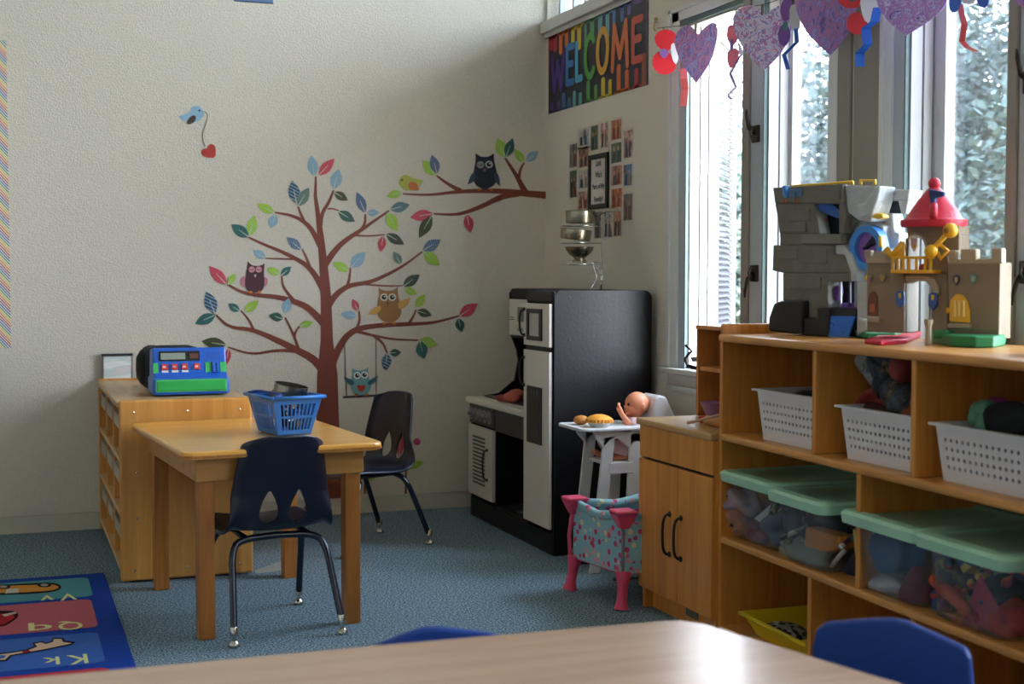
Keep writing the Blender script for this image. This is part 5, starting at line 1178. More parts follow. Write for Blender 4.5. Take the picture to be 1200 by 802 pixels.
# pie
c = onz(705, 498, TRZ+.012); c = Vector((hp(706, 500).x, HY+.03, TRZ+.012))
t = thing('toy_pie', 'golden toy pie in a white dish on the high chair tray', 'toy food', c)
obj('dish', MB().lathe([(.034, 0), (.036, .002), (.048, .020), (.050, .021), (.045, .019), (0, .012)], c, 24), fmat('#d6d4d2', .4), t, world=True, smooth='auto')
mm = MB(); n = 24; V = [c+Vector((0, 0, .048))]; F = []
for k in range(4):
    for i in range(n*2):
        a = math.pi*i/n; rr = (.018, .036, .050, .052)[k]*(1+.05*(1 if i % 2 else -1)*(k/3)); V.append(c+Vector((rr*math.cos(a), rr*math.sin(a), (.046, .040, .030, .018)[k])))
m2 = n*2
for i in range(m2): F.append((0, 1+i, 1+(i+1) % m2))
for k in range(3):
    for i in range(m2): F.append((1+k*m2+i, 1+(k+1)*m2+i, 1+(k+1)*m2+(i+1) % m2, 1+k*m2+(i+1) % m2))
F.append(tuple(range(1+3*m2, 1+4*m2)))
obj('crust', mm.add(V, F), mat('pie_crust', '#e0952c', .6, var=.15, bump=.3), t, world=True, smooth='auto')
t = thing('toy_bun', 'small orange toy bun behind the pie on the high chair tray', 'toy food', (c.x-.05, HY+.1, TRZ+.012))
obj('bun', MB().ball((c.x-.035, HY+.12, TRZ+.030), (.030, .030, .018), 14, .02), mat('bun', '#c07a2c', .6, var=.15), t, world=True, smooth=True)
# doll: one continuous skinned body
M_skin = mat('doll_skin', '#d98a66', .5, var=.04); M_dress = mat('doll_dress', '#d9b4b8', .85, var=.08, bump=.3, bscale=90)
DY = HY+.092
dz = SZ+.014
dl = thing('baby_doll', 'bald baby doll in pale pink sitting in the high chair, one arm raised', 'doll', (hp(750, 540).x, DY, dz))
hip = Vector((hp(752, 535).x, DY, dz+.035)); chest = Vector((hp(752, 503).x, DY, hp(752, 503).z)); neck = Vector((hp(757, 492).x, DY, hp(757, 492).z)); hd_c = Vector((hp(758, 477).x, DY, hp(758, 477).z))
def jp(x, y, dy): p = ony(x, y, DY+dy); return p
sk = [('hip', hip, .036), ('waist', (hip+chest)/2, .036), ('chest', chest, .036), ('neck', neck, .017), ('head0', hd_c+Vector((.004, 0, -.012)), .022)]
names = {}; V = []; E = []; RR = []
def addv(nm, p, r_, par=None):
    names[nm] = len(V); V.append(Vector(p)); RR.append(r_)
    if par: E.append((names[par], names[nm]))
prev = None
for nm, p, r_ in sk: addv(nm, p, r_, prev); prev = nm
for s, (sh, el, wr, hn) in ((-1, ((745, 497), (736, 496), (729, 486), (725.5, 479))), (1, ((748, 500), (740, 505), (730, 503), (725, 502)))):
    t_ = 'n' if s < 0 else 'f'
    addv('sh'+t_, jp(*sh, s*.036), .017, 'chest'); addv('el'+t_, jp(*el, s*.05), .0135, 'sh'+t_); addv('wr'+t_, jp(*wr, s*.045), .0095, 'el'+t_); addv('hand'+t_, jp(*hn, s*.045), .0105, 'wr'+t_)
for s, (kn, an, to) in ((-1, ((735, 532), (718, 540), (712, 535))), (1, ((730, 527), (708, 535), (697, 530)))):
    t_ = 'n' if s < 0 else 'f'
    addv('th'+t_, hip+Vector((-.03, s*.028, -.004)), .025, 'hip'); addv('kn'+t_, jp(*kn, s*.034), .019, 'th'+t_); addv('an'+t_, jp(*an, s*.03), .0125, 'kn'+t_); addv('to'+t_, jp(*to, s*.03), .011, 'an'+t_)
# fingers of the raised hand, thumb from the side of the palm
hn_ = V[names['handn']]
for i, (dx, dyy, dzz) in enumerate(((-.008, -.008, .016), (-.004, -.003, .020), (.002, .003, .019), (.006, .008, .015))):
    addv('f%d' % i, hn_+Vector((dx*.5, dyy, dzz*.5)), .0045, 'handn'); addv('g%d' % i, hn_+Vector((dx, dyy*1.1, dzz)), .0038, 'f%d' % i)
addv('thumb', hn_+Vector((-.010, -.006, .003)), .0045, 'handn')
hf_ = V[names['handf']]
for i in range(4): addv('q%d' % i, hf_+Vector((-.014, -.009+.006*i, -.002)), .004, 'handf')
addv('thumbf', hf_+Vector((-.004, -.012, .004)), .004, 'handf')
off = Vector(dl.location); mb = MB()      # limbs as tapered closed solids, then fused into one surface
for a, b in E: mb.tube([V[a], V[a].lerp(V[b], .5), V[b]], [RR[a], (RR[a]+RR[b])/2, RR[b]], 12)
for p, r_ in zip(V, RR): mb.ball(p, r_*1.02, 12)
bm = bmesh.new(); vs_b = [bm.verts.new(v-off) for v in mb.v]
for f in mb.f: bm.faces.new([vs_b[k] for k in f])
bmesh.ops.recalc_face_normals(bm, faces=bm.faces)
hx = hd_c.x
def fuse(c, r):
    g = bmesh.ops.create_uvsphere(bm, u_segments=24, v_segments=16, radius=1)
    for v in g['verts']: v.co = Vector((v.co.x*r[0], v.co.y*r[1], v.co.z*r[2]))+Vector(c)-off
fuse(hd_c+Vector((.003, 0, .004)), (.047, .045, .046)); fuse(hd_c+Vector((-.012, 0, -.014)), (.034, .036, .032))
for s in (-1, 1): fuse(hd_c+Vector((-.026, s*.018, -.016)), (.016, .016, .014)); fuse(hd_c+Vector((.008, s*.045, -.004)), (.009, .006, .013))
fuse(hd_c+Vector((-.046, 0, -.006)), (.006, .006, .006)); fuse(hd_c+Vector((-.034, 0, -.034)), (.012, .014, .009))
me2 = bpy.data.meshes.new('body'); bm.to_mesh(me2); bm.free(); me2.materials.append(M_skin)
bo = bpy.data.objects.new('body', me2); C.objects.link(bo); bo.parent = dl
rm_ = bo.modifiers.new('fuse', 'REMESH'); rm_.mode = 'VOXEL'; rm_.voxel_size = .0022; rm_.use_smooth_shade = True
cs_ = bo.modifiers.new('soft', 'SMOOTH'); cs_.iterations = 3; cs_.factor = .4
# face: eyes with lids, lips
for s_y in (-1, 1):
    obj('eye', MB().ball((hx-.0405, DY+s_y*.017, hd_c.z+.004), (.005, .007, .0065), 12), fmat('#2a2a34', .2), dl, world=True, smooth=True)
obj('mouth', MB().ball((hx-.0455, DY, hd_c.z-.0245), (.0035, .009, .003), 10), fmat('#b0504a', .5), dl, world=True, smooth=True)
# dress over the torso and lap
prof = [(.062, 0), (.058, .02), (.046, .05), (.042, .075), (.034, .095), (.024, .105), (.020, .106)]
obj('dress', MB().lathe([(.058, 0), (.055, .02), (.047, .05), (.043, .078), (.036, .092), (.023, .102), (.018, .103)], (0, 0, 0), 20).xf(Matrix.Translation((chest.x+.002, DY, dz+.004)) @ Matrix.Diagonal((1, 1.0, (neck.z-dz)/.104, 1))), M_dress, dl, world=True, smooth=True)
obj('skirt', MB().prism([hp(*q) for q in ((724, 518), (716, 522), (722, 532), (738, 537), (750, 538), (750, 515), (735, 514))], (0, .12, 0)).move((0, .03, 0)), M_dress, dl, world=True, bevel=.012)
for nm in ('n', 'f'):
    a, b = V[names['sh'+nm]], V[names['el'+nm]]
    obj('sleeve', MB().tube([a+(a-b)*.5, a.lerp(b, .3), a.lerp(b, .85)], [.026, .024, .020], 12), M_dress, dl, world=True, smooth=True)
# ================================================================== CUPBOARD WITH COUNTER AND HUTCH
DX = 2.004; CBY0, CBY1 = 3.60, 4.105; CBK = 2.42
cb = thing('toy_cupboard', 'maple two-door toy cupboard with black bow handles', 'cupboard', (DX, CBY0, 0))
def cbx(name, x0, x1, y0, y1, z0, z1, mt=M_shelfwood, par=cb, bv=.002): return obj(name, MB().box(x0, x1, y0, y1, z0, z1, bv), mt, par, world=True)
cbx('side_panel', DX+.002, CBK, CBY1-.02, CBY1-.002, .0, .618); cbx('side_panel', DX+.002, CBK, CBY0, CBY0+.018, .0, .618)
M_darkgap = fmat('#241910', .8)
cbx('toe_kick', DX+.03, DX+.045, CBY0, CBY1-.02, 0, .072); cbx('carcass_front', DX+.003, DX+.008, CBY0+.002, CBY1-.02, .072, .61, M_darkgap)
obj('kick_vent', MB().box(DX+.026, DX+.03, 3.76, 3.84, .03, .058, .002), fmat('#5f5c54', .5), cb, world=True)
cbx('apron_panel', DX-.012, DX+.006, CBY0, CBY1-.002, .514, .617)
cbx('countertop', DX-.022, CBK, CBY0-.002, CBY1+.012, .618, .640, wood('counter_laminate', '#c9a06a', '#b48a52', .35, 'Y', 5), bv=.006)
ysp = onx(794.5, 600, DX-.012).y
for (y0, y1, hy) in ((ysp+.002, CBY1-.002, ysp+.05), (CBY0+.001, ysp-.002, ysp-.028)):
    d = cbx('door', DX-.014, DX+.004, y0, y1, .074, .505)
    X = DX-.014; z0, z1 = .222, .352
    obj('handle', MB().tube(smooth_line([(X, hy, z0), (X-.016, hy, z0+.002), (X-.026, hy, z0+.02), (X-.028, hy, (z0+z1)/2), (X-.026, hy, z1-.02), (X-.016, hy, z1-.002), (X, hy, z1)], 2), .0048, 8)
        .ball((X-.003, hy, z0), (.005, .010, .010), 10).ball((X-.003, hy, z1), (.005, .010, .010), 10), M_bronze, d, world=True, smooth=True)
M_hutch = wood('hutch_wood', '#cc8644', '#a8662e', .45, 'Z', 5)
hu = thing('counter_hutch', 'reddish wooden shelf box standing at the back of the cupboard counter', 'shelf', (2.2, 3.63, .64))
hz = onx(817, 386, 2.2).z
for a in (('side_panel', 2.2, CBK, 4.085, 4.10, .641, hz), ('side_panel', 2.2, CBK, 3.62, 3.635, .641, hz), ('shelf', 2.206, CBK-.01, 3.635, 4.085, .795, .81), ('top', 2.196, CBK, 3.62, 4.10, hz, hz+.014), ('back_panel', CBK-.01, CBK, 3.635, 4.085, .641, hz)):
    obj(a[0], MB().box(*a[1:], .003), M_hutch, hu, world=True)
c = onz(838, 487, .641); t = thing('toy_bowl', 'lilac toy bowl on the cupboard counter inside the hutch', 'toy bowl', (2.222, 4.02, .641))
bc = Vector((2.222, 4.02, .641))
obj('bowl', MB().lathe([(.018, 0), (.020, .004), (.034, .030), (.042, .050), (.045, .052), (.040, .050), (.016, .008), (0, .008)], bc, 20), fmat('#a87aa8', .4), t, world=True, smooth='auto')
t = thing('rolling_pin', 'small wooden toy rolling pin with red handle on the cupboard counter', 'rolling pin', (2.12, 3.78, .641))
a = onz(826, 492, .658); b = onz(850, 497, .658); d = (b-a).normalized()
obj('roller', MB().lathe([(0, 0), (.014, .001), (.016, .006), (.016, .11), (.014, .115), (0, .116)], a+d*.01, 16, d), wood('pin_wood', '#c98f58', '#b07840', .5, 'Z', 5), t, world=True, smooth='auto')
obj('grip', MB().ball(a-d*.012, (.016, .013, .013), 12), fmat('#b8262e', .4), t, world=True, smooth=True)
t = thing('toy_stick', 'pale wooden stick lying across the cupboard counter', 'stick', onz(825, 492, .645))
a = onz(806, 496, .648); b = onz(846, 486, .690)
obj('stick', MB().tube([a, b], .0045, 8), fmat('#c8a088', .6), t, world=True, smooth=True)
# small dark crank on the sill
t = thing('window_crank', 'small dark metal crank on the window sill behind the hutch', 'window crank', (2.47, 4.70, WZ0))
def sx_(x, y): return onx(x, y, 2.468)
obj('base', MB().prism([sx_(*q) for q in ((803, 431), (820, 434), (820, 431), (806, 427))], (.012, 0, 0)), M_bronze, t, world=True)
obj('arm', MB().tube([sx_(806, 429), sx_(803, 421), sx_(808, 414), sx_(811, 412), sx_(806, 407), sx_(804, 405)], [.006, .007, .006, .005, .005, .006], 8), M_bronze, t, world=True, smooth=True)
obj('coil', MB().prism([sx_(*q) for q in ((809, 419), (822, 418), (822, 424), (811, 424))], (.010, 0, 0)), fmat('#5a5a60', .5), t, world=True)

# ================================================================== LONG SHELF UNIT
SA = Vector((2.010, 3.598, 0)); SROT = R_(-1.85); SD = .41; SLEN = 1.93
SM = Matrix.Translation(SA) @ Matrix.Rotation(SROT, 4, 'Z')
def sl_(x, y, z): return SM @ Vector((x, y, z))
sh = thing('toy_shelf', 'long maple toy shelf with cubbies under the windows', 'shelf unit', SA, SROT)
def sbx(name, x0, x1, y0, y1, z0, z1, mt=M_shelfwood, bv=.003): return obj(name, MB().box(x0, x1, y0, y1, z0, z1, bv), mt, sh)
T = .018
sbx('end_panel', .0, SD, -T, 0, 0, .918); sbx('end_panel', 0, SD, -SLEN, -SLEN+T, 0, .918)
sbx('top_board', -.006, SD, -SLEN, 0, .918, .941, M_shelftop, .008)
sbx('shelf_board', -.004, SD-.01, -SLEN+T, -T, .622, .644, M_shelftop, .007); sbx('shelf_board', -.002, SD-.01, -SLEN+T, -T, .312, .333, M_shelftop, .006); sbx('base_board', .0, SD-.01, -SLEN+T, -T, .045, .062, M_shelftop)
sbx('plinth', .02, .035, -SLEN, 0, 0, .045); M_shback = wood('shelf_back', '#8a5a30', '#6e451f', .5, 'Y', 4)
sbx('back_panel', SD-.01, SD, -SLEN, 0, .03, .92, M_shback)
def ly(px, y, X=1.99):   # local y of a front edge seen at a pixel column
    p = onx(px, y, X); return (SM.inverted() @ p).y
DT = [ly(948, 500), ly(1069, 540)]; DT.append(DT[1]-.455)
for y in DT: sbx('divider', .004, SD-.01, y-T, y, .644, .918)
dm = ly(1003, 580); dm2 = dm-.72
for y in (dm, dm2): sbx('divider', .004, SD-.01, y-T, y, .333, .622)
db = ly(943, 690)
for y in (db, db-.46, db-.92): sbx('divider', .004, SD-.01, y-T, y, .062, .312)
obj('end_rail', MB().box(0, SD, -.018, 0, .935, .972, .007), M_shelfwood, sh)
# perforated baskets
def pbasket(label, y0, y1, x0, x1, h, grp):
    t = thing('storage_basket', label, 'basket', sl_((x0+x1)/2, (y0+y1)/2, .645), SROT, grp)
    cx, cy = (x0+x1)/2, (y0+y1)/2; hx, hy = (x1-x0)/2, (y1-y0)/2; tp = .014; bev = .0
    def pt(u, v, z): k = z/h; return Vector((u*(hx-tp+tp*k), v*(hy-tp+tp*k), z))
    def wall(c0, c1):
        Lw = (pt(*c1, h)-pt(*c0, h)).length; nc = max(6, int(Lw/.0225)); V = []; F = []
        r0, r1 = .18*h, .80*h; zs = [0, r0]+[r0+(r1-r0)*i/4 for i in range(1, 5)]+[h]
        def P(a, z): u = c0[0]+(c1[0]-c0[0])*a; v = c0[1]+(c1[1]-c0[1])*a; return pt(u, v, z)
        mg = .05
        cs = [0, mg]+[mg+(1-2*mg)*i/nc for i in range(1, nc+1)]+[1]
        for i in range(len(cs)-1):
            for j in range(len(zs)-1):
                q = [P(cs[i], zs[j]), P(cs[i+1], zs[j]), P(cs[i+1], zs[j+1]), P(cs[i], zs[j+1])]; b = len(V)
                if 0 < i < len(cs)-2 and 0 < j < len(zs)-2:
                    ca, cz = (cs[i]+cs[i+1])/2, (zs[j]+zs[j+1])/2; ra = .0048/Lw; rz = .0048
                    o8 = [P(ca+ra*math.cos(R_(45*k-135)), cz+rz*math.sin(R_(45*k-135))) for k in range(8)]
                    V += q+o8
                    F += [(b, b+1, b+6, b+5, b+4), (b+1, b+2, b+8, b+7, b+6), (b+2, b+3, b+10, b+9, b+8), (b+3, b, b+4, b+11, b+10)]
                else: V += q; F.append((b, b+1, b+2, b+3))
        return MB().add(V, F)
    for c0, c1 in (((-1, 1), (-1, -1)), ((-1, -1), (1, -1)), ((1, -1), (1, 1)), ((1, 1), (-1, 1))):
        o = obj('side', wall(c0, c1), M_basket, t, merge=True); so = o.modifiers.new('thick', 'SOLIDIFY'); so.thickness = .003; so.offset = -1
    obj('floor_panel', MB().box(-hx+tp, hx-tp, -hy+tp, hy-tp, 0, .003), M_basket, t)
    rm = MB()
    e = [(-hx-.012, hy+.012), (-hx-.012, -hy-.012), (hx+.012, -hy-.012), (hx+.012, hy+.012)]; i_ = [(-hx+.001, hy-.001), (-hx+.001, -hy+.001), (hx-.001, -hy+.001), (hx-.001, hy-.001)]
    V = [(x, y, h) for x, y in e]+[(x, y, h) for x, y in i_]+[(x, y, h-.006) for x, y in e]+[(x, y, h-.006) for x, y in i_]; F = []
    for k in range(4):
        k2 = (k+1) % 4; F += [(k, k2, 4+k2, 4+k), (8+k, 12+k, 12+k2, 8+k2), (k, 8+k, 8+k2, k2), (4+k, 4+k2, 12+k2, 12+k)]
    obj('rim', MB().add(V, F), M_basket, t)
    return t
bk_px = [(884, 455, 'first', -.40), (987, 474, 'second', -.42), (1103, 494, 'third', -.44)]
bas = []
for (px, py, nm, ln) in bk_px:
    p = SM.inverted() @ onx(px, py, 2.028); y0 = p.y-.012
    h = max(.10, min(.16, p.z-.645))
    lim = {'first': DT[0]-.0+.0, 'second': DT[1], 'third': DT[2]}[nm]
    y1 = max(y0+ln, lim+.016)
    bas.append((y0, y1, h))
    pbasket('white perforated plastic basket %s on the middle shelf' % {'first': 'holding black cloth, leftmost of three', 'second': 'under the dress-up shoes, second of three', 'third': 'holding a green plush toy, rightmost of three'}[nm], y1, y0, .026, .30, h, 'white perforated baskets')
# ---- what lies in the baskets
def blob(name, balls, mt, par, jit=.05, seg=12):
    mb = MB()
    for c, r in balls:
        if isinstance(r, (int, float)): r = (r, r, r)
        mb.ball(c, r, seg, jit)
    o = obj(name, mb, mt, par, world=True, smooth=True); return o
def cloth(name, label, cat, c, r, mt, seed, grp=None, squash=1.):
    """a crumpled bundle: one lumpy closed surface"""
    t = thing(name, label, cat, c, 0, grp); rnd = random.Random(seed); bm = bmesh.new(); bmesh.ops.create_icosphere(bm, subdivisions=4, radius=1)
    ks = [(Vector((rnd.gauss(0, 1), rnd.gauss(0, 1), rnd.gauss(0, 1))).normalized(), rnd.uniform(3, 8), rnd.uniform(0, 6.28)) for _ in range(9)]
    for v in bm.verts:
        d = v.co.normalized(); f = 1+.055*sum(math.sin(k.dot(d)*fr+ph) for k, fr, ph in ks)
        v.co = Vector((d.x*r[0]*f, d.y*r[1]*f, d.z*r[2]*f))+Vector(c)
    obj('bundle', MB().addbm(bm), mt, t, world=True, smooth=True); return t
FILL = []
y0, y1, h = bas[0]
pm = sl_(.16, (y0+y1)/2-.03, .645+h*.55); cloth('black_cloth', 'black cloth bundle filling the leftmost perforated basket', 'cloth', pm, (.11, .15, .075), M_dark, 1)
pm = sl_(.20, y1+.07, .645+h*.9); cloth('black_cloth', 'second black bundle heaped at the right end of the leftmost basket', 'cloth', pm, (.07, .06, .075), fmat('#121319', .9), 2)
y0, y1, h = bas[1]
pm = sl_(.12, y0-.17, .645+h*.75); t = thing('red_shoe', 'dark red folded dress-up shoe lying on the second basket', 'shoe', pm)
mb = MB()
for k in range(6):
    pts = [onx(1030-k*1.5+(26-3.6*k)*math.cos(a), 482-(25-3.8*k)*math.sin(a), 2.085+.006*k) for a in [math.pi*q/10 for q in range(-1, 12)]]
    mb.tube(pts, .0085, 8)
obj('upper', mb, mat('shoe_red', '#7c2420', .7, var=.2), t, world=True, smooth=True)
obj('sole', MB().ball(onx(1034, 480, 2.12), (.045, .085, .022), 14), mat('shoe_sole', '#4a1c18', .7), t, world=True, smooth=True)
t = cloth('brown_cloth', 'rust-brown cloth between the red shoe and the patterned boots', 'cloth', sl_(.13, y1+.08, .645+h), (.07, .07, .04), fmat('#8a4a34', .9), 5)
def boot(label, pts, r, mt, cuff, heel):
    P = [onx(x, y, 2.10) for x, y in pts]; t = thing('patterned_boot', label, 'boot', P[-1], 0, 'boots piled on the second basket')
    obj('leg', MB().tube(smooth_line([tuple(p) for p in P], 2), [r*.95]+[r]*(len(smooth_line([tuple(p) for p in P], 2))-2)+[r*.7], 14), mt, t, world=True, smooth=True)
    d = (P[0]-P[1]).normalized(); obj('cuff', MB().tube([P[0]+d*.006, P[0]-d*.022], r*1.12, 14), cuff, t, world=True, smooth=True)
    obj('foot', MB().tube([P[-1], P[-1]+Vector((-.02, -.04, -.03)), P[-1]+Vector((-.03, -.075, -.035))], [r*.9, r*.8, r*.45], 12), heel, t, world=True, smooth=True)
M_bt = blotch('boot_print', ['#12151c', '#1c222c', '#3a4250', '#11141a', '#6a5a3a', '#14181e'], 30, .6); M_bt2 = blotch('boot_print_grey', ['#5a5c62', '#8c8e92', '#3c4048', '#a09a94'], 36, .7)
boot('grey and black patterned boot leaning left on the second basket', [(1018, 420), (1030, 440), (1048, 462)], .034, M_bt2, fmat('#8c8a88', .7), M_bt)
boot('black patterned boot lying above the others with a red cuff', [(1063, 432), (1045, 424), (1030, 420)], .036, M_bt, fmat('#8c3a34', .7), M_bt)
boot('black boot with a yellow fleck hanging down in the second basket', [(1042, 447), (1054, 462), (1070, 480)], .042, M_bt, fmat('#23272e', .7), M_bt)
y0, y1, h = bas[2]
def on(x, y, X): return onx(x, y, X)
M_gp = mat('plush_green', '#6aa184', .9, var=.1, bump=.6, bscale=200)
c = on(1152, 489, 2.12); t = thing('plush_toy', 'pale green plush toy peeking out of the rightmost perforated basket', 'plush toy', c)
blob('body', [(on(1156, 488, 2.13), (.035, .035, .040)), (on(1150, 482, 2.12), (.028, .028, .024)), (on(1158, 496, 2.12), (.03, .03, .03))], M_gp, t, .03)
blob('snout', [(on(1143, 490, 2.10), (.018, .018, .018))], M_gp, t, .02)
blob('paw', [(on(1165, 495, 2.10), (.02, .02, .035))], M_gp, t, .02)
c = on(1170, 478, 2.18); t = thing('plush_toy', 'magenta fluffy toy behind the pale green plush in the rightmost basket', 'plush toy', c)
blob('body', [(on(1152, 474, 2.2), (.028, .04, .022)), (on(1168, 478, 2.2), (.028, .05, .026)), (on(1182, 484, 2.2), (.028, .04, .02))], mat('plush_magenta', '#b04a9a', .95, var=.15, bump=.7, bscale=200), t, .06)
t = cloth('black_cloth', 'black fabric at the right end of the rightmost perforated basket', 'cloth', on(1190, 494, 2.12), (.06, .075, .042), M_dark, 9)
t = cloth('tan_cloth', 'small tan cloth beside the snout of the green plush', 'cloth', on(1130, 497, 2.14), (.04, .045, .022), fmat('#9a6a4a', .9), 12)
for (ya_, yb_, hh_), nm in zip(bas, ('leftmost', 'second', 'rightmost')):
    cloth('dark_cloth', 'dark folded cloth at the bottom of the %s perforated basket' % nm, 'cloth', sl_(.165, (ya_+yb_)/2, .645+hh_*.45), (.105, (ya_-yb_)/2*.84, hh_*.42), mat('fill_'+nm, '#24222a', .9, var=.2), 40+len(nm), 'dark cloth filling the perforated baskets')
# clear bins with mint lids
def clear_bin(label, pa, pb, xf, zl, grp='clear bins with mint lids'):
    """pa, pb: photo columns of the lid's far and near front corners; xf: local x of the body front"""
    ya_ = (SM.inverted() @ onx(pa[0], pa[1], 1.965)).y; yb_ = (SM.inverted() @ onx(pb[0], pb[1], 1.965)).y
    L = ya_-yb_; yc = (ya_+yb_)/2; z0 = .334; h = zl-z0; d = .37
    t = thing('storage_bin', label, 'storage bin', sl_(xf+d/2, yc, z0), SROT, grp)
    def ring(k, z, ins=0., r=.03):
        hx, hy = d/2-ins, L/2-ins; pts = []
        for cx, cy, a0 in ((hx-r, hy-r, 0), (-hx+r, hy-r, 90), (-hx+r, -hy+r, 180), (hx-r, -hy+r, 270)):
            pts += [Vector((cx+r*math.cos(R_(a0+30*i)), cy+r*math.sin(R_(a0+30*i)), z)) for i in range(4)]
        return pts
    def loft(rings, cap0=True, cap1=True):
        V = []; F = []; n = len(rings[0])
        for r in rings: V += r
        for k in range(len(rings)-1):
            for i in range(n): F.append((k*n+i, k*n+(i+1) % n, (k+1)*n+(i+1) % n, (k+1)*n+i))
        if cap0: F.append(tuple(range(n-1, -1, -1)))
        if cap1: F.append(tuple(range((len(rings)-1)*n, len(rings)*n)))
        return MB().add(V, F)
    b = obj('body', loft([ring(0, 0, .032), ring(0, .006, .024), ring(0, h-.03, .012), ring(0, h-.022, .012), ring(0, h-.02, .006), ring(0, h-.008, .006)], True, False), M_clear, t, smooth='auto')
    obj('lid', loft([ring(0, h-.026, -.010), ring(0, h-.002, -.013), ring(0, h+.006, -.006), ring(0, h+.007, .022), ring(0, h+.001, .028)], True, True), M_mint, t, smooth='auto')
    return yc, L
zl1 = onx(830, 556, 1.965).z; 
B1 = clear_bin('clear bin with mint lid holding grey and tan plush, far left on the lower shelf', (829, 556), (890, 577), .005, .528)
B2 = clear_bin('clear bin with mint lid holding an orange block, second on the lower shelf', (893, 576), (958, 602), -.01, .520)
B3 = clear_bin('clear bin with mint lid full of blue cloth, third on the lower shelf', (981, 604), (1072, 632), -.005, .520)
B4 = clear_bin('clear bin with mint lid holding red toys, nearest to the camera', (1075, 632), (1182, 668), -.012, .520)
def inb(px, py, dx=.05): p = SM.inverted() @ onx(px, py, 2.0+dx); return SM @ p
def lump(name, label, cat, px, py, r, col, seed, dx=.07, m_=None): return cloth(name, label, cat, inb(px, py, dx), r, m_ or mat('lump_'+col, col, .8, var=.15, bump=.3), seed, 'toys inside the clear bins')
lump('plush_toy', 'mauve-grey plush pressed against the upper front of the first clear bin', 'plush toy', 868, 588, (.05, .085, .045), '#9a8288', 21)
lump('plush_toy', 'brown-pink plush in the lower half of the first clear bin', 'plush toy', 874, 610, (.05, .05, .05), '#9a6a58', 22)
lump('plush_toy', 'dark violet plush at the left end of the first clear bin', 'plush toy', 846, 605, (.06, .05, .06), '#4a3f4c', 23, .10)
lump('plush_toy', 'dusky red plush in the bottom right of the first clear bin', 'plush toy', 890, 622, (.04, .05, .035), '#7a4444', 24)
t = thing('paper_cone', 'pale folded paper point in the first clear bin', 'paper', inb(888, 606)); p = inb(886, 604, .035)
obj('cone', MB().add([inb(884, 608, .03), inb(905, 590, .05), inb(905, 622, .05), inb(905, 606, .11)], [(0, 1, 2), (0, 3, 1), (0, 2, 3), (1, 3, 2)]), fmat('#b9bab4', .8), t, world=True)
lump('cloth_bundle', 'slate blue cloth at the left end of the second clear bin', 'cloth', 920, 612, (.06, .08, .06), '#4c5666', 25)
lump('cloth_bundle', 'greenish grey net in the bottom of the second clear bin', 'cloth', 945, 645, (.05, .11, .035), '#7a8072', 26)
lump('cloth_bundle', 'dark stuff in the upper right of the second clear bin', 'cloth', 970, 620, (.06, .07, .06), '#2a2a30', 27, .12)
t = thing('toy_block', 'orange wooden toy block pressed to the front of the second clear bin', 'toy block', inb(955, 632)); 
q = [inb(x, y, .035) for x, y in ((944, 618), (983, 629), (984, 643), (968, 648), (942, 640))]
obj('block', MB().prism(q, (.05, 0, 0)), mat('block_orange', '#c07a30', .5), t, world=True, bevel=.004)
t = thing('toy_stick', 'whitish toy stick leaning in the right end of the second clear bin', 'stick', inb(980, 655)); obj('stick', MB().tube([inb(974, 664, .03), inb(990, 645, .04)], .006, 8), fmat('#b4aca8', .5), t, world=True, smooth=True)
lump('cloth_bundle', 'deep blue cloth across the top of the third clear bin', 'cloth', 1045, 645, (.06, .12, .06), '#1f5078', 28, .08)
lump('cloth_bundle', 'white lacy cloth at the bottom of the third clear bin', 'cloth', 1045, 685, (.05, .09, .035), '#b8bcc4', 29)
lump('cloth_bundle', 'dark violet cloth behind the white lace in the third clear bin', 'cloth', 1030, 665, (.06, .10, .05), '#2e2834', 30, .12)
lump('cloth_bundle', 'maroon cloth at the right end of the third clear bin', 'cloth', 1080, 690, (.05, .05, .05), '#6a2038', 31)
t = thing('yellow_block', 'yellow upright piece at the left corner of the third clear bin', 'toy block', inb(1004, 635)); obj('block', MB().prism([inb(x, y, .035) for x, y in ((999, 620), (1008, 624), (1008, 652), (1002, 655))], (.03, 0, 0)), fmat('#c4b050', .5), t, world=True, bevel=.003)
t = thing('toy_pyramid', 'crimson soft pyramid in the fourth clear bin', 'soft toy', inb(1150, 710)); 
obj('pyramid', MB().add([inb(1148, 670, .05), inb(1122, 738, .03), inb(1184, 735, .03), inb(1165, 725, .14)], [(0, 1, 2), (0, 3, 1), (0, 2, 3), (1, 3, 2)]), mat('soft_crimson', '#a01f48', .8, var=.12, bump=.3), t, world=True, bevel=.006)
t = thing('toy_bar', 'orange-red plastic bar leaning in the fourth clear bin', 'toy', inb(1110, 695)); obj('bar', MB().tube([inb(1094, 678, .03), inb(1110, 694, .03), inb(1137, 718, .03)], [.014, .016, .012], 8), mat('bar_red', '#d4502c', .5), t, world=True, smooth=True)
lump('cloth_bundle', 'red bundle at the right end of the fourth clear bin', 'cloth', 1190, 735, (.05, .06, .05), '#a82c28', 32)
lump('cloth_bundle', 'dark blue bundle in the upper right of the fourth clear bin', 'cloth', 1180, 700, (.06, .08, .06), '#26303c', 33, .12)
lump('cloth_bundle', 'dark blue and brown bundle in the upper left of the fourth clear bin', 'cloth', 1115, 670, (.06, .07, .05), '#4a4038', 34, .10)
t = thing('toy_block', 'tan toy block at the bottom of the fourth clear bin', 'toy block', inb(1121, 727)); obj('block', MB().box(-.025, .025, -.03, .03, -.02, .02, .005).move(inb(1121, 728, .05)), mat('block_tan', '#c08a48', .6), t, world=True)
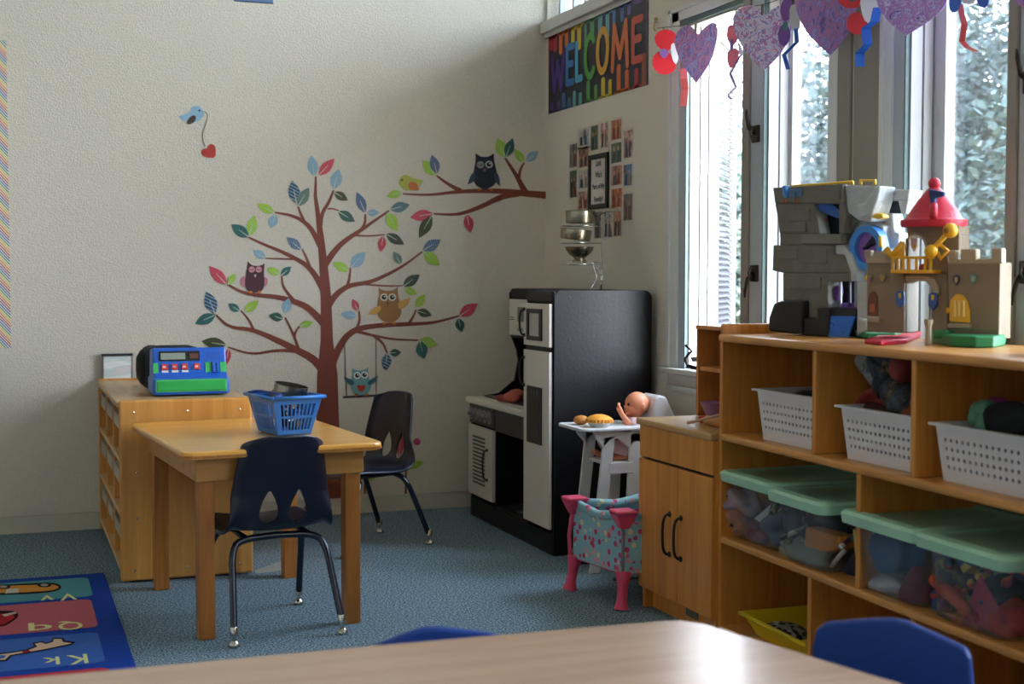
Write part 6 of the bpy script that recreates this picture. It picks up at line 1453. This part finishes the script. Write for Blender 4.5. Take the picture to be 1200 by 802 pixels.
t = thing('toy_block', 'blue toy block at the lower left of the fourth clear bin', 'toy block', inb(1106, 712)); obj('block', MB().box(-.02, .02, -.022, .022, -.025, .025, .005).move(inb(1106, 714, .05)), mat('block_blue', '#26487a', .6), t, world=True)
def jumble(label, px, py, n, cols, seed, wx=.10):
    t = thing('toy_jumble', label, 'small toys', inb(px, py, .09), 0, 'jumbles of small toys in the clear bins'); t['kind'] = 'stuff'; rnd = random.Random(seed); mb = MB(); c0 = SM.inverted() @ inb(px, py, .09)
    for i in range(n):
        c = SM @ Vector((c0.x+rnd.uniform(-.055, .09), c0.y+rnd.uniform(-wx, wx), .345+rnd.random()**1.6*.13)); q = Quaternion((rnd.gauss(0, 1), rnd.gauss(0, 1), rnd.gauss(0, 1), rnd.gauss(0, 1))).normalized()
        b = MB(); k = rnd.randrange(3); a = rnd.uniform(.010, .022)
        if k == 0: b.box(-a, a, -a*.8, a*.8, -a*.6, a*.6)
        elif k == 1: b.tube([(0, 0, -a*2), (0, 0, a*2)], a*.35, 6)
        else: b.ball((0, 0, 0), (a, a*.8, a*.6), 8)
        b.v = [c+q @ v for v in b.v]; mb.add(b.v, b.f)
    o = obj('pieces', mb, blotch('jumble_%d' % seed, cols, 28, .5, True), t, world=True, kind='stuff')
jumble('brownish small things at the bottom of the first clear bin', 866, 625, 26, ['#8a6a60', '#5a4a50', '#a08078', '#6a5a5a'], 61)
jumble('mixed pale and green small toys in the second clear bin', 940, 640, 46, ['#8a8a78', '#5a6450', '#b0a890', '#4a4a50', '#7a6a50', '#c8b8a8'], 62)
jumble('mixed small toys under the blue cloth in the third clear bin', 1035, 680, 46, ['#c8ccd4', '#4a3a4a', '#8a94a4', '#702a40', '#d8d8d8', '#3a3a48'], 63)
jumble('red, orange and yellow small toys in the fourth clear bin', 1140, 720, 60, ['#c83a2c', '#d88a3a', '#2a4a7a', '#c8a83a', '#a81f40', '#e06038'], 64, .12)
# yellow tray in the bottom cubby
ry = (SM.inverted() @ onx(858, 717, 1.99)); yA = ry.y-.01; yB = max(yA-.46, db+.012); zr = ry.z
t = thing('yellow_tray', 'yellow plastic tray in the lowest cubby behind the front table', 'tray', sl_(.18, (yA+yB)/2, .063), SROT)
M_yel = mat('tray_yellow', '#d8b81e', .45, var=.04)
hx, hy, hz_ = .17, (yA-yB)/2, zr-.063
V = []; F = []
for k, (ins, z) in enumerate(((.035, 0), (.0, hz_), (-.008, hz_), (-.008, hz_-.008), (.006, hz_-.004), (.04, .004))):
    V += [(-hx+ins, hy-ins, z), (-hx+ins, -hy+ins, z), (hx-ins, -hy+ins, z), (hx-ins, hy-ins, z)]
for k in range(5):
    if k == 3: pass
    for i in range(4): F.append((k*4+i, k*4+(i+1) % 4, (k+1)*4+(i+1) % 4, (k+1)*4+i))
F += [(0, 1, 2, 3), (23, 22, 21, 20)]
obj('tray', MB().add(V, F), M_yel, t)
p = onx(916, 738, 2.12); t = thing('knit_glove', 'grey knitted thing lying in the yellow tray', 'knitwear', p)
cloth_o = MB(); 
obj('knit', MB().ball((p.x, p.y, p.z-.01), (.075, .085, .03), 18, .02), blotch('knit_grey', ['#4a4a4c', '#8e8c88', '#2c2c2e', '#a8a6a0'], 70, .9, True), t, world=True, smooth=True)
p = onx(888, 731, 2.10); t = thing('black_ball', 'small black ball in the yellow tray beside the grey knit', 'ball', p); obj('ball', MB().ball(p, .024, 14), fmat('#141316', .5), t, world=True, smooth=True)

# ================================================================== FRONT TABLE AND BLUE CHAIRS
FZ = .53
ft = thing('front_table', 'large walnut-look laminate table in the foreground', 'table', (.35, 1.5, 0))
q = [onz(*p, FZ) for p in ((20, 795), (430, 757), (775, 727.5), (800, 727), (826, 731), (1060, 802))]
e = (q[-1]-q[-2]).normalized(); pts = [Vector((-.75, q[0].y+.01, FZ))]+q+[q[-1]+e*.75]; pts.append(Vector((-.75, pts[-1].y, FZ)))
obj('tabletop', MB().prism([p-Vector((0, 0, .028)) for p in pts], (0, 0, .028)), M_desk, ft, world=True, bevel=.004)
obj('edge_band', MB().prism([p*1.0+Vector((0, 0, -.026))-(Vector((.3, 1.4, FZ))-p)*.002 for p in pts], (0, 0, .020)), fmat('#6a5748', .5), ft, world=True)
for (x, y) in ((-.6, 1.9), (.9, 1.85), (1.05, 1.0), (-.6, 1.0)):
    obj('leg', MB().tube([(x, y, 0), (x, y, FZ-.028)], .02, 12), fmat('#55565a', .3, metal=.8), ft, world=True, smooth=True)
def blue_chair(label, B, Cc, Dd, zdrop, facing):
    """B, Cc, Dd: left corner, peak and right corner of the back's top edge; facing: unit vector towards the seat"""
    f = Vector(facing).normalized(); ax = (Dd-B); ax.z = 0; wdt = ax.length; ax.normalize(); mid = (B+Dd)/2
    base = Vector((mid.x, mid.y, 0))+f*.15
    t = thing('blue_chair', label, 'chair', base, 0, 'blue plastic chairs at the front table')
    up = Vector((0, 0, 1)); zt_ = (B.z+Dd.z)/2
    def P(u, z, dp=0): return Vector((mid.x, mid.y, z))+ax*u+f*dp
    hw_ = wdt/2; out = [(-hw_-.02, .30), (-hw_-.014, zt_-.05), (-hw_-.008, zt_-.018), (-hw_+.012, zt_-.002+(B.z-zt_))]
    pk = (Cc-mid).dot(ax)
    out += [(pk*.5-hw_*.4, (zt_+B.z)/2*.4+Cc.z*.6), (pk-.012, Cc.z-.001), (pk+.012, Cc.z-.001), (hw_-.03, Dd.z+.004), (hw_+.004, Dd.z-.006), (hw_+.012, Dd.z-.022), (hw_+.016, zt_-.06), (hw_+.022, .30)]
    obj('backrest', MB().prism([P(u, z) for u, z in out], -f*.014), M_bluechair, t, world=True, bevel=.006)
    obj('seat', MB().prism([P(u, .30, dp) for u, dp in ((-.15, -.01), (-.17, .14), (-.16, .27), (-.12, .30), (.12, .30), (.16, .27), (.17, .14), (.15, -.01))], (0, 0, .014)), M_bluechair, t, world=True, bevel=.005)
    for u in (-.14, .14):
        for dp in (-.03, .29): obj('leg', MB().tube([P(u*.85, .30, dp*.8+.03), P(u, 0, dp)], .011, 10), M_chrome, t, world=True, smooth=True)
zb = .53; B = onz(960, 727, zb); Dd = onz(1128, 755, zb); n = Vector((Dd.y-B.y, -(Dd.x-B.x), 0)).normalized(); Cc = onplane(1052, 726, B, n)
fa = n if n.x < 0 else -n
blue_chair('blue plastic chair at the right end of the front table', B, Cc, Dd, .1, fa)
Bq = ony(420, 762, 2.12); n2 = Vector((.30, 1, 0)).normalized(); Bq = onplane(428, 757, Vector((.6, 2.12, .5)), n2); C2 = onplane(505, 735, Vector((.6, 2.12, .5)), n2); D2 = onplane(592, 744.5, Vector((.6, 2.12, .5)), n2)
blue_chair('blue plastic chair behind the front table, only the peak of its back showing', Bq, C2, D2, .1, (-n2.x, -n2.y, 0))
# ================================================================== GREY TOY CASTLE
ST = .9415
M_stone = mat('castle_stone', '#6e6b62', .75, var=.12, vscale=25, bump=.5, bscale=60); M_stone_lit = mat('castle_stone_lit', '#b4b8bc', .7, var=.10, vscale=25, bump=.5, bscale=60)  # two stone tones: shade and window light are put into the colours
M_rock = mat('castle_rock', '#1d1c1d', .6, var=.2, bump=.5, bscale=40)
gx = 2.205
gc = thing('toy_castle', 'tall grey stone toy castle with a blue ring gate on the shelf top', 'toy castle', (2.27, 3.4, ST))
def K1(x, y): return (895+x/4.007, 200+y/4.007)
class Plane:      # a vertical plane through p0, facing the room; X offsets count from x0 along its inward direction
    def __init__(s, p0, back, x0): s.p0 = Vector(p0); s.b = Vector((*back, 0)).normalized(); s.x0 = x0
    def at(s, x, y, X): return onplane(x, y, s.p0+s.b*(X-s.x0), s.b)
GP = Plane((2.205, 3.35, ST), (.965, .26), 2.205)
KP = [GP]
def onk(x, y, X): return KP[0].at(x, y, X)
def kpoly(name, px, mt, par, X=gx, dep=.05, bv=.003, conv=K1, clampz=True):
    P = [onk(*(conv(*p) if conv else p), X) for p in px]
    if clampz: P = [Vector((p.x, p.y, max(p.z, ST))) for p in P]
    return obj(name, MB().prism(P, KP[0].b*dep), mt, par, world=True, bevel=bv)
# main wall: pieces round the doorway (237..352, 155..297) and the dungeon mouth (300..435, 520..780)
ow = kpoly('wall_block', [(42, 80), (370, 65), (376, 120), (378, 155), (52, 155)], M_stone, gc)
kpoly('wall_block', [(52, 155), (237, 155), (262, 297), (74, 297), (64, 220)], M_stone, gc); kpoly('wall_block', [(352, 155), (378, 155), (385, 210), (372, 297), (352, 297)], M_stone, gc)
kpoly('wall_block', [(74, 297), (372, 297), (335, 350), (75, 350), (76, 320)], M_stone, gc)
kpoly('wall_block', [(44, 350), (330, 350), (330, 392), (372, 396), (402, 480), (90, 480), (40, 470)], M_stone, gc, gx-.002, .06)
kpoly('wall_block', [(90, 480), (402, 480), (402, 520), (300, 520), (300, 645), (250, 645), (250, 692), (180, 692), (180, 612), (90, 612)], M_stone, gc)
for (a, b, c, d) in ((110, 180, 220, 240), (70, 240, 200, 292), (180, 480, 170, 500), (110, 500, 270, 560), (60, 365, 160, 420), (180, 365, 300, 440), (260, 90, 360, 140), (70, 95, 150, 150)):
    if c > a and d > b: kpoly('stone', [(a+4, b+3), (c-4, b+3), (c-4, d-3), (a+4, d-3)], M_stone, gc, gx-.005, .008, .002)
kpoly('ledge', [(178, 298), (358, 298), (358, 345), (178, 345)], M_stone_lit if False else mat('castle_ledge', '#76766f', .7, var=.1, bump=.4), gc, gx-.008, .03)
kpoly('wall_backing', [(230, 150), (372, 150), (372, 305), (230, 305)], fmat('#17181d', .7), gc, gx+.06, .01)
sh1 = kpoly('blue_shutter', [(237, 155), (300, 155), (345, 195), (345, 225), (262, 190)], fmat('#2a5aa8', .5), gc, gx+.012, .02)
kpoly('brown_post', [(262, 215), (285, 225), (285, 297), (262, 297)], fmat('#7a4a24', .6), gc, gx+.03, .015)
kpoly('rock_base', [(18, 755), (22, 690), (45, 622), (80, 612), (180, 610), (180, 772), (100, 765)], M_rock, gc, gx-.03, .10, .008)
kpoly('rock_base', [(180, 690), (250, 692), (250, 645), (300, 642), (300, 782), (180, 774)], M_rock, gc, gx-.02, .09, .006)
kpoly('dungeon_back', [(295, 515), (440, 515), (440, 780), (295, 780)], fmat('#15121c', .6), gc, gx+.07, .01)
M_pur = fmat('#6a3f9a', .5); M_purd = fmat('#2f2050', .5)
kpoly('dungeon_figure', [(318, 545), (350, 540), (356, 570), (345, 610), (322, 605)], M_pur, gc, gx+.03, .02)
for a in (305, 352, 395, 425): kpoly('dungeon_bar', [(a, 522), (a+9, 522), (a+9, 640), (a, 640)], fmat('#8a8aa4', .4) if a != 395 else M_purd, gc, gx+.015, .008, .001)
kpoly('dungeon_floor', [(350, 622), (434, 620), (434, 648), (350, 652)], M_pur, gc, gx+.02, .03)
kpoly('dungeon_sill', [(300, 645), (434, 648), (434, 688), (300, 684)], fmat('#17161c', .6), gc, gx, .05)
# ramp with holes: sloping out of the mouth
a0, a1 = onk(*K1(312, 684), gx), onk(*K1(432, 686), gx); b0, b1 = onz(*K1(284, 780), ST), onz(*K1(424, 782), ST)
pu = a1-a0; pv = b0-a0; us = [0]; hol = set()
nu_, nv_ = 9, 6
us = [0]+sum([[ (i+.3)/nu_, (i+.75)/nu_] for i in range(nu_)], [])+[1]; vs_ = [0]+sum([[(j+.3)/nv_, (j+.7)/nv_] for j in range(nv_)], [])+[1]
hol = {(1+2*i, 1+2*j) for i in range(1, nu_-1) for j in range(1, nv_-1) if (i+j) % 2 == 0}
obj('ramp', MB().panel(a0, pu, pv, us, vs_, hol, pu.cross(pv).normalized()*-.006), fmat('#1f66c8', .4), gc, world=True)
# lighter upper tower, steps and column (set a little back, window light put into their colour)
kpoly('upper_tower', [(370, 66), (448, 70), (545, 72), (528, 150), (500, 240), (440, 232), (384, 190), (376, 120)], M_stone_lit, gc, gx+.012, .07, .005)
kpoly('tower_buttress', [(430, 160), (475, 150), (520, 78), (545, 72), (530, 140), (505, 205), (455, 225), (440, 210)], M_stone_lit, gc, gx+.0, .03, .005)
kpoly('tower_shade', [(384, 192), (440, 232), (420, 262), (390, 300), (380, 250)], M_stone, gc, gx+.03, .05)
kpoly('stone_step', [(330, 350), (372, 348), (410, 395), (440, 470), (436, 520), (404, 520), (402, 478), (372, 396), (330, 392)], M_stone_lit, gc, gx+.006, .06)
kpoly('side_wall', [(395, 290), (440, 240), (500, 240), (560, 260), (560, 520), (440, 520), (436, 470), (408, 392), (395, 345)], M_stone_lit, gc, gx+.045, .05)
kpoly('stone_column', [(436, 520), (500, 520), (500, 752), (436, 780)], M_stone_lit, gc, gx+.005, .06)
kpoly('stone_column', [(438, 690), (484, 700), (486, 755), (438, 775)], M_stone_lit, gc, gx-.012, .02, .005)
def kring(name, c, r1, r0, mt, X, dep, conv=K1):
    V = []; F = []; n = 28
    for k in range(n):
        a = 2*math.pi*k/n
        for (rx, ry), d in ((r1, 0), (r0, 0), (r1, dep), (r0, dep)):
            p = onk(*conv(c[0]+rx*math.cos(a), c[1]+ry*math.sin(a)), X); V.append(p+KP[0].b*d)
    for k in range(n):
        a = 4*k; b = 4*((k+1) % n); F += [(a, b, b+1, a+1), (a+2, a+3, b+3, b+2), (a, a+2, b+2, b), (a+1, b+1, b+3, a+3)]
    return obj(name, MB().add(V, F), mt, gc, world=True, smooth='auto')
kring('gate_ring', (478, 362), (78, 104), (52, 74), fmat('#3d86d8', .4), gx+.015, .03)
disc_pts = [(478+52*math.cos(a*math.pi/12), 362+74*math.sin(a*math.pi/12)) for a in range(24)]
gd = kpoly('gate_disc', disc_pts, fmat('#8a5ab0', .45), gc, gx+.030, .01, .0)
kpoly('gate_slot', [(470, 360), (520, 295), (530, 345), (480, 372)], fmat('#241634', .5), gd, gx+.028, .003, 0)
obj('gate_lever', MB().tube([onk(*K1(468, 366), gx+.022), onk(*K1(505, 346), gx+.018)], .004, 8), fmat('#2a1c38', .5), gc, world=True)
M_cy = fmat('#e8bc3a', .4)
kpoly('yellow_knob', [(500, 222), (508, 206), (530, 198), (556, 205), (560, 222), (530, 228)], M_cy, gc, gx-.005, .03, .006); kpoly('yellow_clip', [(536, 305), (550, 305), (552, 360), (534, 358)], M_cy, gc, gx+.0, .02, .004)
kpoly('yellow_button', [(470, 495), (486, 492), (488, 515), (470, 516)], M_cy, gc, gx-.012, .02, .004)
def rail(pts, r=.004, mt=M_cy): obj('railing', MB().tube([onk(*K1(*p), gx+.015) for p in pts], r, 8), mt, gc, world=True, smooth=True)
rail([(92, 78), (180, 70), (300, 62), (418, 52)]); rail([(418, 52), (418, 66)]); rail([(200, 68), (200, 76)]); rail([(300, 62), (300, 70)]); rail([(92, 102), (178, 96)], .003)
rail([(456, 66), (456, 46), (522, 46), (522, 66)], .005)
kpoly('blue_bracket', [(84, 72), (104, 70), (106, 125), (95, 130), (86, 110)], fmat('#3f86cc', .4), gc, gx-.012, .02, .003)
kpoly('blue_plate', [(106, 90), (180, 84), (176, 122), (110, 126)], glassy('blue_clear', (.55, .72, .95), .35, '#6f9ad0', .1, .05), gc, gx-.006, .004, 0)
for x in (82, 100, 150): kpoly('orange_tab', [(x, 135), (x+8, 135), (x+8, 152), (x, 152)], fmat('#b5602a', .5), gc, gx-.006, .006, .001)
# far tower of the grey castle
def K7(x, y): return (890+x/3.645, 200+y/3.645)
def kp7(name, px, mt, X, dep, bv=.004): return kpoly(name, px, mt, gc, X, dep, bv, K7)
kp7('far_tower', [(505, 80), (640, 80), (632, 130), (515, 128)], M_stone_lit, gx+.08, .06); kp7('far_tower', [(590, 128), (632, 128), (622, 185), (604, 185)], M_stone_lit, gx+.08, .06)
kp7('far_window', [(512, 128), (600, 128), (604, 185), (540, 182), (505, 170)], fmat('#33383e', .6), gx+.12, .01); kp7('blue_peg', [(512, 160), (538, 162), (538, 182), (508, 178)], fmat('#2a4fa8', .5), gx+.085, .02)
kp7('far_wall', [(520, 182), (565, 182), (575, 262), (595, 268), (590, 330), (540, 340), (530, 260)], M_stone_lit, gx+.075, .05)

# ================================================================== TAN TOY CASTLE WITH RED CONE ROOF
M_tan = mat('castle_tan', '#84705a', .6, var=.08, vscale=30, bump=.35, bscale=70); M_tanl = mat('castle_tan_light', '#a3917a', .6, var=.06, vscale=30, bump=.3, bscale=70)
M_grn = mat('castle_green', '#1f7a44', .5, var=.06); M_redc = mat('castle_red', '#c41f38', .45, var=.08, bump=.4, bscale=45); M_yl = mat('castle_yellow', '#e0a418', .4, var=.04)
tx = 2.245
tc_ = thing('toy_castle', 'tan toy castle with a red cone roof and green base on the shelf top', 'toy castle', (2.29, 2.85, ST))
KP[0] = Plane((2.245, 2.86, ST), (.87, .49), tx)
def K2(x, y): return (1000+x/3.645, 200+y/3.645)
def tp(name, px, mt, X=tx, dep=.06, bv=.003, par=None): return kpoly(name, px, mt, par or tc_, X, dep, bv, K2)
# towers and linking wall with real openings
lt = tp('left_tower', [(57, 372), (216, 372), (216, 695), (57, 690)], M_tan, tx, .09)
rt_ = tp('right_tower', [(402, 392), (628, 392), (622, 722), (408, 715)], M_tan, tx-.005, .08)
for (a, b, c, d) in ((45, 340, 76, 376), (82, 345, 136, 376), (142, 350, 166, 376)): tp('battlement', [(a, b), (c, b), (c, d), (a, d)], M_tanl, tx-.008, .02)
tp('cap_rail', [(50, 366), (218, 366), (218, 396), (54, 396)], M_tanl, tx-.006, .01)
for (a, b, c, d) in ((404, 340, 436, 384), (458, 335, 524, 386), (590, 331, 634, 396)): tp('battlement', [(a, b), (c, b), (c, d), (a, d)], M_tanl, tx-.014, .03)
tp('cap_rail', [(400, 380), (634, 374), (634, 398), (402, 398)], M_tanl, tx-.010, .012)
tp('link_wall', [(216, 440), (402, 440), (402, 478), (352, 478), (330, 480), (300, 468), (262, 468), (232, 478), (216, 490)], M_tan, tx+.01, .05)
tp('link_pier', [(330, 478), (404, 470), (404, 715), (334, 700)], M_tan, tx+.01, .05); tp('link_pier', [(212, 480), (226, 480), (226, 695), (212, 695)], M_tan, tx+.01, .05)
ar = [(218+  (x)*1., y) for x, y in ((0, 452), (40, 446), (90, 448), (128, 462), (146, 500), (146, 530), (124, 530), (112, 496), (88, 474), (44, 470), (8, 478))]
tp('arch', ar, M_tanl, tx-.004, .02)
# upper keep with an arched window opening
tp('keep', [(228, 236), (452, 236), (452, 276), (296, 284), (276, 274), (250, 274), (232, 290)], M_tan, tx+.02, .07); tp('keep', [(304, 282), (452, 274), (452, 358), (404, 362), (404, 440), (306, 440)], M_tan, tx+.02, .07); tp('keep', [(222, 288), (234, 288), (234, 440), (216, 440)], M_tan, tx+.02, .07)
tp('keep_arch', [(230, 300), (240, 282), (262, 274), (282, 280), (296, 296), (304, 320), (312, 320), (302, 288), (284, 270), (258, 264), (236, 274), (226, 296)], M_tanl, tx+.012, .012)
sw_ = tp('window_shield', [(246, 290), (272, 290), (272, 325), (259, 348), (246, 325)], fmat('#c8a8c4', .5), tx+.03, .004, 0); tp('shield_mark', [(252, 315), (266, 315), (266, 330), (259, 338), (252, 330)], fmat('#d8a23a', .5), tx+.029, .001, 0, sw_)
tp('seated_figure', [(278, 402), (296, 398), (314, 404), (316, 425), (276, 425)], fmat('#a03444', .5), tx+.03, .02, .004)
# cone roof
apx = onk(*K2(338, 66), tx+.05); bl = onk(*K2(209, 222), tx+.05); br = onk(*K2(483, 222), tx+.05); cc = (bl+br)/2
RZc = cc.z; rad = (bl-br).length/2*.97; hh = apx.z-RZc; cx_, cy_ = cc.x, cc.y
obj('cone_roof', MB().lathe([(rad*.96, -.012), (rad, -.006), (rad, .006), (rad*.86, .010), (rad*.68, hh*.36), (rad*.44, hh*.66), (rad*.24, hh*.88), (rad*.14, hh*.97), (0, hh)], (cx_, cy_, RZc), 28), M_redc, tc_, world=True, smooth='auto')
obj('roof_ball', MB().ball((cx_, cy_, RZc+hh+.006), .016, 14), M_redc, tc_, world=True, smooth=True)
fx = tx-.005
obj('roof_peg', MB().tube([onk(*K2(343, 200), fx-.03), onk(*K2(343, 145), fx-.012)], .010, 10), M_redc, tc_, world=True, smooth=True)
fl = tp('roof_flag', [(320, 78), (345, 82), (388, 90), (386, 108), (350, 118), (346, 150), (330, 150), (322, 105)], fmat('#2a3a78', .5), fx-.02, .014, .003)
# balcony and crane
tp('balcony_rail', [(160, 366), (340, 366), (340, 378), (160, 378)], M_yl, tx-.035, .012, .002); tp('balcony_floor', [(158, 424), (340, 424), (340, 440), (158, 440)], M_yl, tx-.035, .06, .002)
for a in (162, 184, 206, 230, 262, 300, 322): tp('balcony_bar', [(a, 376), (a+10, 376), (a+10, 426), (a, 426)], M_yl, tx-.033, .008, .001)
obj('balcony_arm', MB().tube([onk(*K2(138, 335), tx-.01), onk(*K2(165, 362), tx-.01), onk(*K2(215, 310), tx+.0)], .010, 8), M_yl, tc_, world=True, smooth=True)
tp('balcony_wing', [(180, 335), (214, 300), (218, 366), (176, 366)], M_yl, tx-.008, .01, .002)
b1 = onk(*K2(415, 256), tx-.03); b2 = onk(*K2(332, 344), tx-.04)
obj('crane_arm', MB().tube([b1, b2], .0065, 10), M_yl, tc_, world=True, smooth=True); obj('crane_ball', MB().ball(b1, .019, 16), M_yl, tc_, world=True, smooth=True); obj('crane_ball', MB().ball(b2, .017, 16), M_yl, tc_, world=True, smooth=True)
obj('crane_brace', MB().tube([onk(*K2(372, 318), tx-.02), onk(*K2(404, 342), tx-.02), onk(*K2(374, 378), tx-.02), onk(*K2(360, 350), tx-.02)], .005, 8), M_yl, tc_, world=True, smooth=True)
obj('crane_socket', MB().ball(b1+Vector((-.014, -.004, 0)), .008, 12), fmat('#8a5a14', .5), tc_, world=True, smooth=True)
# doors, shields
yd = tp('yellow_door', [(410, 645), (408, 590), (414, 550), (436, 526), (462, 530), (484, 560), (494, 600), (494, 652)], M_yl, tx-.014, .012, .003)
for a in (430, 448, 466): tp('door_slat', [(a, 555), (a+8, 555), (a+8, 625), (a, 625)], fmat('#f0d488', .5), tx-.017, .004, .001, yd)
tp('door_hinge', [(394, 585), (410, 585), (410, 612), (394, 612)], M_yl, tx-.016, .014, .004)
tp('door_sill', [(400, 652), (498, 656), (498, 676), (402, 672)], M_tanl, tx-.016, .014, .003)
bdr = tp('brown_door', [(60, 618), (60, 560), (68, 524), (88, 514), (102, 540), (104, 622)], fmat('#6a3c24', .6), tx-.004, .008, .002); tp('door_panel', [(70, 572), (90, 568), (90, 604), (70, 606)], fmat('#a85a34', .6), tx-.006, .003, 0, bdr)
tp('door_sill', [(56, 622), (110, 626), (110, 652), (56, 646)], M_tanl, tx-.010, .012, .003)
for (a, b, c, d, c1, c2) in ((180, 512, 216, 588, '#3a62a8', '#d8a830'), (320, 520, 356, 598, '#2f4f90', '#d8a830'), (108, 438, 138, 478, '#8a7a64', '#a8823c'), (424, 444, 452, 492, '#3a3c64', '#c0a060'), (494, 440, 524, 488, '#5a8a94', '#a89a84'), (60, 446, 78, 474, '#8a7a64', '#9a5a7a')):
    m_ = (a+c)/2; s_ = tp('shield', [(a, b+8), (m_, b), (c, b+8), (c, d-20), (m_, d), (a, d-20)], fmat(c1, .5), tx-.012, .010, .002); tp('shield_mark', [(m_-6, b+12), (m_+6, b+12), (m_+5, b+30), (m_, b+36), (m_-5, b+30)], fmat(c2, .5), tx-.0135, .003, 0, s_)
# base, drawbridge, posts
def base(name, px, h_, mt, bv=.004):
    P = [onz(*K2(*p), ST) for p in px]; return obj(name, MB().prism(P, (0, 0, h_)), mt, tc_, world=True, bevel=bv)
base('green_base', [(8, 712), (60, 722), (180, 722), (230, 710), (230, 690), (8, 690)], .018, M_grn)
base('green_base', [(336, 735), (420, 752), (520, 758), (600, 758), (648, 748), (660, 715), (336, 705)], .028, M_grn)
db_ = base('drawbridge', [(48, 740), (150, 706), (230, 700), (292, 704), (286, 716), (228, 740), (120, 748)], .012, M_redc, .004)
tp('green_step', [(340, 682), (410, 682), (410, 716), (340, 716)], M_grn, tx-.03, .03)
for (a, b, c, d) in ((118, 628, 156, 704), (303, 636, 336, 750), (650, 650, 684, 724)):
    p = onz(*K2((a+c)/2, d-2), ST); q_ = onx(*K2((a+c)/2, b), p.x); hgt = q_.z-ST; rr = (c-a)/3.645/2*p.length/FPX*.72
    obj('bridge_post', MB().lathe([(rr*1.0, 0), (rr*.95, hgt*.7), (rr*1.35, hgt*.85), (rr*1.4, hgt), (rr*.9, hgt), (rr*.8, hgt*.9), (0, hgt*.9)], (p.x, p.y, ST), 8), M_tanl, tc_, world=True)
tp('near_side', [(628, 395), (640, 392), (640, 715), (622, 718)], M_tanl, tx+.03, .05)
# blue and purple toy at the right edge of the shelf top
p = onz(1192, 415, ST); t = thing('toy_boat', 'blue and purple tub-shaped toy at the right end of the shelf top', 'toy', p)
pc = Vector((p.x+.07, p.y-.06, ST)); s_ = p.length/FPX
M_tb = fmat('#7c93a8', .45)
obj('hull', MB().lathe([(.040, 0), (.058, .010), (.070, .030), (.074, .042), (.066, .042), (0, .030)], pc, 24), M_tb, t, world=True, smooth='auto')
obj('cabin', MB().lathe([(.055, .034), (.056, .075), (.052, .078), (0, .078)], pc, 10), fmat('#3f6a84', .45), t, world=True, smooth='auto')
obj('cabin_panel', MB().box(-.066, -.04, -.03, .012, .036, .072, .004).move(pc), fmat('#4a3470', .45), t, world=True)
obj('roof_rim', MB().lathe([(.058, .076), (.061, .080), (.058, .086), (.03, .088), (0, .088)], pc, 24), fmat('#8ab4cc', .4), t, world=True, smooth='auto')
